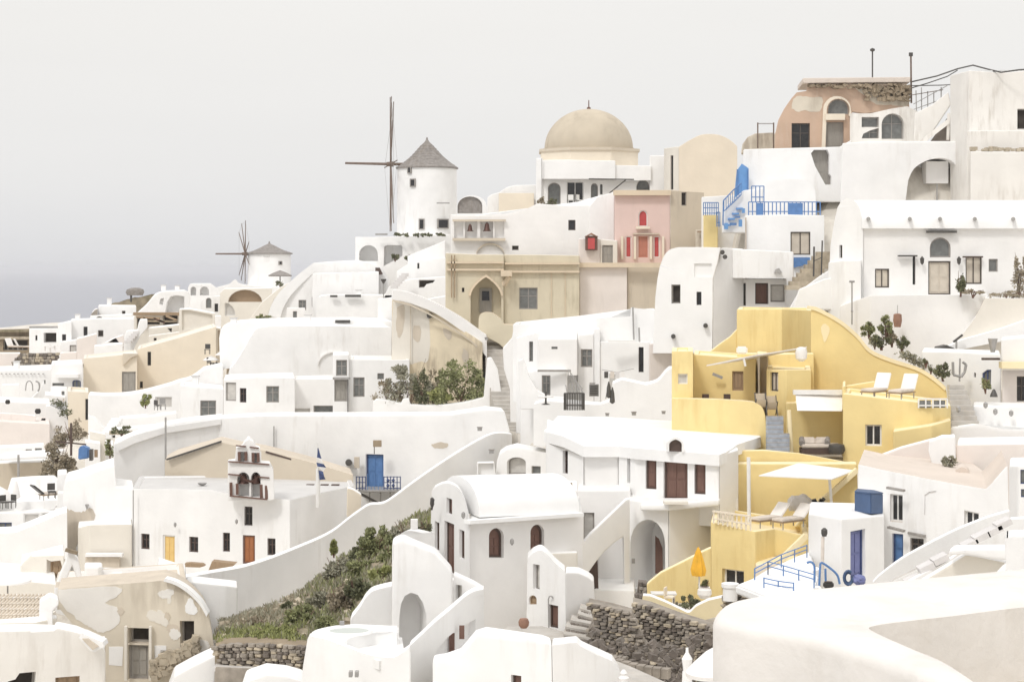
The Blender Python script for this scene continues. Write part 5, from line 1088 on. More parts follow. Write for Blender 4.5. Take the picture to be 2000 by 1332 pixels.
# ================================================================ BLUE DOOR WALL, BELL HOUSE
h = H('very wide plain white retaining wall holding the high blue door', 700, 960, 128, 'blue_door_wall', 'wall')
facewall(h, [(325, 1010), (326, 830), (434, 816), (500, 812), (560, 811), (700, 811), (880, 810), (950, 799), (985, 802), (993, 830), (1000, 862), (985, 880), (955, 900), (950, 1010)], (325, 131), (950, 124), 3, 'white',
  ops=[('r', (714, 887, 749, 957), 'dblue', .3)])
patch(h, rag([(842, 868), (858, 864), (874, 866), (872, 874), (850, 875)], 1), (325, 131), (950, 124), 'stain', name='stain_patch')
strip(h, 534, 536, 856, 128.3, 1.7, .12, 'metal_grey', 'drain_pipe')
h = H('blue ironwork balcony on triangular brackets under the blue door', 739, 985, 124, 'iron_balcony', 'balcony')
Yb = 124.3
slab(h, [P(699, 957, Yb), P(780, 957, Yb), P(780, 957, Yb) + Vector((0, 2.2, 0)), P(699, 957, Yb) + Vector((0, 2.2, 0))], .15, 'metal_grey', 'deck')
for x0, x1 in ((696, 714), (750, 782)):
    for y in (931, 942, 953): strip(h, x0, x1, y, Yb, .05, .05, 'paint_blue_dark', 'rail')
    m = 5 if x1 - x0 > 25 else 3
    for i in range(m + 1): x = x0 + (x1 - x0) * i / m; beam(h, P(x, 956, Yb), P(x, 930, Yb), .06, .06, 'paint_blue_dark', 'baluster')
bm = bmesh.new()
for x in (758, 768):
    for y in (938, 948): lathe(bm, P(x, y, Yb), [(.02, -.12), (.14, 0), (.02, .12)], 8)
finish('scroll_ornament', bm, 'paint_blue_dark', h)
for i in range(5): x = 718 + i * 7; beam(h, P(x, 956, Yb - .05), P(x, 925, Yb - .05), .035, .035, 'paint_blue', 'baluster')
for x, xe in ((700, 742), (780, 744)): beam(h, P(x, 962, Yb + .2), P(xe, 984, Yb + 1.2), .12, .16, 'metal_dark', 'bracket')
for x in (722, 743, 762): beam(h, P(x, 962, Yb + .3), P(x, 978 if x != 743 else 984, Yb + 1.1), .1, .1, 'metal_grey', 'bracket')
h = H('square brown wall lantern on a bracket above the blue door', 737, 872, 125, 'door_lantern', 'lantern')
bm = bmesh.new(); box(bm, P(737, 866, 124.7), .55, .4, .42); finish('lamp_body', bm, 'brown_stone', h); beam(h, P(731, 886, 125), P(731, 871, 124.8), .06, .06, 'metal_dark', 'bracket')
h = H('round black wall fan beside a rusty panel left of the blue door', 684, 905, 126, 'wall_fan', 'fan')
bm = bmesh.new(); tube(bm, P(681, 903, 125.2), P(681, 903, 127), .23, n=16); finish('fan_drum', bm, 'metal_dark', h)
bm = bmesh.new(); box(bm, P(697, 903, 126), .35, .3, .75); finish('side_panel', bm, 'stain', h); beam(h, P(683, 914, 125.2), P(697, 915, 125.2), .06, .08, 'metal_grey', 'pipe')
h = H('tan stone gabled roof structure behind the bell wall', 500, 945, 121, 'tan_gabled_roof', 'roof')
facewall(h, [(322, 960), (322, 900), (345, 888), (432, 863), (470, 872), (521, 880), (600, 900), (690, 927), (690, 960)], (322, 122), (690, 120), 4, 'tan_grey', roof='stain', bevel=.05)
beam(h, P(326, 897, 121.7), P(432, 862, 121.4), .3, .12, 'metal_dark', 'ridge'); beam(h, P(520, 882, 121), P(620, 911, 120.6), .3, .12, 'wood_dark', 'ridge')
for x in (535, 606, 634, 655): 
    bm = bmesh.new(); box(bm, P(x, 948, 118), .5, .4, .16); finish('stone_weight', bm, 'wood_dark', h)
h = H('white L-shaped house with one yellow door and one orange door', 420, 1105, 112, 'two_door_house')
block(h, [(258, 114, 954), (411, 111.6, 956), (431, 111.5, 961), (541, 110.5, 973), (566, 110, 976), (625, 113, 962), (692, 117, 948)], 1125, 7, 'white', roof='grey_roof', par=.12,
  ops=[('r', (275, 1042, 292, 1072), 'brown', .2), ('r', (318, 1045, 342, 1113), 'dyellow', .15), ('r', (369, 1048, 387, 1078), 'brown', .2), ('r', (435, 1040, 449, 1077), 'brown', .2), ('r', (474, 1045, 498, 1101), 'dorange', .15), ('r', (522, 1051, 538, 1084), 'brown', .2), ('r', (477, 989, 493, 1026), 'dark', .2)])
strip(h, 259.5, 261, 1030, 113.4, 4.6, .1, 'metal_grey', 'drain_pipe')
facewall(h, [(677, 1010), (678, 952), (690, 956), (706, 966), (704, 1010)], (677, 111), (706, 112), 1, 'cream', roof='white')
# bell wall
h = H('white two-tier bell wall with dark trimmed arches over the two-door house', 487, 972, 110, 'bell_tower', 'bell tower')
Yt = 109.8
facewall(h, [(445, 978), (445, 901), (459, 899), (461, 874), (472, 872), (478, 862), (486, 857), (495, 862), (500, 872), (508, 875), (510, 902), (527, 904), (534, 918), (536, 975), (527, 978)], (445, Yt), (536, Yt - .2), 1.1, 'offwhite', roof='white', ext=0, bevel=.05, ground=False,
  ops=[('r', (466, 882, 481, 902), None, .8), ('r', (493, 884, 505, 904), None, .8), ('a', (463, 922, 487, 970, 935), None, .9), ('a', (490, 922, 509, 971, 934), None, .9)])
def bar(x0, y0, x1, y1, th=.07, m='wood_brown', nm='dark_trim'): beam(h, P(x0, y0, Yt - .15), P(x1, y1, Yt - .2), .16, th, m, nm)
for a_ in ((446, 901, 526, 907), (446, 926, 468, 928), (504, 931, 526, 933), (449, 968, 522, 975), (461, 870, 480, 872), (488, 873, 505, 875)): bar(*a_)
for x, y0, y1 in ((451, 942, 968), (463, 944, 966), (520, 948, 974), (510, 946, 972), (467, 882, 900), (480, 882, 900), (494, 884, 902), (504, 884, 902)): bar(x, y0, x + .5, y1, .07)
q = []
for i, (x, y) in enumerate(((476, 944), (500, 944))):
    bm = bmesh.new(); lathe(bm, P(x, y, Yt + .3), [(.32, 0), (.24, .12), (.2, .4), (.1, .55), (.03, .6)], 14)
    solo('bell', bm, 'bronze', ['bronze bell in the left arch of the bell wall', 'bronze bell in the right arch of the bell wall'][i], 'bell', 'bells of the bell wall')
bm = bmesh.new(); cc = curve([(468, 926), (475, 936), (487, 942), (498, 940), (504, 930)], 4); c2 = curve([(468, 924), (475, 932), (487, 937.5), (498, 935), (504, 928)], 4)
prism(bm, [P(x, y, Yt - .35) for x, y in cc] + [P(x, y, Yt - .35) for x, y in c2[::-1]], Vector((0, .2, 0))); finish('draped_garland', bm, 'bronze', h)
bm = bmesh.new(); lathe(bm, P(486, 858, Yt + .5), [(.16, 0), (.12, .12), (.04, .2)], 10); finish('finial', bm, 'white', h)
# flag
h = H('blue and white striped flag on a white pole beside the tan gable', 621, 985, 112, 'flag', 'flag')
bm = bmesh.new(); tube(bm, P(621, 990, 112), P(620, 864, 112), .05); tube(bm, P(621, 990, 112), P(621, 915, 112), .13); finish('pole', bm, 'metal_white', h)
fl = [[(620, 875), (622, 875)], [(620, 884), (625, 886)], [(619, 893), (628, 896)], [(618, 903), (632, 906)], [(620, 911), (637, 913)], [(622, 918), (631, 921)], [(623, 927), (633, 930)], [(624, 937), (636, 936)]]
for i in range(len(fl) - 1):
    for k in range(1):
        (a0, a1), (b0, b1) = fl[i], fl[i + 1]; t0, t1 = 0, 1
        lp = lambda p, q, t: (p[0] + (q[0] - p[0]) * t, p[1] + (q[1] - p[1]) * t)
        c = [lp(a0, b0, t0), lp(a1, b1, t0), lp(a1, b1, t1), lp(a0, b0, t1)]
        bm = bmesh.new(); prism(bm, [P(x, y, 111.7 + .12 * math.sin(x * .9)) for x, y in c], Vector((0, .03, 0))); finish('stripe', bm, 'paint_blue_dark' if i in (0, 1, 3, 5, 6) else 'cushion_white', h, smooth=False)
# annexes left of the bell house
h = H('big white stained wall block left of the two-door house', 190, 1100, 117, 'stained_white_wall', 'wall')
facewall(h, [(121, 1150), (123, 955), (130, 938), (160, 930), (195, 918), (224, 908), (227, 950), (262, 955), (262, 1150)], (121, 118), (262, 116), 5, 'white')
patch(h, rag([(131, 1090), (131, 1000), (136, 996), (160, 1000), (178, 992), (186, 1010), (172, 1028), (160, 1044), (150, 1066), (146, 1090)]), (121, 118), (262, 116), 'stain', name='bare_patch')
bm = bmesh.new(); lathe(bm, P(170, 990, 117), [(.04, -.15), (.12, .1), (.14, .16), (.02, .2)], 8); finish('wall_light', bm, 'metal_grey', h)
h = H('low cream annex with a ledge, in front of the stained white wall', 210, 1115, 114, 'cream_annex', 'annex')
block(h, [(152, 114.5, 1030), (175, 113.6, 1024), (240, 113.6, 1023), (258, 113.6, 1023)], 1130, 3, 'cream_pale', roof='white_roof', par=0)
strip(h, 168, 240, 1083, 113.1, .18, .5, 'white', 'ledge'); strip(h, 168, 234, 1098, 113.3, .7, .3, 'stain', 'bench')
# diagonal wall
h = H('long diagonal white parapet wall running above the green slope', 650, 1120, 103, 'diagonal_wall', 'wall')
dg = [(358, 1128), (415, 1118), (445, 1113), (480, 1106), (530, 1090), (580, 1070), (625, 1051), (655, 1034), (680, 1014), (702, 998), (722, 986), (745, 984), (762, 976), (800, 948), (842, 918), (900, 880), (950, 852), (975, 846), (1000, 848)]
facewall(h, [(358, 1260)] + curve(dg, 3) + [(1000, 1020), (800, 1060), (700, 1110), (600, 1170), (450, 1262)], (358, 95), (1000, 122), 1.1, 'white', roof='white_clean')
tY = lambda x: 95 + 27 * (x - 358) / 642
bm = bmesh.new(); up = curve(dg[2:-3], 3); q0 = [P(x, y - 1, tY(x) - .25) for x, y in up] + [P(x, y + 6, tY(x) - .25) for x, y in up[::-1]]
prism(bm, q0, Vector((0, .25, 0))); finish('coping', bm, 'white_clean', h)
bm = bmesh.new(); rp = curve([(715, 1040), (760, 1015), (800, 990), (850, 945), (905, 905), (955, 880)], 3)
prism(bm, [P(x, y, tY(x) - .5) for x, y in rp] + [P(x, y + 9, tY(x) - .5) for x, y in rp[::-1]], Vector((0, .5, 0))); finish('ramp_edge', bm, 'white_clean', h)
block(h, [(364, 94, 1135), (440, 93.4, 1142), (464, 93.6, 1146)], 1225, 2, 'white', par=0)
h = H('brick-tan planter curb beside the orange door', 432, 1112, 108, 'planter_curb', 'planter')
bm = bmesh.new(); prism(bm, [P(x, y, 108) for x, y in ((414, 1096), (460, 1101), (452, 1108), (420, 1117), (406, 1116))], Vector((0, .8, 0))); finish('curb', bm, 'wood_tan', h)
bm = bmesh.new(); prism(bm, [P(x, y, 108.4) for x, y in ((361, 1100), (370, 1099), (395, 1101), (400, 1105), (390, 1108), (362, 1107))], Vector((0, .5, 0))); finish('trough', bm, 'wood_tan', h)
# lane corner right of the big wall
h = H('small white arch-fronted hut where the stepped lane ends', 1010, 920, 118, 'lane_hut', 'hut')
facewall(h, [(968, 935), (970, 905), (976, 886), (990, 877), (1010, 872), (1030, 876), (1070, 884), (1070, 935)], (968, 117), (1070, 116), 2.5, 'white', ops=[('a', (990, 893, 1027, 927, 903), 'greyplain', .5), ('r', (1038, 910, 1056, 926), 'shade', .2)])
facewall(h, [(1019, 890), (1020, 812), (1040, 808), (1072, 808), (1072, 890)], (1019, 124), (1072, 123), 3, 'white', ops=[('p', [(1048, 884), (1049, 862), (1055, 845), (1064, 836), (1064, 886)], 'shade', .3)])
facewall(h, [(930, 950), (932, 903), (965, 902), (972, 950)], (930, 116), (972, 116), .5, 'white', roof='white_clean', ops=[('r', (934, 905, 964, 930), None, .3)])
# ---- centre whites under the tan building
h = H('white house cluster with a grey shutter and dark slit, under the beige wall', 1150, 800, 124, 'white_house')
block(h, [(1002, 128, 634), (1030, 127, 634), (1150, 126.5, 634), (1165, 126, 622), (1232, 126, 618), (1232.5, 126, 601), (1282, 126, 606)], 700, 6, 'white', par=.1)
block(h, [(1008, 126, 660), (1070, 125.4, 642), (1100, 125.2, 642), (1128, 125, 650)], 760, 4, 'white', par=0, ops=[('r', (1033, 667, 1041, 706), 'shade', .3)])
block(h, [(1050, 123.6, 662), (1128, 123.4, 662)], 724, 3, 'offwhite', par=0, ops=[('r', (1077, 677, 1089, 682), 'shade', .1)], ext=.3)
block(h, [(1128, 124.6, 653), (1160, 124.2, 652)], 800, 3, 'offwhite', par=0, ops=[('r', (1134, 682, 1157, 717), 'grey', .15)])
block(h, [(1160, 124.2, 642), (1172, 123.8, 642)], 800, 2, 'white', par=0)
block(h, [(1172, 124, 668), (1238, 123.6, 668), (1268, 123.4, 668), (1280, 124, 668)], 800, 4, 'white', par=.1, ops=[('r', (1247, 678, 1257, 727), 'slit', .25), ('r', (1190, 730, 1203, 760), 'white', .15)])
block(h, [(1268, 123.2, 671), (1318, 124, 666)], 830, 4, 'pinkish', par=0)
block(h, [(1016, 124, 730), (1050, 122.8, 723), (1108, 122.4, 722)], 800, 3, 'white', par=0, ops=[('r', (1058, 733, 1075, 772), 'grey', .15)])
facewall(h, [(1016, 800), (1012, 705), (1022, 700), (1034, 735), (1048, 760), (1070, 774), (1105, 776), (1105, 800)], (1016, 121.4), (1105, 120.6), .7, 'white')
h = H('white broad front yard wall with a soft right shoulder meeting the yellow house', 1180, 830, 114, 'yard_wall', 'wall')
facewall(h, [(1042, 870), (1042, 790), (1065, 783), (1100, 786), (1150, 790), (1172, 792), (1190, 785), (1196, 750), (1215, 742), (1260, 752)] + curve([(1262, 752), (1285, 745), (1300, 728), (1309, 720)], 3) + [(1314, 720), (1314, 870)], (1042, 116), (1314, 112), 3, 'white')
h = H('dark iron bar gate set into the white front yard', 1120, 800, 113, 'iron_gate', 'gate')
fence(h, 1102, 1141, 768, 801, 112.6, 12, 'metal_dark', 2)
for x in (1105, 1138): beam(h, P(x, 800, 112.5), P(x, 768, 112.5), .16, .12, 'metal_dark', 'gate_post')
for i in range(6): x = 1108 + i * 6; beam(h, P(x, 768, 112.8), P(x - 3, 748 + (i - 2) ** 2, 113), .05, .05, 'metal_grey', 'gate_bar')
for i, (x, y, ln) in enumerate(((1185, 745, 34), (1192, 756, 30))):
    q = thing('closed_parasol', ['dark slim closed parasol leaning by the pale niche, upper one', 'dark slim closed parasol leaning by the pale niche, lower one'][i], 'parasol', (x, y + ln, 111), 'dark closed parasols in the white yard')
    bm = bmesh.new(); a = P(x + 4, y, 111); b = P(x - 2 + i * 3, y + ln, 111); lathe(bm, a - Vector((0, 0, .9)), [(.04, -.1), (.16, 0), (.12, .55), (.03, .9)], 10); finish('folded_canopy', bm, 'metal_dark', q)
    bm = bmesh.new(); tube(bm, a, b, .03); finish('pole', bm, 'metal_grey', q)
h = H('round white table with a dark pedestal in the front yard', 1066, 790, 113, 'garden_table', 'table')
bm = bmesh.new(); lathe(bm, P(1066, 788, 113), [(.45, .38), (.5, .42), (.45, .46)], 14); finish('tabletop', bm, 'metal_white', h); bm = bmesh.new(); tube(bm, P(1066, 790, 113), P(1066, 765, 113), .06); lathe(bm, P(1066, 790, 113), [(.3, 0), (.1, .08)], 10); finish('pedestal', bm, 'metal_dark', h)

# ================================================================ WHITE HOUSE WITH BROWN DOORS
h = H('white two-storey house with brown shutters, brown double door and big arched passage', 1270, 1150, 92, 'brown_door_house')
block(h, [(1066, 94.8, 842), (1096, 94.2, 851), (1140, 93, 872)], 990, 8, 'white', par=0, ops=[('r', (1099, 880, 1109, 925), 'brown', .25)])
block(h, [(1140, 93.2, 872), (1208, 93.2, 872)], 1000, 7, 'offwhite', par=0)
block(h, [(1208, 93, 872), (1240, 91.6, 876), (1405, 89.4, 889)], 986, 9, 'white', par=0, ext=.6,
  ops=[('r', (1224.5, 884, 1231, 943), 'slit', .25), ('r', (1261, 891, 1282, 955), 'brownshut', .18), ('r', (1296, 894, 1343, 979), 'dbrown', .22), ('r', (1356, 898, 1378, 965), 'brownshut', .18)])
block(h, [(1405, 89.4, 889), (1442, 91.6, 878)], 1010, 7, 'offwhite', par=0)
# softly sloping white roof
bm = bmesh.new()
fr = [(1062, 95, 842), (1100, 93.8, 852), (1140, 92.7, 871), (1208, 92.8, 871), (1240, 91.3, 875), (1405, 89.1, 888)]
bk = [(1486, 98, 853), (1474, 101, 842), (1400, 104, 829), (1300, 106, 821), (1200, 108, 815), (1090, 108, 812)]
top = [P(x, y, Y) for x, Y, y in fr] + [P(1418, 883, 90), P(1440, 868, 93)] + [P(x, y, Y) for x, Y, y in bk]
ctr = P(1280, 848, 98); vs = [bm.verts.new(p) for p in top]; cv = bm.verts.new(ctr); lw = [bm.verts.new(p - Vector((0, 0, .55))) for p in top]
n = len(vs)
for i in range(n): bm.faces.new((vs[i], vs[(i + 1) % n], cv)); bm.faces.new((vs[(i + 1) % n], vs[i], lw[i], lw[(i + 1) % n]))
bm.faces.new(lw[::-1])
bmesh.ops.bevel(bm, geom=[e for e in bm.edges if e.calc_face_angle(0) > .7], offset=.12, segments=2, affect='EDGES', clamp_overlap=True)
finish('roof', bm, 'white_clean', h)
bm = bmesh.new(); a_ = arch(1306, 1333, 857, 869, 8, .3); prism(bm, [P(1306, 881, 90.1)] + [P(x, y, 90.1) for x, y in a_] + [P(1333, 882, 90.1)], Vector((0, 2, 0))); finish('lunette', bm, 'wood_dark', h)
bm = bmesh.new(); a_ = arch(1303, 1336, 853, 868, 8, .3); a2 = arch(1307, 1332, 858, 868, 8, .3); prism(bm, [P(1303, 882, 89.9)] + [P(x, y, 89.9) for x, y in a_] + [P(1336, 883, 89.9), P(1332, 883, 89.9)] + [P(x, y, 89.9) for x, y in a2[::-1]] + [P(1307, 882, 89.9)], Vector((0, 2.5, 0))); finish('arch_surround', bm, 'white', h)
bm = bmesh.new(); prism(bm, [P(1250, 985, 89.0), P(1306, 985, 88.0), P(1405, 975, 88.6), P(1408, 972, 90), P(1262, 972, 91)], Vector((0, 0, -.3))); bmesh.ops.bevel(bm, geom=list(bm.edges), offset=.06, segments=1, affect='EDGES', clamp_overlap=True); finish('balcony_ledge', bm, 'white', h)
strip(h, 1296, 1343, 981, 87.8, .12, .6, 'cream_pale', 'door_step')
# lower storey with arch
block(h, [(1228, 89.9, 975), (1306, 88.8, 986)], 1172, 5, 'white', par=0, ops=[('a', (1231, 1014, 1299, 1150, 1062), None, 2.4)])
block(h, [(1306, 88.8, 986), (1392, 90.4, 977), (1442, 91.4, 974)], 1172, 4, 'offwhite', par=0)
bm = bmesh.new(); q = arch(1262, 1296, 1040, 1062, 8); prism(bm, [P(1280, 1120, 90.9), P(1280, 1046, 90.9), P(1287, 1052, 90.9), P(1294, 1070, 90.9), P(1295, 1120, 90.9)], Vector((0, .1, 0))); finish('door', bm, 'wood_brown', h)
bm = bmesh.new(); box(bm, P(1237, 1095, 89.3), .16, .12, .22); finish('meter_box', bm, 'metal_grey', h)
# courtyard backing wall and outer stair
block(h, [(1127, 91, 957), (1206, 91, 957), (1232, 90.8, 957)], 1170, 5, 'offwhite', par=0, ops=[('r', (1138, 1001, 1161, 1058), 'greyplain', .2)])
facewall(h, [(1126, 1120), (1128, 1078), (1136, 1062), (1150, 1045), (1222, 976), (1230, 974), (1230, 1150), (1219, 1150), (1218, 1048), (1200, 1060), (1180, 1078), (1165, 1096), (1148, 1120)], (1126, 84), (1230, 88.4), .9, 'white', roof='white_clean', ground=False)
block(h, [(1168, 89.4, 1046), (1220, 89.4, 1046)], 1172, .5, 'offwhite', par=0, ops=[])
bm = bmesh.new(); q = [(1147, 1118)] + curve([(1150, 1112), (1158, 1102), (1167, 1092)], 3) + [(1169, 1150), (1160, 1150), (1160, 1128)]; prism(bm, [P(x, y, 86.6) for x, y in q], Vector((0, .15, 0))); finish('stair_door', bm, 'wood_dark', h)
block(h, [(1160, 86.4, 1150), (1240, 86.4, 1152)], 1185, 3.2, 'white', par=0)
# lower wing
h = H('white barrel-roofed wing with a tall brown door in its rounded gable end', 1000, 1240, 80, 'barrel_wing_house')
facewall(h, [(838, 1145), (843, 962)] + curve([(850, 951), (865, 944), (880, 944), (895, 953), (906, 970), (912, 990), (917, 1012)], 3) + [(918, 1225), (838, 1160)], (838, 84.5), (918, 79), .8, 'white', roof='white_clean', ops=[('r', (872, 973, 883, 1004), 'brownshut', .2), ('r', (849, 1019, 858, 1075), 'brownshut', .2), ('r', (868, 1020, 887, 1118), 'dbrown', .2), ('r', (897, 1035, 907, 1091), 'brownshut', .2)])
block(h, [(916, 79.3, 1013), (1035, 81.5, 1009), (1140, 83.5, 1005)], 1245, 7, 'offwhite', par=0, ops=[('a', (955, 1031, 984, 1089, 1047), 'brownshut', .25), ('a', (1036, 1024, 1063, 1081, 1040), 'brownshut', .25)])
bm = bmesh.new()
A0 = P(884, 938, 82.2); prof = []
a = P(917, 1012, 79.2); e_ = P(1128, 1003, 83.2); bvec = P(843, 960, 84.2) - a; bvec.z = 0
for i in range(15):
    t = math.pi * i / 14; prof.append(a + bvec * ((1 - math.cos(t)) / 2) + Vector((0, 0, .02 + 1.5 * math.sin(t) ** .85)))
ex = e_ - a; prof = [q_ + ex.normalized() * .55 for q_ in prof]; ex = ex * .93
prism(bm, prof, ex); finish('vault_roof', bm, 'white_clean', h)
beam(h, P(912, 1019, 78.9), P(1134, 1004, 83.1), .45, .16, 'white_clean', 'cornice')
block(h, [(1100, 86, 957), (1128, 85, 957)], 1020, 4, 'white', par=0, ext=.2, ground=False)
bm = bmesh.new(); box(bm, P(1114, 949, 85.6), .18, .18, .3); finish('chimney_pot', bm, 'brown_stone', h)
bm = bmesh.new(); tube(bm, P(843, 995, 82.6), P(847, 975, 82.4), .05); lathe(bm, P(844, 984, 82.3), [(.03, -.2), (.1, 0), (.08, .25), (.02, .3)], 8); finish('wall_lamp', bm, 'metal_dark', h)
h = H('small white porch hut with a curved stair flank and low brown door', 1090, 1225, 78, 'porch_hut', 'hut')
facewall(h, [(1028, 1235), (1030, 1090)] + curve([(1040, 1080), (1056, 1074), (1070, 1084), (1085, 1100), (1104, 1116)], 3) + [(1106, 1248), (1028, 1235)], (1028, 78.8), (1106, 77), 1.6, 'white', roof='white_clean', ops=[('r', (1071, 1181, 1090, 1226), 'dbrown', .2), ('r', (1041, 1102, 1054, 1151), 'greyplain', .25), ('a', (1033, 1162, 1048, 1180, 1170), 'dtan', .15)])
facewall(h, [(1106, 1245), (1104, 1117), (1130, 1118), (1148, 1126), (1160, 1135), (1162, 1180), (1161, 1205)], (1106, 77), (1162, 78.6), 1.6, 'offwhite', roof='white_clean')
facewall(h, [(1070, 1130), (1070, 1080), (1128, 1078), (1128, 1130)], (1070, 82), (1128, 82.5), .5, 'cream_pale', ground=False)
bm = bmesh.new(); polytube(bm, [P(1072, 1225, 77.5), P(1071, 1170, 77.5), P(1073, 1164, 77.5), P(1078, 1164, 77.5), P(1080, 1168, 77.5)], .03); finish('lamp_bracket', bm, 'metal_grey', h)
bm = bmesh.new(); lathe(bm, P(1023, 1226, 74), [(.12, 0), (.2, .1), (.22, .25), (.16, .38)], 12)
solo('clay_urn', bm, 'terracotta', 'squat brown clay urn on the ground left of the porch hut', 'urn')
h = H('dark grey paved courtyard edge before the porch hut', 1040, 1235, 75, 'courtyard_paving', 'paving')
h['kind'] = 'structure'; del h['category']
slab(h, [P(975, 1238, 72), P(1100, 1250, 72.5), P(1130, 1240, 75), P(1060, 1222, 77), P(990, 1222, 77)], .5, 'paving')
# ---- front curved terrace house
h = H('nearest white house with a tall arched passage and curved stair parapet', 800, 1330, 66, 'arched_front_house')
facewall(h, [(764, 1300), (766, 1062), (784, 1052), (805, 1062), (850, 1080), (884, 1118), (886, 1300)], (764, 70), (886, 70.6), 1.6, 'white', roof='white_clean', ops=[('p', [(779, 1300), (780, 1200), (783, 1180), (790, 1164), (802, 1157), (816, 1161), (826, 1176), (833, 1198), (833, 1300)], None, 1.3)])
bm = bmesh.new(); t1 = curve([(768, 1062), (780, 1044), (800, 1036), (838, 1044)], 4); prism(bm, [P(x, y, 70 + i * .3) for i, (x, y) in enumerate(t1)] + [P(x, y + 30, 70 + i * .3) for i, (x, y) in list(enumerate(t1))[::-1]], Vector((.15, .6, 0))); finish('rim_wall', bm, 'white', h)
facewall(h, [(800, 1135), (805, 1045), (838, 1040), (842, 1120), (890, 1132), (890, 1150)], (800, 76), (890, 77), .6, 'white', roof='white_clean', ground=False)
facewall(h, [(682, 1300), (684, 1216)] + curve([(688, 1205), (700, 1190), (708, 1178), (716, 1165), (732, 1152), (768, 1143)], 3) + [(770, 1300)], (682, 69), (770, 70.5), 1.0, 'white', roof='white_clean')
facewall(h, [(884, 1225), (886, 1120), (925, 1138), (945, 1150), (945, 1225)], (884, 73), (945, 72), .8, 'white', roof='white_clean', ops=[('r', (890, 1142, 902, 1180), 'greyplain', .2)], ground=False)
# front terrace with dished pools
fz = lambda x, y, zz=12.83: P(x, y, zz * F / (y - HZ))
facewall(h, [(588, 1350), (592, 1300), (600, 1252), (605, 1241)] + curve([(612, 1243), (640, 1249), (675, 1262), (715, 1277), (760, 1284), (775, 1281), (788, 1272), (802, 1262)], 4) + [(802, 1350)], (588, 64.6), (802, 62.0), .45, 'white', roof='white_clean', bevel=.1)
bm = bmesh.new(); led = curve([(607, 1238), (614, 1231), (640, 1223), (690, 1218), (730, 1220), (778, 1222)], 3) + curve([(778, 1233), (735, 1233), (705, 1239), (684, 1245), (676, 1249)], 3)
prism(bm, [fz(x, y) for x, y in led] + [fz(640, 1243)], Vector((0, 0, -1.1))); bmesh.ops.bevel(bm, geom=list(bm.edges), offset=.05, segments=2, affect='EDGES', clamp_overlap=True); finish('deck', bm, 'white_clean', h)
bm = bmesh.new(); prism(bm, [fz(x, y, 13.3) for x, y in ((660, 1262), (690, 1250), (740, 1244), (785, 1244), (790, 1276), (740, 1290), (690, 1275))], Vector((0, 0, -.3))); finish('basin_floor', bm, 'white_roof', h)
bm = bmesh.new(); pl = fz(682, 1233); lathe(bm, pl + Vector((0, 0, .0)), [(.60, .02), (.64, .06), (.70, .06), (.74, -.02)], 32, sx=1.15); finish('pool_rim', bm, 'white_clean', h)
bm = bmesh.new(); lathe(bm, pl, [(0, .03), (.62, .03), (.62, -.02)], 32, sx=1.15); finish('pool_water', bm, 'water_green', h)
bm = bmesh.new(); box(bm, fz(668, 1220) + Vector((0, 0, .08)), .16, .16, .12); finish('pool_light', bm, 'metal_grey', h)
facewall(h, [(800, 1345), (800, 1262)] + curve([(826, 1238), (850, 1215), (880, 1190), (905, 1168), (925, 1156), (944, 1152)], 4) + [(946, 1235), (940, 1345)], (800, 62), (946, 69), .7, 'white', roof='white_clean', ops=[('p', [(848, 1282), (855, 1268), (872, 1246), (892, 1230), (929, 1208), (928, 1242), (918, 1256), (905, 1268), (880, 1280), (862, 1284)], None, 1.0)])
bm = bmesh.new(); tA = curve([(800, 1262), (826, 1238), (850, 1215), (880, 1190), (905, 1168), (925, 1156), (944, 1152)], 4); yy = lambda x: 62 + 7 * (x - 800) / 146
prism(bm, [P(x, y - 1, yy(x) - .12) for x, y in tA] + [P(x, y + 9, yy(x) - .12) for x, y in tA[::-1]], Vector((0, .9, 0))); finish('coping', bm, 'white_clean', h)
for x0, y0, x1, y1 in ((877, 1236, 888, 1275), (897, 1221, 907, 1247)):
    bm = bmesh.new(); box(bm, P((x0 + x1) / 2, (y0 + y1) / 2, 66.1), (x1 - x0) / F * 66, .1, (y1 - y0) / F * 66); finish('shutter', bm, 'wood_brown', h, smooth=False)
for x in (685, 697): 
    bm = bmesh.new(); box(bm, P(x, 1315, 62.6), .12, .3, .18); finish('socket', bm, 'metal_grey', h)
h = H('bottom centre white house top with a wavy parapet edge and a brown hatch', 1020, 1332, 59, 'wavy_parapet_house')
facewall(h, [(845, 1360), (845, 1290), (870, 1286), (900, 1276), (915, 1258), (930, 1240), (950, 1234), (1000, 1241), (1060, 1250), (1078, 1256), (1080, 1360)], (845, 60), (1080, 57.5), 1, 'white', roof='white_clean', ops=[('r', (998, 1318, 1018, 1350), 'dbrown', .2)])
facewall(h, [(1080, 1360), (1078, 1258), (1125, 1253), (1134, 1262), (1170, 1278), (1196, 1290), (1210, 1312), (1216, 1360)], (1080, 57.5), (1216, 59), 1, 'white', roof='white_clean')
bm = bmesh.new(); prism(bm, [P(845, 1293, 61), P(1080, 1259, 58.6), P(1212, 1320, 60), P(1100, 1290, 66), P(930, 1270, 67)], Vector((0, 0, -.2))); finish('terrace_floor', bm, 'white_roof', h)
bm = bmesh.new(); lathe(bm, P(1218, 1332, 58.5), [(.16, 0), (.18, .15), (.1, .22), (.12, .3), (.05, .4)], 10); solo('white_finial', bm, 'white', 'small white turned finial at the corner of the wavy parapet house', 'finial')

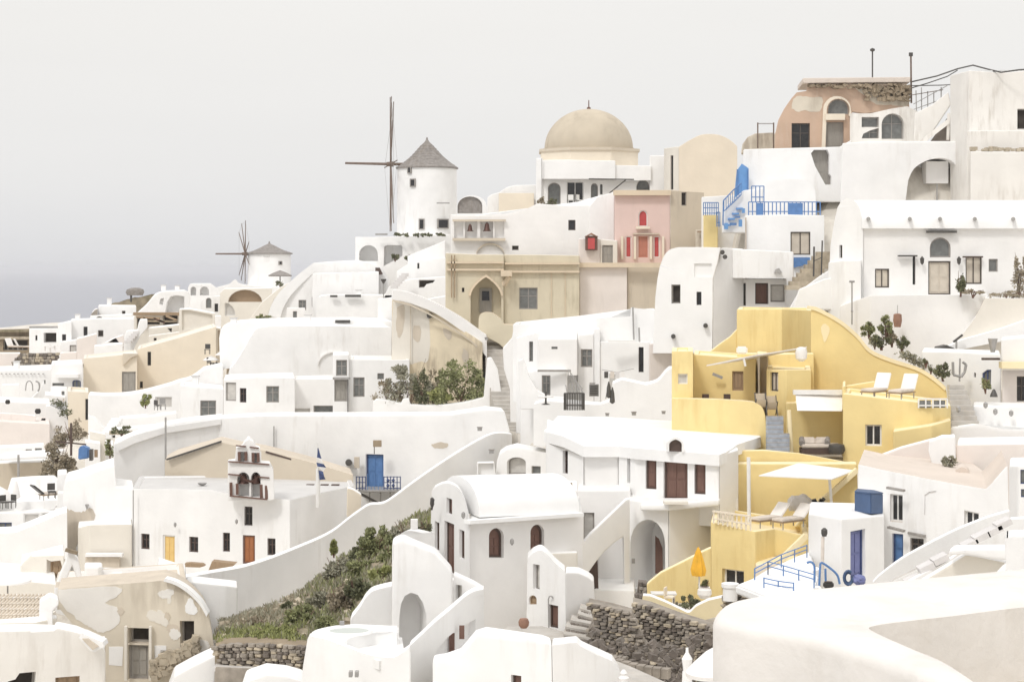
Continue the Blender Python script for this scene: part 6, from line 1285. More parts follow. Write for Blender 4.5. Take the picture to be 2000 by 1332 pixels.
# ================================================================ BOTTOM LEFT
h = H('crumbling beige ruin with patchy white plaster and a dark-topped doorway', 300, 1330, 82, 'plaster_ruin', 'ruin')
facewall(h, [(112, 1190), (113, 1150), (240, 1140), (325, 1133)] + curve([(345, 1140), (370, 1156), (392, 1178), (405, 1200), (413, 1230), (418, 1262)], 3) + [(420, 1355), (190, 1355), (205, 1260), (160, 1240), (118, 1190)], (112, 82), (420, 81), 3, 'weathered', roof='stain',
  ops=[('r', (250, 1226, 291, 1256), 'hole', .5), ('r', (250, 1259, 290, 1326), 'dgrey', .25), ('p', [(351, 1212), (379, 1212), (379, 1250), (365, 1258), (352, 1264)], 'hole', .4)])
RA, RB = (112, 82), (420, 81)
patch(h, rag([(114, 1152), (200, 1145), (238, 1148), (228, 1165), (205, 1177), (228, 1185), (234, 1205), (228, 1222), (205, 1234), (190, 1232), (175, 1224), (150, 1208), (118, 1176)], 2.2), RA, RB, 'white_old')
for q in ([(213, 1262), (241, 1262), (239, 1300), (213, 1298)], [(302, 1260), (325, 1260), (324, 1296), (303, 1296)]): patch(h, q, RA, RB, 'white', name='plaster_panel')
patch(h, rag([(362, 1182), (372, 1166), (385, 1190), (380, 1200), (364, 1196)], 1.5), RA, RB, 'white'); patch(h, rag([(308, 1158), (322, 1150), (340, 1152), (334, 1166), (316, 1168)], 2), RA, RB, 'white_old')
for i in range(16):
    x, y = R.uniform(235, 400), R.uniform(1150, 1290)
    if y < 1140 + (x - 325) * .9 + 14 or (244 < x < 298 and y > 1215) or (345 < x < 385 and y > 1205): continue
    rx, ry = R.uniform(4, 13), R.uniform(4, 11); patch(h, rag([(x - rx, y), (x - rx * .6, y - ry), (x + rx * .5, y - ry * .8), (x + rx, y + 1), (x + rx * .4, y + ry), (x - rx * .5, y + ry * .9)], 2), RA, RB, ['stain', 'cream_pale', 'tan_grey', 'white_old'][i % 4], off=.012 + i * .001, th=.04)
patch(h, rag([(300, 1205), (310, 1190), (322, 1200), (318, 1215), (306, 1216)], 2), RA, RB, 'cream_pale')
bm = bmesh.new(); rr = curve([(322, 1131), (345, 1138), (370, 1154), (392, 1176), (406, 1200)], 3); prism(bm, [P(x, y - 2, 80.95) for x, y in rr] + [P(x - 3, y + 4, 80.95) for x, y in rr[::-1]], Vector((0, .6, 0))); finish('roof_edge', bm, 'white', h)
for x, y0, y1 in ((246, 1222, 1328), (294, 1222, 1328)): strip(h, x - 2.5, x + 2.5, (y0 + y1) / 2, 81.2, (y1 - y0) / F * 81, .2, 'cream_pale', 'door_jamb')
bm = bmesh.new()
for i in range(150):
    t = R.random(); x = 296 + t * 90; yb = 1330 - t * 60; y = yb - R.random() * (38 - 10 * t); s = R.uniform(.12, .34)
    box(bm, P(x, y, 80.7 + R.uniform(-.1, .15)), s, .3, s * .75, M=Matrix.Rotation(R.uniform(-.5, .5), 3, 'Y') @ Matrix.Rotation(R.uniform(-.4, .4), 3, 'Z'))
o = finish('exposed_rubble', bm, 'tanstone', h, smooth=False); o['kind'] = 'stuff'
h = H('greyish roof terrace with a white block step above the plaster ruin', 240, 1140, 88, 'roof_terrace', 'terrace')
block(h, [(106, 86, 1146), (200, 86, 1146), (322, 86, 1136), (364, 88, 1128)], 1160, 4.6, 'white', roof='stain', par=.3, ext=1)
block(h, [(165, 90, 1107), (193, 90, 1107), (200, 91, 1107)], 1140, 1.6, 'white_clean', par=0, ground=False); block(h, [(192, 91, 1117), (240, 91, 1118)], 1140, 1.6, 'white_clean', par=0, ground=False)
block(h, [(308, 92, 1105), (363, 92, 1122)], 1150, 3, 'grey_roof', par=0, ground=False)
h = H('broken white stair fin with a bare wooden roller on top, left of the roof terrace', 145, 1130, 88, 'stair_fin', 'wall')
facewall(h, [(106, 1150), (118, 1118), (127, 1098), (130, 1078), (140, 1076), (152, 1090), (160, 1128), (150, 1130), (141, 1105), (130, 1132), (128, 1150)], (106, 87.4), (160, 87.4), .6, 'white')
beam(h, P(128, 1073, 87.2), P(151, 1080, 87.2), .16, .16, 'brown_stone', 'roller')
h = H('pale beige lean-to walls behind the oval white parasol', 80, 1140, 100, 'beige_lean_to', 'shed')
block(h, [(40, 100, 1104), (62, 100, 1086), (126, 99, 1083)], 1170, 4, 'cream_pale', par=0, ops=[('p', [(91, 1129), (91, 1092), (100, 1096), (118, 1094), (122, 1110), (114, 1129)], 'dtan', .4)])
block(h, [(-20, 98, 1130), (60, 97, 1135), (110, 96, 1140)], 1180, 6, 'cream_pale', par=0)
h = H('oval white parasol canopy at the left edge above the tiled steps', 20, 1150, 92, 'oval_parasol', 'parasol')
bm = bmesh.new(); lathe(bm, P(15, 1136, 90), [(1.15, 0), (1.12, .08), (.6, .35), (.08, .5), (0, .55)], 20, sx=1.0); finish('canopy', bm, 'cushion_white', h)
bm = bmesh.new(); tube(bm, P(15, 1165, 90), P(15, 1130, 90), .04); finish('pole', bm, 'metal_grey', h)
h = H('weathered tiled roof steps with rows of ridged tiles at the left edge', 40, 1225, 80, 'tiled_roof_steps', 'roof')
for r_ in range(6):
    y = 1163 + r_ * 11; Yq = 82 - r_ * .8; 
    bm = bmesh.new(); box(bm, P(32, y + 8, Yq + .3), 3.2, .9, .34); finish('course', bm, 'cream_pale' if r_ % 2 else 'offwhite', h)
    for i in range(14):
        bm = bmesh.new(); a = P(-12 + i * 7.2 + R.uniform(-.6, .6), y + 4, Yq); tube(bm, a - Vector((0, .25, .02)), a + Vector((0, .45, .05)), .07, n=6); finish('tile', bm, 'stain', h, smooth=False)
h = H('pale pink roof house at the bottom left with a broken skylight box', 100, 1332, 72, 'pink_roof_house')
facewall(h, [(-20, 1360), (-20, 1232), (60, 1231), (104, 1233), (112, 1226), (150, 1234), (190, 1250), (206, 1272), (206, 1360)], (-20, 72.5), (206, 74), 1.5, 'white_old', roof='offwhite', ops=[('p', [(10, 1345), (16, 1330), (30, 1326), (38, 1314), (70, 1311), (68, 1345)], 'hole', .6), ('r', (108, 1321, 156, 1345), 'dtan', .3)])
block(h, [(-20, 76, 1216), (70, 76, 1214), (112, 76.5, 1205)], 1240, .7, 'cream_pale', par=0)
facewall(h, [(76, 1230), (77, 1174), (98, 1161), (114, 1168), (115, 1182), (103, 1194), (103, 1226)], (76, 76.5), (115, 76), .8, 'white', ground=False)
bm = bmesh.new(); q = [P(154, 1245, 72.8), P(160, 1236, 72.8), P(200, 1254, 72.8), P(203, 1262, 72.8), P(185, 1273, 72.8), P(176, 1270, 72.8)]; prism(bm, q, Vector((0, .8, 0))); finish('skylight_box', bm, 'white', h)
bm = bmesh.new(); q = [P(160, 1247, 72.7), P(172, 1247, 72.7), P(192, 1262, 72.7), P(181, 1269, 72.7)]; prism(bm, q, Vector((0, .12, 0))); finish('skylight_glass', bm, 'stain', h)
h = H('narrow pale stair flank between the pink roof house and the plaster ruin', 200, 1330, 76, 'stair_flank', 'wall')
block(h, [(186, 76, 1272), (196, 76, 1266), (206, 76, 1262)], 1360, 2.5, 'tan_grey', par=0)
facewall(h, [(325, 1360), (340, 1320), (380, 1298), (423, 1278), (424, 1300), (416, 1360)], (325, 76), (424, 76), 2, 'white', roof='white_clean')
facewall(h, [(470, 1360), (480, 1330), (520, 1316), (560, 1320), (595, 1330), (596, 1360)], (470, 67), (596, 67), 2, 'white_clean')
# small fittings of the centre houses
for i, (x0, y0, x1, y1, Y, lb) in enumerate(((462, 1020, 462, 1026, 110.6, 'small lamp above the orange door'), (342, 1026, 342, 1030, 112.2, 'small lamp above the yellow door'), (1000, 1060, 1000, 1066, 80.3, 'little lamp between the two arched brown windows'), (905, 1008, 905, 1014, 79.2, 'lamp at the corner of the rounded gable'))):
    q = thing('wall_lamp', lb, 'lamp', (x0, y0, Y)); bm = bmesh.new(); lathe(bm, P(x0, y0, Y), [(.03, -.1), (.09, 0), (.08, .14), (.02, .2)], 8); finish('shade', bm, 'metal_grey', q)
h = H('low dark satellite dish on the roof of the two-door house', 395, 950, 116, 'satellite_dish', 'satellite dish'); bm = bmesh.new(); lathe(bm, P(395, 948, 116), [(.02, -.02), (.22, .06), (.3, .16), (.28, .17), (.02, .03)], 14); finish('dish', bm, 'metal_grey', h); bm = bmesh.new(); tube(bm, P(395, 952, 116), P(395, 948, 116), .03); finish('mast', bm, 'metal_dark', h)
h = H('thin washing line of cloths strung across the white centre yard', 1220, 740, 121, 'washing_line', 'washing line')
bm = bmesh.new(); polytube(bm, [P(1176, 722, 121), P(1205, 727, 121), P(1238, 720, 121)], .02, 4); finish('line', bm, 'metal_grey', h)
for x, c_ in ((1184, 'metal_dark'), (1196, 'cushion'), (1206, 'sail_grey'), (1216, 'cushion_white')):
    bm = bmesh.new(); box(bm, P(x, 732, 121), .26, .05, .42); finish('cloth', bm, c_, h, smooth=False)
h = H('grey stair rail with thin balusters rising left of the iron gate', 1098, 770, 117, 'stair_rail', 'railing')
polys = [(1110, 722), (1124, 742), (1138, 760)]
for (xa, ya), (xb, yb) in zip(polys, polys[1:]): beam(h, P(xa, ya, 117), P(xb, yb, 117), .06, .06, 'metal_grey', 'rail')
for i in range(7): x = 1110 + i * 4.4; y = 722 + i * 6; beam(h, P(x, y + 18, 117), P(x, y, 117), .035, .035, 'metal_grey', 'baluster')
h = H('square grey ventilation grille panel by the iron gate', 1160, 790, 114, 'vent_grille', 'grille')
bm = bmesh.new(); box(bm, P(1160, 762, 114), .6, .12, .75); finish('frame', bm, 'metal_grey', h)
for i in range(6):
    bm = bmesh.new(); box(bm, P(1160, 753 + i * 3.6, 113.9), .5, .06, .05); finish('slat', bm, 'metal_dark', h, smooth=False)
for i, (x, y, Y, sz, lb) in enumerate(((1146, 838, 103, .34, 'small grey chimney pipe on the broad white roof of the brown-door house'), (1186, 810, 110, .2, 'thin dark roof gutter stub behind the broad white roof, left one'), (1238, 808, 110, .25, 'bent dark roof gutter stub behind the broad white roof, right one'), (1296, 806, 110, .2, 'pale gutter stub near the yellow house corner'), (1157, 752, 118, .3, 'small dark vent beside the grey shuttered window'), (937, 838, 122, .3, 'little grey wall vent at the right of the blue door wall'), (960, 882, 119, .3, 'grey lamp box near the lane corner'), (950, 662, 150.5, .25, 'tiny dark drain on the rounded tan buttress'))):
    q = thing('roof_vent', lb, 'vent', (x, y, Y)); bm = bmesh.new(); box(bm, P(x, y, Y), sz, sz * .8, sz * .7); finish('box', bm, 'metal_grey', q, smooth=False)
    bm = bmesh.new(); box(bm, P(x, y, Y) + Vector((0, 0, sz * .42)), sz * 1.25, sz, .05); finish('cap', bm, 'frame_grey', q, smooth=False)
h = H('flat roof ledge of the small pale house left of the iron gate', 1085, 722, 122.5, 'flat_ledge', 'ledge'); strip(h, 1050, 1115, 724, 122, .12, .5, 'frame_grey', 'ledge'); strip(h, 1188, 1240, 666, 122.6, .12, .5, 'offwhite', 'ledge')
for i, (x0, y0, x1, y1, Y, lb) in enumerate(((1236, 600, 1238, 664, 125.6, 'white wall drain pipe under the beige house, left one'), (1248, 640, 1249, 668, 125, 'short grey pipe stub beside the white roof terrace'), (1282, 606, 1283, 665, 125.6, 'long grey pipe along the rounded-shoulder house'))):
    q = thing('drain_pipe', lb, 'pipe', (x0, y1, Y)); bm = bmesh.new(); tube(bm, P(x1, y1, Y), P(x0, y0, Y), .06); finish('pipe', bm, 'metal_grey', q)
# ================================================================ RIGHT NEAR
h = H('white house with paired dark windows and blue door behind the white hut', 1830, 1060, 84, 'right_white_house')
facewall(h, [(1674, 1130), (1676, 906), (1720, 916), (1800, 932), (1870, 945), (1925, 954), (1940, 940), (1968, 908), (1972, 1060), (1830, 1090), (1740, 1130)], (1674, 84), (1972, 80), 7, 'white', roof='pinkroof', bevel=.06,
  ops=[('r', (1738, 965, 1763, 1019), 'wwin', .25), ('r', (1742, 1042, 1764, 1104), 'dblue', .25), ('r', (1777, 1051, 1804, 1081), 'dark', .25), ('p', [(1883, 1034), (1883, 996), (1912, 1002), (1912, 1024)], 'wwin', .25), ('p', [(1805, 1005), (1806, 966), (1815, 960), (1828, 958), (1828, 962), (1816, 964), (1808, 970), (1808, 1005)], None, .06)])
for x0, y0, x1, y1 in ((1733, 952, 1766, 958), (1735, 1029, 1766, 1037), (1775, 1040, 1806, 1047), (1876, 983, 1916, 993)): beam(h, P(x0, y0, 82.6), P(x1, y1, 82.0), .2, .1, 'frame_grey', 'lintel')
h = H('broad pinkish roof terrace with faint rounded mounds above the right white house', 1830, 940, 90, 'pink_roof_terrace', 'terrace')
bm = bmesh.new(); q = [P(1686, 905, 85), P(1800, 930, 84), P(1925, 953, 83), P(1944, 936, 84.5), P(1890, 898, 93), P(1870, 880, 95), P(1855, 850, 95), P(1790, 868, 94), P(1718, 888, 90)]
vs = [bm.verts.new(p) for p in q]; bm.faces.new(vs); bmesh.ops.triangulate(bm, faces=bm.faces[:]); finish('terrace_floor', bm, 'pinkroof', h, smooth=False)
facewall(h, [(1700, 915), (1712, 892), (1760, 874), (1820, 858), (1866, 849), (1867, 880), (1856, 925), (1700, 915)], (1700, 90), (1867, 92), .8, 'pinkish', roof='white', ground=False)
facewall(h, curve([(1865, 930), (1868, 918), (1878, 912), (1890, 918), (1896, 932)], 3), (1865, 86), (1896, 86), 1.5, 'pinkroof', roof='pinkroof', ground=False)
facewall(h, [(1813, 880), (1815, 862), (1840, 852), (1866, 852), (1867, 905), (1850, 915), (1820, 908)], (1813, 89), (1867, 89), 1, 'white', ground=False)
block(h, [(1868, 92, 868), (1990, 90, 866), (2040, 90, 866)], 960, 4, 'pinkish', par=0)
h = H('white hut with a violet-blue door and a cylinder head wall lamp', 1650, 1135, 78, 'blue_door_hut', 'hut')
block(h, [(1579, 79.5, 1002), (1643, 77, 1013), (1727, 79.5, 1006)], 1150, 4, 'white', par=0, roof='white_clean', ops=[('r', (1661, 1035, 1690, 1128), 'dviolet', .22)])
h = H('square blue water tank on the roof of the white hut', 1698, 1002, 79, 'water_tank', 'water tank')
a = [P(1669, 1000, 80.2), P(1701, 1003.5, 79), P(1725, 1003, 80)]; d_ = Vector((0, 1.2, 0)); bm = bmesh.new()
prism(bm, [a[0], a[1], a[2], a[2] + Vector((-.2, .9, 0)), a[0] + Vector((.3, .9, 0))], Vector((0, 0, .86))); bmesh.ops.bevel(bm, geom=list(bm.edges), offset=.03, segments=2, affect='EDGES'); finish('body', bm, 'tank_blue', h)
bm = bmesh.new(); prism(bm, [p + Vector((0, 0, .86)) for p in (a[0], a[1], a[2], a[2] + Vector((-.2, .9, 0)), a[0] + Vector((.3, .9, 0)))], Vector((0, 0, .06))); finish('lid', bm, 'tank_blue', h)
h = H('pale outdoor shower column with a black head beside the white hut', 1607, 1110, 75, 'shower_column', 'shower')
bm = bmesh.new(); tube(bm, P(1606, 1112, 75), P(1607, 1048, 75), .07, n=10); finish('column', bm, 'cushion', h); bm = bmesh.new(); lathe(bm, P(1610, 1047, 75), [(.09, 0), (.13, .12), (.13, .26), (.05, .34)], 12); finish('head', bm, 'metal_dark', h)
h = H('pool ladder of bent blue tubes with coiled hose beside the white hut', 1620, 1140, 73, 'pool_handrail', 'handrail')
for pts in ([(1590, 1153), (1591, 1110), (1588, 1100), (1582, 1097), (1576, 1099)], [(1600, 1143), (1602, 1105), (1606, 1099), (1625, 1112), (1636, 1124), (1640, 1140)], [(1613, 1143), (1612, 1110)]):
    bm = bmesh.new(); polytube(bm, [P(x, y, 73) for x, y in curve(pts, 3)], .045, 8); finish('tube', bm, 'paint_blue', h)
h = H('coiled blue garden hose with a cloth at the foot of the violet door', 1665, 1145, 74, 'coiled_hose', 'hose')
bm = bmesh.new()
for k in range(3): polytube(bm, [P(1657 + math.cos(t) * (9 - k) , 1128 + math.sin(t) * (14 - k * 2), 74 + k * .1) for t in [i * .45 for i in range(13)]], .05, 6)
finish('hose', bm, 'tank_blue', h); bm = bmesh.new(); bmesh.ops.create_icosphere(bm, subdivisions=3, radius=.22)
for v in bm.verts: v.co = Vector((v.co.x * 1.2, v.co.y, v.co.z)) * (1 + R.uniform(-.15, .15)) + P(1678, 1132, 74)
finish('cloth', bm, 'paint_violet', h)
h = H('round white plunge pool deck with blue edge railings in front of the yellow house', 1520, 1150, 73, 'pool_deck', 'pool')
bm = bmesh.new(); q = [(1436, 1142, 72), (1470, 1130, 74), (1500, 1112, 76), (1560, 1085, 79), (1582, 1075, 80), (1600, 1130, 75), (1592, 1156, 70), (1520, 1170, 67), (1505, 1168, 67)]
prism(bm, [P(*p) for p in q], Vector((0, 0, -.35))); bmesh.ops.bevel(bm, geom=list(bm.edges), offset=.08, segments=2, affect='EDGES', clamp_overlap=True); finish('deck', bm, 'white_clean', h)
bm = bmesh.new(); lathe(bm, P(1533, 1140, 73.2) + Vector((0, 0, .03)), [(0, 0), (1.0, 0), (1.0, -.05)], 28, sx=1.2); finish('pool_water', bm, 'water_green', h)
for pts in ([(1474, 1131, 73.5), (1500, 1117, 73.8), (1526, 1103, 75), (1552, 1093, 76), (1576, 1084, 77)], [(1500, 1117, 73.8), (1530, 1125, 73), (1560, 1134, 72), (1590, 1143, 71)], [(1492, 1150, 70.5), (1520, 1156, 70), (1550, 1160, 69.5)]):
    g_ = curve(pts, 3)
    for lift in (.42, .24): bm = bmesh.new(); polytube(bm, [P(*q) + Vector((0, 0, lift)) for q in g_], .022); finish('rail', bm, 'paint_blue', h)
    for q in pts: bm = bmesh.new(); tube(bm, P(*q) - Vector((0, 0, .1)), P(*q) + Vector((0, 0, .44)), .025, n=6); finish('post', bm, 'paint_blue', h)
bm = bmesh.new(); lathe(bm, P(1555, 1112, 75.5) - Vector((0, 0, .2)), [(.75, 0), (.78, .25), (.66, .27), (.64, .2), (0, .2)], 26, sx=1.3); finish('raised_tub', bm, 'white', h)
bm = bmesh.new(); box(bm, P(1590, 1150, 71.5), .5, .5, .16); finish('step', bm, 'white', h)
# diagonal coping walls in front
h = H('long white stair with parallel coping walls climbing to the right edge', 1830, 1130, 50, 'coped_stair', 'stairs')
def ribbon(h, top, low, Yf, th, mat, name='coping'):
    bm = bmesh.new(); prism(bm, [P(x, y, Yf(x)) for x, y in top] + [P(x, y, Yf(x)) for x, y in low[::-1]], Vector((0, th, 0)))
    bmesh.ops.bevel(bm, geom=list(bm.edges), offset=.03, segments=2, affect='EDGES', clamp_overlap=True); return finish(name, bm, mat, h)
Yf = lambda x: 55
facewall(h, [(1700, 1150)] + curve([(1704, 1138), (1720, 1122), (1760, 1092), (1810, 1064), (1870, 1034), (1925, 1012), (1972, 998)], 3) + [(1975, 1150)], (1700, 54), (1975, 60), .5, 'white_clean', roof='white_clean', ground=False)
facewall(h, [(1728, 1150), (1745, 1132), (1800, 1106), (1862, 1078), (1875, 1068), (1920, 1046), (1972, 1010), (1975, 1150)], (1728, 51), (1975, 57), .4, 'offwhite', roof='paving', ground=False)
facewall(h, [(1760, 1150)] + curve([(1766, 1142), (1800, 1122), (1850, 1096), (1880, 1076), (1920, 1056), (1976, 1014)], 3) + [(2060, 1010), (2060, 1150)], (1760, 49), (2060, 52), .5, 'white', roof='white_clean', ground=False)
for i, (x, y) in enumerate(((1782, 1132), (1808, 1107), (1835, 1091), (1893, 1062), (1915, 1047), (1940, 1035), (1958, 1022))):
    bm = bmesh.new(); box(bm, P(x, y, 49.8), .42, .5, .16, M=Matrix.Rotation(-.45, 3, 'Y')); finish('stone', bm, 'sail_grey', h)
h = H('beige sunken wall face framed by white coping, right of the coped stair', 1880, 1115, 44, 'sunken_wall', 'wall')
facewall(h, [(1740, 1165), (1790, 1140), (1850, 1104), (1885, 1082), (1912, 1086), (1960, 1096), (1990, 1110), (2060, 1112), (2060, 1165)], (1740, 45), (2060, 45), .5, 'cream_pale', roof='white_clean', ground=False)
facewall(h, [(1850, 1085), (1862, 1070), (2060, 1068), (2060, 1100), (1985, 1096), (1940, 1092), (1885, 1083)], (1850, 44.5), (2060, 44.5), .6, 'white', roof='white_clean', ground=False)
h = H('white rounded bollard pillar at the right edge by the coping', 1985, 1120, 38, 'rounded_pillar', 'pillar')
facewall(h, [(1942, 1135), (1958, 1118), (1966, 1110), (1962, 1060), (1966, 1050), (1980, 1047), (2060, 1047), (2060, 1135)], (1942, 38), (2060, 38), 1, 'white', ground=False)
h = H('white wall edge with two blue-framed porthole windows at the right edge', 1990, 1000, 60, 'edge_wall', 'wall')
block(h, [(1971, 62, 910), (1988, 60, 909), (2060, 60, 909)], 1055, 3, 'offwhite', par=0, ops=[('r', (1993, 917, 2010, 945), 'bluewin', .12), ('r', (1994, 955, 2010, 971), 'bluewin', .12)])
# the near rooftop
h = H('huge smooth white rooftop wall filling the lower right corner', 1700, 1332, 26, 'near_rooftop', 'roof')
bm = bmesh.new()
ZT = 4.44
def flat(x, y): return (x, y, ZT * F / (y - HZ))
outer = [flat(*q) for q in ((2150, 1096), (2000, 1108), (1850, 1122), (1700, 1136), (1560, 1150), (1460, 1164), (1410, 1178), (1394, 1206), (1446, 1223), (1560, 1240), (1680, 1272), (1800, 1316), (1950, 1385))]
inn = [flat(*q) for q in ((2150, 1172), (2000, 1181), (1870, 1197), (1780, 1207), (1730, 1213), (1708, 1217), (1698, 1220), (1697, 1222), (1702, 1226), (1730, 1240), (1790, 1266), (1860, 1298), (1980, 1385))]
def lerp3(a, b, t): return tuple(a[i] + (b[i] - a[i]) * t for i in range(3))
o_, i_ = curve(outer, 4), curve(inn, 4)
cols_ = []
for a, c in zip(o_, i_):
    pa, pc = P(*a), P(*c); dn = Vector((0, 0, -1)); wv = (pc - pa); wv.z = 0; wl = wv.length; wd_ = wv.normalized()
    und = .02 * math.sin(a[0] * .02) + .015 * math.sin(a[0] * .051)
    colp = [pa + dn * 9 - wd_ * .15, pa + dn * 2.5 - wd_ * .05, pa + dn * .9]
    rr = min(.15, wl * .3)
    for k_ in range(6): th = k_ / 5 * math.pi / 2; colp.append(pa + wd_ * rr * (1 - math.cos(th)) + dn * rr * (1 - math.sin(th)))
    colp += [pa.lerp(pc, .55) + Vector((0, 0, .03 + und)), pc - wd_ * min(.1, wl * .1), pc + dn * .03, pc + dn * .12, pc + dn * 2.2]
    cols_.append([bm.verts.new(p) for p in colp])
for a, b in zip(cols_, cols_[1:]):
    for k in range(len(a) - 1): bm.faces.new((a[k], b[k], b[k + 1], a[k + 1]))
finish('parapet', bm, 'rooftop', h, wn=False)
bm = bmesh.new(); vs = [bm.verts.new(P(*c) - Vector((0, 0, 1.0))) for c in i_]; bm.faces.new(vs); bmesh.ops.triangulate(bm, faces=bm.faces[:]); finish('roof_floor', bm, 'tan_grey', h, smooth=False)
for x, y, Y in ((1500, 1400, 26), (1800, 1300, 28), (2000, 1250, 30), (1900, 1200, 40)): p = P(x, y, Y); reg(p.x, p.y, p.z - 6)
# ================================================================ STONE, PLANTS, SMALL THINGS
def stone_mesh(seed, mat):
    r = random.Random(seed); bm = bmesh.new(); bmesh.ops.create_cube(bm, size=1)
    for v in bm.verts: v.co = Vector((v.co.x * r.uniform(.8, 1.1), v.co.y * r.uniform(.8, 1.1), v.co.z * r.uniform(.75, 1.1)))
    bmesh.ops.bevel(bm, geom=list(bm.edges), offset=.14, segments=1, affect='EDGES')
    for v in bm.verts: v.co += Vector([r.uniform(-.05, .05) for _ in range(3)])
    me = bpy.data.meshes.new('stone'); bm.to_mesh(me); bm.free(); me.materials.append(MAT[mat]); return me
SM = {m: [stone_mesh(i + 31, m) for i in range(7)] for m in ('darkstone', 'greystone', 'tanstone')}
def inside(poly, x, y):
    c = False; n = len(poly)
    for i in range(n):
        (x0, y0), (x1, y1) = poly[i], poly[(i + 1) % n]
        if (y0 > y) != (y1 > y) and x < (x1 - x0) * (y - y0) / (y1 - y0) + x0: c = not c
    return c
def stone_wall(h, outline, A, B, sx, sz, mats, core='darkstone', D=1.2, limit=295):
    """rough courses of single stones on the vertical plane A-B; sx, sz = stone size in px"""
    facewall(h, outline, A, B, D, core, roof=core, bevel=0)
    a = P(A[0], HZ, A[1]); b = P(B[0], HZ, B[1]); u = (b - a).normalized(); n = Vector((u.y, -u.x, 0)); off = LOC[h.name]; ang = math.atan2(u.y, u.x)
    ys = [p[1] for p in outline]; xs = [p[0] for p in outline]; off_y = 0; spots = []
    def top(x):
        v = [q0[1] + (q1[1] - q0[1]) * (x - q0[0]) / (q1[0] - q0[0]) for q0, q1 in zip(outline, outline[1:] + outline[:1]) if q0[0] != q1[0] and min(q0[0], q1[0]) <= x <= max(q0[0], q1[0])]
        return min(v) if v else min(ys)
    while off_y < max(ys) - min(ys):
        hh = sz * R.uniform(.75, 1.3); x = min(xs) - R.uniform(0, sx)
        while x < max(xs):
            ww = sx * R.uniform(.6, 1.5); y = top(min(max(x + ww / 2, min(xs)), max(xs))) + off_y - 1
            if inside(outline, x + ww / 2, y + hh / 2 + 1): spots.append((x + ww / 2, y + hh / 2 + R.uniform(-.8, .8), ww * .97, hh * .97))
            x += ww
        off_y += hh
    spots.sort(key=lambda s: -s[2] * s[3]); rest = bmesh.new(); nrest = 0
    for k, (x, y, ww, hh) in enumerate(spots):
        d = ray(x, y); t = (a - EYE).dot(n) / d.dot(n); p = EYE + d * t; s = t / F
        m = R.choice(mats)
        if k < limit:
            o = bpy.data.objects.new('stone', R.choice(SM[m])); col.objects.link(o); o.parent = h
            o.location = p - off + n * R.uniform(-.02, .08); o.scale = (ww * s, R.uniform(.25, .4), hh * s); o.rotation_euler = (R.uniform(-.06, .06), R.uniform(-.09, .09), ang + R.uniform(-.08, .08))
        else: box(rest, p + n * R.uniform(0, .06), ww * s * .95, .3, hh * s * .92, M=Matrix.Rotation(ang, 3, 'Z') @ Matrix.Rotation(R.uniform(-.1, .1), 3, 'Y')); nrest += 1
    if nrest: o = finish('small_stones', rest, mats[0], h, smooth=False); o['kind'] = 'stuff'
    else: rest.free()
h = H('dark rubble stone wall at the far left under the white veranda house', 78, 722, 218, 'rubble_wall', 'wall')
stone_wall(h, [(24, 719), (24, 708), (40, 691), (116, 690), (108, 719)], (24, 218), (116, 218), 6.5, 5, ('greystone', 'darkstone', 'tanstone'))
h = H('grey dry-stone retaining wall below the green slope at the bottom', 510, 1300, 73, 'dry_stone_wall', 'wall')
stone_wall(h, [(421, 1262), (440, 1256), (520, 1256), (602, 1262), (598, 1335), (560, 1322), (500, 1304), (424, 1300)], (421, 75), (602, 73), 12, 7, ('greystone', 'tanstone', 'greystone', 'darkstone'), 'brown_stone')
strip(h, 420, 500, 1303, 74.6, .18, .6, 'sail_grey', 'ledge_stone')
facewall(h, [(418, 1360), (419, 1300), (500, 1304), (600, 1335), (600, 1360)], (418, 74.3), (600, 72.6), .4, 'greystone', roof='paving')
h = H('dark volcanic dry-stone wall below the yellow garden, facing left', 1310, 1250, 76, 'volcanic_stone_wall', 'wall')
stone_wall(h, [(1234, 1200), (1236, 1176), (1270, 1184), (1330, 1206), (1395, 1226), (1396, 1335), (1330, 1335), (1260, 1265), (1234, 1250)], (1234, 76), (1396, 74), 11, 6.5, ('darkstone', 'darkstone', 'greystone', 'greystone', 'tanstone'), 'greystone')
h = H('dark rough stone bank beside the porch hut steps', 1200, 1250, 74, 'volcanic_stone_bank', 'wall')
stone_wall(h, [(1150, 1178), (1190, 1186), (1234, 1198), (1262, 1260), (1330, 1340), (1250, 1340), (1180, 1290), (1140, 1250), (1160, 1215)], (1140, 73.5), (1330, 71.5), 11, 6.5, ('darkstone', 'darkstone', 'greystone', 'greystone', 'tanstone'), 'greystone')
h = H('narrow stone pier at the corner of the triangular yellow wall', 1252, 1172, 80, 'stone_pier', 'pier')
stone_wall(h, [(1244, 1162), (1247, 1136), (1263, 1137), (1264, 1163)], (1244, 79.8), (1264, 79.8), 7, 7, ('greystone', 'darkstone'), D=.6)
stone_wall(h, [(1240, 1176), (1242, 1160), (1260, 1160), (1260, 1175)], (1240, 79.4), (1260, 79.4), 10, 8, ('darkstone',), D=.5)
h = H('dark stone patch under the pool deck rim, right of the yellow house foot', 1455, 1180, 76, 'stone_patch', 'wall')
stone_wall(h, [(1412, 1190), (1413, 1166), (1436, 1150), (1445, 1156), (1505, 1167), (1440, 1182)], (1412, 77), (1505, 75), 9, 7, ('greystone', 'darkstone', 'tanstone'), 'brown_stone', D=.6)
h = H('white pedestal and pots standing before the yellow house window', 1428, 1165, 76, 'white_pedestal', 'pedestal')
bm = bmesh.new(); lathe(bm, P(1426, 1172, 75.8), [(.3, 0), (.3, .5), (.36, .55), (.36, .7)], 14); finish('body', bm, 'white', h)
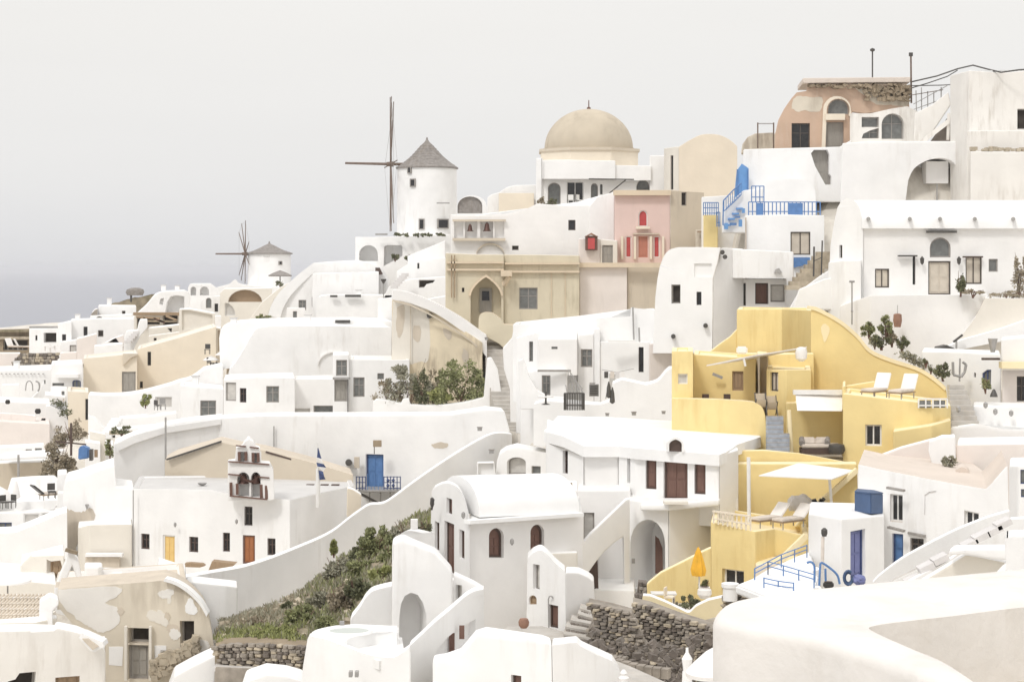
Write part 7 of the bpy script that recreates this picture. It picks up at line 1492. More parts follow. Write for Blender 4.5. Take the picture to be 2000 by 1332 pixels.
# rough stone steps
h = H('rough dark-nosed stone steps climbing to the porch hut', 1120, 1250, 74, 'rough_stone_steps', 'stairs')
st_ = [(1090, 1146, 1257, 72.5), (1100, 1158, 1243, 73.2), (1104, 1160, 1229, 74), (1114, 1163, 1216, 74.8), (1128, 1162, 1204, 75.6), (1132, 1164, 1193, 76.4), (1150, 1166, 1184, 77.2)]
for x0, x1, y, Y in st_:
    bm = bmesh.new(); a, b = P(x0, y - 6, Y), P(x1, y + 4, Y); prism(bm, [a, b, b + Vector((.1, 1.1, 0)), a + Vector((.1, 1.1, 0))], Vector((0, 0, -.35))); finish('step', bm, 'paving', h, smooth=False)
    for k in range(6):
        t = (k + .5) / 6; o = bpy.data.objects.new('stone', R.choice(SM['darkstone'])); col.objects.link(o); o.parent = h
        o.location = a.lerp(b, t) + Vector((0, -.08, -.2)) - LOC[h.name]; o.scale = ((b - a).length / 6 * 1.02, .3, .24); o.rotation_euler = (0, .15, R.uniform(-.1, .1))
# lower patio clutter: stone troughs
bm = bmesh.new(); q = [P(1130, 1262, 66), P(1230, 1300, 63), P(1330, 1345, 60), P(1200, 1360, 58), P(1100, 1290, 63)]
prism(bm, q, Vector((0, 0, -.4))); structure('path', bm, 'paving', smooth=False)
for (x, y, Y, L_, rz_, lab) in ((1248, 1296, 64, 1.9, -.35, 'long curved stone trough in the dark stone yard'), (1190, 1276, 66, 1.1, -.3, 'short stone trough near the rough steps')):
    h = thing('stone_trough', lab, 'trough', (x, y, Y)); bm = bmesh.new(); c = P(x, y, Y); M3 = Matrix.Rotation(rz_, 3, 'Z')
    for i in range(8):
        t = i / 7 - .5; box(bm, c + M3 @ Vector((t * L_, .25 * (4 * t * t - 1), -.25 * (t + .5))), L_ / 6.5, .35, .34, rz=rz_)
    finish('rim', bm, 'greystone', h)
bm = bmesh.new()
for i in range(260):
    t = R.random(); x = 1150 + R.random() * 240; y = 1210 + R.random() * 130
    if inside([(1160, 1230), (1240, 1260), (1390, 1235), (1390, 1345), (1230, 1345), (1130, 1265)], x, y):
        s = R.uniform(.1, .3); box(bm, P(x, y, 71 - (y - 1210) * .05 + R.uniform(-.4, .2)), s, s, s * .8, M=Matrix.Rotation(R.uniform(-1, 1), 3, 'Y') @ Matrix.Rotation(R.uniform(0, 3), 3, 'Z'))
o = finish('rubble', bm, 'darkstone', None, smooth=False); o['kind'] = 'stuff'
h = H('white column lamp standing in the dark stone yard', 1345, 1332, 58, 'column_lamp', 'lamp')
bm = bmesh.new(); lathe(bm, P(1342, 1345, 58), [(.17, 0), (.15, .55), (.12, .6), (.14, .75), (.17, .95), (.05, 1.15), (.04, 1.3)], 14); finish('column', bm, 'white', h)
h = H('domed white parasol edge behind the near rooftop at the bottom', 1370, 1332, 54, 'white_parasol', 'parasol')
bm = bmesh.new(); lathe(bm, P(1392, 1312, 54), [(.78, -.12), (.8, 0), (.55, .28), (.2, .6), (0, .72)], 24); finish('canopy', bm, 'cushion_white', h); bm = bmesh.new(); tube(bm, P(1392, 1350, 54), P(1392, 1312, 54), .04); finish('pole', bm, 'metal_grey', h)
# plants in the corner garden
def pot(lab, x, y, Y, r, hh, mat='black_pot', group=None, name='flower_pot', cat='pot'):
    t = thing(name, lab, cat, (x, y, Y), group); bm = bmesh.new(); lathe(bm, P(x, y, Y), [(r * .6, 0), (r, hh * .35), (r * .95, hh * .75), (r * .7, hh * .9), (r * .78, hh)], 12); finish('body', bm, mat, t)
    bm = bmesh.new(); lathe(bm, P(x, y, Y) + Vector((0, 0, hh)), [(r * .66, -.03), (r * .6, .01), (0, .02)], 12); finish('soil', bm, 'wood_dark', t); return t
def leaves(bm, c, rad, n, size, flat=.75, up=.3):
    c = Vector(c)
    for _ in range(n):
        d = Vector((R.gauss(0, 1), R.gauss(0, 1), R.gauss(0, 1))).normalized() * (R.random() ** .45)
        p = c + Vector((d.x * rad[0], d.y * rad[1], d.z * rad[2])); s = size * R.uniform(.6, 1.4)
        a = Vector((R.uniform(-1, 1), R.uniform(-1, 1), R.uniform(-.6, 1) + up)).normalized(); b = a.cross(Vector((R.uniform(-1, 1), R.uniform(-1, 1), R.uniform(-1, 1)))).normalized() * s * .32; a = a * s
        v = [bm.verts.new(q) for q in (p, p + a * .5 + b, p + a, p + a * .5 - b)]; bm.faces.new(v)
def bush(lab, x, y, Y, w, hh, mat='leaf_green', dens=1.0, size=.16, lobes=6, name='bush', cat='bush', stems=True, group=None, dep=None):
    """w, hh in pixels; y = foot row"""
    t = thing(name, lab, cat, (x, y, Y), group); k = Y / F; W = w * k; Hh = hh * k; base = P(x, y, Y); bm = bmesh.new()
    for i in range(int(lobes * 1.8)):
        q = R.uniform(-.46, .46); top = 1 - abs(q) * R.uniform(.5, 1.3)
        c = base + Vector((q * W, R.uniform(-.3, .3) * (dep or W), Hh * R.uniform(.08, .9) * top))
        leaves(bm, c, (W * R.uniform(.07, .19), (dep or W) * .2, Hh * R.uniform(.07, .2)), int(95 * dens), size, up=R.uniform(0, 1))
    leaves(bm, base + Vector((0, 0, Hh * .3)), (W * .5, (dep or W) * .4, Hh * .34), int(150 * dens), size)
    finish('foliage', bm, mat, t, smooth=False, recalc=False)
    if stems:
        bm = bmesh.new()
        for i in range(6): e = base + Vector((R.uniform(-.4, .4) * W, R.uniform(-.2, .2) * W, Hh * R.uniform(.5, .95))); m = base.lerp(e, .5) + Vector((R.uniform(-.1, .1), 0, R.uniform(0, .1))); tube(bm, base + Vector((R.uniform(-.05, .05) * W, 0, -.2)), m, .035, .025, 5); tube(bm, m, e, .025, .01, 5)
        finish('stems', bm, 'wood_brown', t, smooth=False)
    return t
bush('tall grey-green shrub against the yellow buttress wall', 800, 792, 147, 88, 100, 'leaf_grey', 1.2, .2, 12)
bush('sparse pale shrub at the left foot of the yellow buttress', 760, 788, 147.5, 64, 52, 'leaf_dry', .7, .18, 8)
bush('bushy green shrub with red buds at the right foot of the yellow buttress', 902, 788, 146.5, 104, 92, 'leaf_green', 1.3, .22, 15)
bush('small bright fan palm between the grey shrub and the green shrub', 862, 790, 146, 46, 36, 'leaf_bright', .9, .32, 6); bush('wispy green branch leaning out from the yellow buttress top', 885, 724, 147.5, 26, 24, 'leaf_green', .35, .2, 3); bush('thin twiggy growth between the shrubs on the yellow buttress', 846, 788, 147, 40, 74, 'leaf_dry', .5, .17, 8)
bush('dark narrow cypress-like shrub in the middle of the shrub border', 822, 792, 146.5, 24, 84, 'leaf_dark', 1.4, .16, 8)
bush('round yellow-green ball bush beside the white plaza wall', 284, 793, 161, 21, 25, 'leaf_bright', 1.0, .16, 6)
h = H('dark vine tendrils trailing over the rounded wall by the cream corner house', 112, 800, 164, 'trailing_vine', 'vine')
bm = bmesh.new()
for a_, b_ in (((98, 790), (126, 785)), ((110, 797), (130, 790)), ((118, 800), (134, 815)), ((126, 790), (135, 822))): leaves(bm, P((a_[0] + b_[0]) / 2, (a_[1] + b_[1]) / 2, 164), (.7, .3, .35), 70, .2)
finish('foliage', bm, 'leaf_dark', h, smooth=False, recalc=False)
bush('big tangle of dry brown twigs and bramble at the left terrace', 112, 936, 134, 66, 88, 'leaf_dry', 1.7, .2, 12, name='dry_bramble')
bush('wiry bare shrub rising above the dry bramble', 140, 866, 134.5, 58, 52, 'leaf_dry', .8, .16, 8, name='bare_shrub')
bush('small leafy plant against the end of the high coping wall', 215, 892, 130, 14, 38, 'leaf_green', .6, .16, 4)
bush('low dark planting strip along the coping wall top', 238, 848, 134, 36, 16, 'leaf_dark', .5, .16, 4)
h = H('dark wooden cross post standing in the dry bramble', 139, 890, 133, 'cross_post', 'post')
beam(h, P(139, 890, 133), P(139, 826, 133), .14, .14, 'wood_dark', 'post'); beam(h, P(108, 862, 133), P(168, 868, 133), .1, .1, 'wood_dark', 'crossbar')
h = H('blue draped chair with a black side panel on the left terrace', 164, 900, 132, 'draped_chair', 'chair')
bm = bmesh.new(); prism(bm, [P(x, y, 132) for x, y in ((152, 898), (153, 874), (160, 870), (173, 876), (173, 895))], Vector((0, .8, 0))); bmesh.ops.bevel(bm, geom=list(bm.edges), offset=.08, segments=2, affect='EDGES', clamp_overlap=True); finish('drape', bm, 'paint_blue', h)
bm = bmesh.new(); box(bm, P(178.5, 888, 131.8), .2, .5, .8); finish('side_panel', bm, 'metal_dark', h)
for i, (x, y, s) in enumerate(((74, 808, 6), (85, 825, 5), (15, 789, 5))):
    pot(['larger round black pot by the pinkish slope on the far left', 'small black pot at the end of the pinkish slope', 'flat black bowl on the white terrace at the far left'][i], x, y, 165, s / F * 165, s * 1.6 / F * 165)
# chairs on left terraces
def chair(lab, x, y, Y, mat='metal_dark', rz=0.0, s=1.0, group=None):
    t = thing('chair', lab, 'chair', (x, y, Y), group); b = P(x, y, Y); M3 = Matrix.Rotation(rz, 3, 'Z'); W = lambda *p: b + M3 @ (Vector(p) * s)
    for dx in (-.22, .22):
        for dy in (-.22, .22): beam(t, W(dx, dy, 0), W(dx, dy, .45), .04, .04, mat, 'leg')
    bm = bmesh.new(); box(bm, W(0, 0, .46), .5 * s, .5 * s, .06, rz=rz); finish('seat', bm, mat, t, smooth=False)
    bm = bmesh.new(); box(bm, W(0, .24, .75), .5 * s, .05, .45 * s, rz=rz); finish('backrest', bm, mat, t, smooth=False); return t
lounger('dark-framed lounger with a white cushion on the left edge terrace', 85, 976, 122.5, 1.2, 2.2, None, 40, 'metal_dark')
chair('black chair beside the dark-framed lounger on the left edge terrace', 101, 973, 122.6, s=1.0, rz=.4)
chair('low dark chair at the very left edge below the canopy', 22, 992, 122, s=.9, rz=-.5); chair('second low dark chair nearer the wall, left edge terrace', 8, 993, 122.2, s=.9, rz=.7)
q = thing('closed_parasol', 'closed white parasol on the left edge terrace', 'parasol', (31, 985, 123)); bm = bmesh.new(); lathe(bm, P(31, 975, 123), [(.05, 0), (.32, .15), (.2, .7), (.06, 1.2)], 12); finish('folded_canopy', bm, 'cushion_white', q); bm = bmesh.new(); tube(bm, P(31, 988, 123), P(31, 941, 123), .04); finish('pole', bm, 'metal_grey', q)
q = thing('round_parasol', 'big round white parasol dome cut by the left edge', 'parasol', (0, 985, 124)); bm = bmesh.new(); lathe(bm, P(-4, 975, 124), [(.95, 0), (.9, .2), (.6, .6), (0, .95)], 18); finish('canopy', bm, 'cushion_white', q); bm = bmesh.new(); tube(bm, P(-4, 998, 124), P(-4, 970, 124), .04); finish('pole', bm, 'metal_grey', q)
chair('pale chair before the white panel of the plaza wall', 318, 800, 158, 'metal_grey', rz=.3, s=1.0); chair('dark-edged chair left of the pale plaza chair', 308, 801, 158.5, 'metal_dark', rz=2.5, s=.9)
for i, (x, y) in enumerate(((412, 700), (423, 712), (436, 690))):
    q = thing('white_parasol', ['white open parasol over black chairs by the tan wall end, left one', 'white open parasol over black chairs by the tan wall end, lower one', 'white open parasol over black chairs by the tan wall end, upper right one'][i], 'parasol', (x, y + 22, 176), 'white parasols by the tan wall end')
    bm = bmesh.new(); lathe(bm, P(x, y + 3, 176), [(.75, -.05), (.78, 0), (.4, .25), (0, .4)], 12); finish('canopy', bm, 'cushion_white', q); bm = bmesh.new(); tube(bm, P(x, y + 24, 176), P(x, y, 176), .04); finish('pole', bm, 'metal_grey', q)
for i, (x, y) in enumerate(((405, 692), (411, 718), (428, 727))): chair('black chair under the white parasols by the tan wall end, %s from the left' % ORD[i], x, y, 175.5, s=1.0, rz=i)
h = H('pale curved bench awning below the three white parasols', 414, 760, 165, 'bench_awning', 'awning')
slab(h, [P(390, 748, 166), P(432, 750, 166), P(433, 752, 168), P(395, 746, 168)], .25, 'sail_grey', 'cloth')
# mill terrace
mt = [(735, 458.5, 18), (776, 459, 14), (792, 459.5, 8), (812, 459, 8), (824, 459, 12), (838, 459.5, 8), (857, 459.5, 10), (864, 459, 8)]
for i, (x, y, ww) in enumerate(mt[1:]):
    bush('dark potted shrub on the mill terrace wall, %s from the left' % ORD[i], x, y + 3, 213, ww + 2, 7, 'leaf_dark', .25, .2, 3, stems=False, name='potted_shrub', cat='shrub', group='potted shrubs on the mill terrace wall')
h = H('thin grey bench rail at the left end of the mill terrace', 740, 460, 213, 'terrace_rail', 'rail'); strip(h, 733, 757, 458, 213, .2, .3, 'metal_grey', 'rail')
bush('dark climber creeping down from the square niche of the arcade base', 772, 508, 211, 18, 16, 'leaf_dark', .5, .2, 4); bush('dark round shrub on the slope right of the square niche', 797, 509, 208, 14, 10, 'leaf_dark', .4, .2, 3)
h = H('small brown cave hatch at the top of the white slope below the arcade', 738, 535, 203, 'cave_hatch', 'hatch'); bm = bmesh.new(); prism(bm, [P(x, y, 203) for x, y in ((733, 537), (733, 523), (741, 523), (747, 535), (744, 537))], Vector((0, .6, 0))); finish('door', bm, 'wood_dark', h)
h = H('dark dish lamp on a post at the right of the roof slots', 748, 590, 186, 'dish_lamp', 'lamp'); bm = bmesh.new(); lathe(bm, P(749, 549, 188), [(.05, -.3), (.28, .1), (.3, .2)], 10); finish('dish', bm, 'metal_dark', h); bm = bmesh.new(); tube(bm, P(749, 590, 188), P(749, 550, 188), .05); finish('post', bm, 'metal_grey', h)
bush('dark low shrub beside the roof slots of the lower vault', 750, 594, 186, 16, 10, 'leaf_dark', .3, .2, 3)
bush('olive bush at the foot of the great white barrel house', 516, 626, 203, 26, 14, 'leaf_green', .6, .22, 4)
for i, x in enumerate((546, 553, 566)): pass
h = H('wide low conical thatch parasol at the foot of the small windmill', 548, 545, 282, 'thatched_parasol', 'parasol')
bm = bmesh.new(); lathe(bm, P(547, 538, 282), [(1.75, -.15), (1.8, 0), (1.0, .42), (0, .8)], 18, jit=.03); finish('thatch', bm, 'thatch', h); bm = bmesh.new(); tube(bm, P(547, 560, 282), P(547, 535, 282), .08); finish('post', bm, 'metal_dark', h)
bush('dark rounded shrub under the conical thatch parasol', 547, 559, 280, 15, 12, 'leaf_dark', .4, .25, 3)
# left village clutter
for i, (x, y) in enumerate(((88, 683), (98, 686), (107, 682))):
    q = thing('white_table', 'small round white table outside the veranda house, %s from the left' % ORD[i], 'table', (x, y + 4, 232), 'white tables outside the veranda house'); bm = bmesh.new(); lathe(bm, P(x, y + 4, 232), [(.3, 0), (.08, .06), (.08, .68), (.5, .7), (.5, .76)], 10); finish('top', bm, 'cushion_white', q)
for i, (x, y) in enumerate(((22, 684), (38, 685))): lounger('white lounger in front of the brown stone shed, %s one' % ['left', 'right'][i], x, y, 240, 1.5, 1.0 + i, 'white loungers by the brown stone shed')
q = thing('white_stair', 'narrow white stair rising at the left end of the plaza wall', 'stairs', (215, 850, 157))
for i in range(6): bm = bmesh.new(); box(bm, P(208 + i * 4, 850 - i * 5.5, 157 + i * .3), .9, .5, .5); finish('step', bm, 'white_clean', q, smooth=False)
for i, (x, y, Y, hh) in enumerate(((212, 597, 259, 1.0), (150, 627, 238, .8), (318, 568, 244, .7), (345, 566, 244, .5), (455, 637, 173, .7), (520, 512, 207, .6), (600, 627, 174, .5), (380, 752, 160, .7), (30, 722, 197, .8), (700, 577, 192, .5))):
    q = thing('chimney', ['stubby white chimney on the shoulder house above the sea', 'small white chimney right of the slim chimney block', 'white chimney on top of the rounded shoulder house', 'second smaller chimney on the rounded shoulder house', 'white chimney at the left end of the long low roof', 'white chimney on the great barrel house edge', 'tiny chimney on the long low white roof', 'chimney on the white cube beside the plaza', 'chimney on the far left curved terrace house', 'little chimney on the bright lower vault'][i], 'chimney', (x, y, Y))
    bm = bmesh.new(); box(bm, P(x, y, Y) + Vector((0, .5, hh / 2)), .55, .55, hh); finish('stack', bm, 'white', q); bm = bmesh.new(); box(bm, P(x, y, Y) + Vector((0, .5, hh + .05)), .7, .7, .1); finish('cap', bm, 'grey_roof', q, smooth=False)
q = thing('trough_planter', 'long low planter with plants on the plaza parapet', 'planter', (236, 848, 150)); bm = bmesh.new(); box(bm, P(236, 845, 150), 1.8, .4, .3); finish('box', bm, 'tanstone', q)
h = H('thin dark awning frame with cloth over the rounded wall corner', 118, 795, 166, 'dark_awning', 'awning')
bm = bmesh.new(); prism(bm, [P(98, 790, 166), P(128, 784, 167), P(130, 802, 165)], Vector((0, 0, -.08))); finish('cloth', bm, 'metal_grey', h); beam(h, P(128, 784, 166.5), P(132, 820, 165.5), .09, .09, 'metal_dark', 'pole')
# church pots
bush('round brown potted shrub at the church arches, left one', 1057, 402, 187, 14, 19, 'leaf_dry', .5, .16, 4, group='potted shrubs at the church arches'); bush('rounder dark potted shrub at the church arches, right one', 1077, 402, 186.8, 18, 16, 'leaf_dark', .5, .16, 4, group='potted shrubs at the church arches')
for i, (x, lab) in enumerate(((1115, 'left'), (1133, 'right'))): chair('white chair in the church double window, %s one' % lab, x, 401, 187, 'metal_white', rz=i, s=1.1, group='white chairs in the church double window')
# cactus group on the barrel house wall
for i, (x, y, w_, h_, m_) in enumerate(((1697, 655, 26, 32, 'leaf_green'), (1730, 655, 26, 42, 'leaf_green'), (1742, 672, 22, 28, 'leaf_dry'), (1722, 678, 34, 34, 'leaf_dark'), (1762, 682, 26, 28, 'leaf_dark'), (1708, 676, 22, 22, 'leaf_grey'))):
    bush(['round olive shrub, top left of the planted corner above the yellow wall', 'taller flowering shrub in the middle of the planted corner', 'dry reddish shrub in the planted corner', 'dark leafy shrub at the foot of the planted corner', 'dark potted shrub at the right end of the planted corner', 'grey-green shrub low in the planted corner'][i], x, y, 111, w_, h_, m_, .9, .13, 6, group='shrubs in the planted corner above the yellow wall')
q = thing('hanging_basket', 'brown hanging wicker basket on the barrel house wall above the shrubs', 'basket', (1753, 639, 114.5)); bm = bmesh.new(); lathe(bm, P(1753, 639, 114.5), [(.2, 0), (.28, .4), (.25, .8), (.1, .85)], 12); finish('basket', bm, 'terracotta', q); beam(q, P(1753, 613, 114.5), P(1753, 596, 114.5), .03, .03, 'metal_grey', 'cord')
bush('dark climbing plant beside the fanlight door', 1876, 574, 114.8, 22, 48, 'leaf_dark', .8, .14, 6, name='climbing_plant', cat='climber')
bush('low trailing plant on the terrace edge right of the door', 1900, 576, 114.6, 50, 10, 'leaf_dry', .35, .14, 4); bush('dry vine climbing a pole at the right edge by the barrel house', 1990, 578, 114, 26, 96, 'leaf_dry', .6, .15, 7, name='dry_vine', cat='vine'); bush('ragged red-brown planting along the roof edge at the right', 1968, 582, 113.4, 80, 12, 'leaf_dry', .6, .14, 5)
bush('dense black-green potted bush at the head of the right stairs', 1842, 738, 102.6, 34, 32, 'leaf_dark', 1.0, .12, 6); bush('small dark pot plant on the wall left of the dense bush', 1808, 712, 103.4, 8, 12, 'leaf_dark', .3, .1, 3); bush('tiny dark pot plant just above the yellow wall coping', 1818, 724, 103, 8, 8, 'leaf_dark', .3, .1, 3)
bush('green plant on the ledge below the blue framed window', 1925, 762, 100.6, 18, 26, 'leaf_green', .4, .12, 4); bush('grey-green plant with white flowers on the pink roof terrace', 1855, 912, 88, 26, 26, 'leaf_grey', .7, .12, 5)
q = thing('fire_basket', 'small dark conical basket on the wall left of the pale corner', 'basket', (1941, 775, 100)); bm = bmesh.new(); lathe(bm, P(1941, 775, 100), [(.22, 0), (.18, .15), (.05, .42)], 10); finish('basket', bm, 'metal_dark', q)
h = H('grey-brown hedge strip of dry stems behind the yellow sweep wall', 1790, 700, 106, 'dry_hedge', 'hedge')
bm = bmesh.new()
for i in range(14): t = i / 13; leaves(bm, P(1765 + 50 * t, 692 + 28 * t, 106), (.5, .4, .25), 50, .14)
finish('foliage', bm, 'leaf_grey', h, smooth=False, recalc=False)
# yellow garden clutter
bush('potted plant in a tall white planter beside the amber parasol', 1376, 1152, 81.4, 22, 22, 'leaf_green', .6, .1, 4); pot('tall white planter beside the amber parasol', 1376, 1168, 81, .32, .5, 'cushion_white', name='planter', cat='planter')
bush('dark leafy plant in the yellow garden near the low wall', 1352, 1190, 79, 44, 28, 'leaf_dark', .9, .1, 6); bush('grey-green plants under the triangular yellow wall', 1310, 1188, 80, 30, 16, 'leaf_grey', .5, .1, 4)
h = H('white garden table with a cloth below the triangular yellow wall', 1295, 1180, 80.5, 'garden_table', 'table')
bm = bmesh.new(); box(bm, P(1296, 1158, 80.6), 1.1, .7, .06); finish('tabletop', bm, 'metal_white', h)
for dx in (-11, 11): beam(h, P(1296 + dx * 1.8, 1180, 80.6), P(1296 + dx * 1.8, 1158, 80.6), .06, .06, 'metal_grey', 'leg')
chair('small cream chair with a dark cushion by the white garden table', 1308, 1182, 79.6, 'cream', rz=1.2, s=.8)
pot('black bowl pot on the ground before the shower column', 1618, 1148, 72.5, .22, .25)
# ================================================================ GREEN SLOPE
SL = [(430, 1215, 93), (500, 1190, 95), (560, 1170, 96), (620, 1130, 98), (660, 1095, 100), (700, 1075, 102), (760, 1035, 105), (820, 1005, 109), (845, 1000, 110)]
SB = [(424, 1262, 75.5), (500, 1254, 75), (560, 1256, 74.5), (606, 1262, 74), (640, 1225, 74), (690, 1205, 74.5), (720, 1165, 75.5), (775, 1140, 77), (850, 1060, 86)]
bm = bmesh.new(); g = []
NR = 16
s1 = curve(SL, 4); s2 = curve(SB, 4)
for j in range(NR + 1):
    t = j / NR; g.append([bm.verts.new(P(*a).lerp(P(*b), t) + Vector((R.uniform(-.2, .2), R.uniform(-.2, .2), R.uniform(-.12, .12) if 0 < j < NR else 0))) for a, b in zip(s1, s2)])
for a, b in zip(g, g[1:]):
    for i in range(len(a) - 1): bm.faces.new((a[i], a[i + 1], b[i + 1], b[i]))
lw = [bm.verts.new(v.co - Vector((0, 0, 5))) for v in g[-1]]
for i in range(len(lw) - 1): bm.faces.new((g[-1][i], g[-1][i + 1], lw[i + 1], lw[i]))
pos = [[v.co.copy() for v in r] for r in g]
structure('hillside', bm, 'earth', wn=False)
for r in pos[::4]:
    for p in r[::4]: reg(p.x, p.y, p.z - 1.6)
def on_slope(t, s):
    """s along (0..1), t down (0..1)"""
    i = s * (len(pos[0]) - 1); j = t * NR; i0 = min(int(i), len(pos[0]) - 2); j0 = min(int(j), NR - 1)
    a = pos[j0][i0].lerp(pos[j0][i0 + 1], i - i0); b = pos[j0 + 1][i0].lerp(pos[j0 + 1][i0 + 1], i - i0); return a.lerp(b, j - j0)
for nm, mt_, cnt, sz_, f in (('grass', 'leaf_bright', 7000, .22, lambda s, t: (s < .34 and t > .72) or (s > .84 and .3 < t < .95)), ('ground_cover', 'leaf_dry', 6000, .16, lambda s, t: True), ('scrub', 'leaf_grey', 8000, .2, lambda s, t: True), ('undergrowth', 'leaf_green', 5200, .24, lambda s, t: s > .3 or t > .6)):
    bm = bmesh.new(); k = 0; tries = 0
    while k < cnt and tries < 60000:
        tries += 1; s, t = R.random(), R.random()
        if not f(s, t) or math.sin(s * 31 + t * 5) * math.sin(t * 17 + s * 9) < -.35 + R.random() * .2: continue
        p = on_slope(t, s); q = sz_ * R.uniform(.5, 1.5); a = Vector((R.uniform(-.6, .6), R.uniform(-.6, .6), 1)).normalized() * q; b = Vector((R.uniform(-1, 1), R.uniform(-1, 1), 0)) * q * .22
        p = p + Vector((0, 0, R.uniform(-.02, .12))); bm.faces.new([bm.verts.new(x) for x in (p - b, p + b, p + a * .6 + b * .6, p + a)]); k += 1
    o = finish(nm, bm, mt_, None, smooth=False, recalc=False); o['kind'] = 'stuff'
bm = bmesh.new()
for i in range(260):
    s, t = R.random(), R.random(); p = on_slope(t, s); z = R.uniform(.07, .26); 
    box(bm, p + Vector((0, 0, z * .2)), z * 1.3, z, z * .8, M=Matrix.Rotation(R.uniform(-.6, .6), 3, 'X') @ Matrix.Rotation(R.uniform(0, 3), 3, 'Z'))
o = finish('rubble', bm, 'tanstone', None, smooth=False); o['kind'] = 'stuff'
bs = [(658, 1132, 54, 60, 'leaf_grey', 'pale silvery bush sticking up highest on the left of the slope'), (708, 1094, 42, 46, 'leaf_dark', 'dark bush against the diagonal wall above the slope'), (735, 1082, 66, 62, 'leaf_green', 'broad green bush in the upper slope'), (790, 1058, 60, 50, 'leaf_grey', 'tangled grey-green scrub near the top of the slope by the white post'),
      (700, 1130, 60, 44, 'leaf_green', 'mid-green bush halfway up the slope'), (748, 1136, 50, 36, 'leaf_bright', 'bright lime-green bush beside the curved white wall'), (668, 1195, 52, 64, 'leaf_dry', 'large brown dried bush low on the slope'), (700, 1165, 46, 42, 'leaf_dark', 'dark thicket behind the curved white terrace wall'),
      (625, 1185, 50, 34, 'leaf_grey', 'greyish bush on the lower slope'), (590, 1215, 62, 34, 'leaf_green', 'spreading green bush at the centre of the lower slope'), (562, 1196, 30, 22, 'leaf_dark', 'small dark bush under the diagonal wall foot'), (530, 1248, 70, 26, 'leaf_bright', 'mossy bright green cushion on top of the stone wall'),
      (500, 1222, 44, 16, 'leaf_dry', 'thin dry tuft on the left of the slope'), (762, 1100, 40, 40, 'leaf_green', 'leafy bush touching the curved white wall corner'), (640, 1228, 46, 30, 'leaf_green', 'low green bush beside the front terrace'), (652, 1080, 8, 26, 'leaf_bright', 'single upright yellow-green shoot above the silvery bush')]
sl_y = lambda x, y: min(range(len(pos) * len(pos[0])), key=lambda k: (lambda p: ((p.x * F / p.y + 1000 - x) ** 2 + (HZ - (p.z - CZ) * F / p.y - y) ** 2))(pos[k // len(pos[0])][k % len(pos[0])]))
for x, y, w_, h_, m_, lab in bs:
    k = sl_y(x, y); p = pos[k // len(pos[0])][k % len(pos[0])]
    bush(lab, x, y + 2, p.y, w_, h_, m_, 1.5, .15, 8, group='bushes on the green slope')
h = H('pale wooden gate post with a dark green panel beside the brown-door gable', 815, 1055, 80, 'gate_post', 'post')
bm = bmesh.new(); box(bm, P(809, 1035, 80), .3, .3, .95); finish('post', bm, 'offwhite', h); bm = bmesh.new(); box(bm, P(814, 1062, 79), .12, .12, .5); finish('stub', bm, 'frame_grey', h)
bush('dark green hedge patch behind the pale gate post', 828, 1046, 81.5, 26, 34, 'leaf_dark', .9, .1, 5)

# ================================================================ TERRAIN AND SEA
ctrl = np.array(CTRL)
ctrl = np.concatenate([ctrl, [[x, y, CZ - 90] for x in (-420, -250) for y in (0, 60, 120, 200, 300, 400, 520)], [[x, y, z] for x, y, z in ((-60, 430, -25), (0, 460, -25), (60, 470, -20), (140, 470, 0), (220, 300, 50), (200, 200, 60), (160, 120, 50), (120, 60, 40), (-120, 330, -20), (-60, 330, 0), (-40, 360, -20), (-130, 250, 0), (-110, 180, 0), (-90, 120, 8), (-70, 80, 12), (-60, 40, 10), (0, 10, 30), (0, 40, 35), (-30, 20, 20), (40, 0, 45), (0, -40, 40), (100, -40, 50), (-100, -40, 0))]])
gx = np.concatenate([np.arange(-420, -110, 10), np.arange(-110, 130, 1.6), np.arange(130, 420, 10)]); gy = np.concatenate([np.arange(-60, 20, 5), np.arange(20, 330, 2.0), np.arange(330, 560, 10)])
X, Yg = np.meshgrid(gx, gy); Z = np.zeros_like(X)
for i in range(X.shape[0]):
    d2 = (X[i][:, None] - ctrl[None, :, 0]) ** 2 + (Yg[i][:, None] - ctrl[None, :, 1]) ** 2 + .3
    wt = d2 ** -2.6; Z[i] = (wt * ctrl[None, :, 2]).sum(1) / wt.sum(1)
Z -= .35
# the ground never rises in front of a wall foot
NB = 600; lim = {}
for px, Y, row in CON:
    if row: lim.setdefault(int((px + 200) // 4), []).append((Y, -(row - HZ) / F))
for i in range(X.shape[0]):
    y = gy[i]
    if y < 15: continue
    for j in range(X.shape[1]):
        b_ = int((X[i, j] / y * F + 1000 + 200) // 4); m_ = None
        for k in (-2, -1, 0, 1, 2):
            for Y, sl2 in lim.get(b_ + k, ()):
                if Y > y - .6 and (m_ is None or sl2 < m_): m_ = sl2
        if m_ is not None: Z[i, j] = min(Z[i, j], CZ + m_ * y - .25)
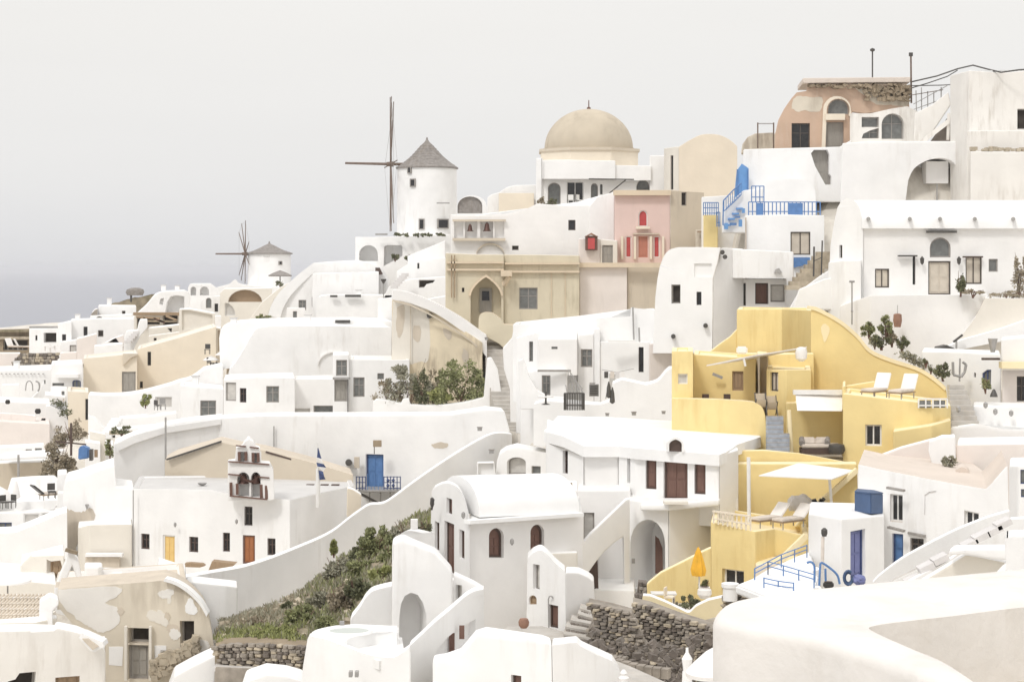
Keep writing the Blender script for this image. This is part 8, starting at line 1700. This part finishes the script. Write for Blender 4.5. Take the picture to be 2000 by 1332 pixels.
# the cliff falls to the sea beyond the town
far = np.clip((Yg - (285 + np.clip(X, -60, 60) * .35)) / 60, 0, 1); Z = Z * (1 - far) + far * np.minimum(Z, 20 - (Yg - 330) * .5)
edge = np.clip((-X - 78) / 40, 0, 1); Z = Z * (1 - edge) + edge * np.minimum(Z, -10)
rs = np.random.RandomState(3); Z += rs.uniform(-.06, .06, Z.shape)
ny_, nx_ = X.shape
verts = np.stack([X, Yg, Z], -1).reshape(-1, 3)
idx = np.arange(ny_ * nx_).reshape(ny_, nx_)
faces = np.stack([idx[:-1, :-1], idx[:-1, 1:], idx[1:, 1:], idx[1:, :-1]], -1).reshape(-1, 4)
me = bpy.data.meshes.new('terrain'); me.from_pydata(verts.tolist(), [], faces.tolist()); me.materials.append(MAT['ground'])
o = bpy.data.objects.new('terrain', me); col.objects.link(o); o['kind'] = 'structure'
m, n, b = nodes('sea'); N = n.nodes.new; L = n.links.new
b.inputs['Base Color'].default_value = (0.17, 0.185, 0.24, 1); b.inputs['Roughness'].default_value = .3
tcn = N('ShaderNodeNewGeometry'); mpn = N('ShaderNodeMapping'); mpn.inputs['Scale'].default_value = (.05, .02, .05); L(tcn.outputs['Position'], mpn.inputs[0])
nn_ = N('ShaderNodeTexNoise'); nn_.inputs['Scale'].default_value = 1; nn_.inputs['Detail'].default_value = 5; L(mpn.outputs[0], nn_.inputs[0])
bpn = N('ShaderNodeBump'); bpn.inputs['Strength'].default_value = .6; bpn.inputs['Distance'].default_value = 2; L(nn_.outputs[0], bpn.inputs['Height']); L(bpn.outputs[0], b.inputs['Normal'])
MAT['sea'] = m
bm = bmesh.new(); S = 60000; vs = [bm.verts.new(p) for p in ((-S, -3000, 0), (S, -3000, 0), (S, S * 1.4, 0), (-S, S * 1.4, 0))]; bm.faces.new(vs); structure('sea', bm, 'sea', smooth=False)
# ---------------------------------------------------------------- air
m = bpy.data.materials.new('haze'); m.use_nodes = True; n = m.node_tree; n.nodes.clear()
vo = n.nodes.new('ShaderNodeVolumePrincipled'); vo.inputs['Color'].default_value = (0.90, 0.90, 0.91, 1); vo.inputs['Density'].default_value = 0.00011; vo.inputs['Anisotropy'].default_value = 0.2
ou = n.nodes.new('ShaderNodeOutputMaterial'); n.links.new(vo.outputs[0], ou.inputs['Volume']); MAT['haze'] = m
bm = bmesh.new(); box(bm, (0, 40000, 40), 130000, 94000, 82.6)
o = finish('haze', bm, 'haze', None, smooth=False); o['kind'] = 'stuff'
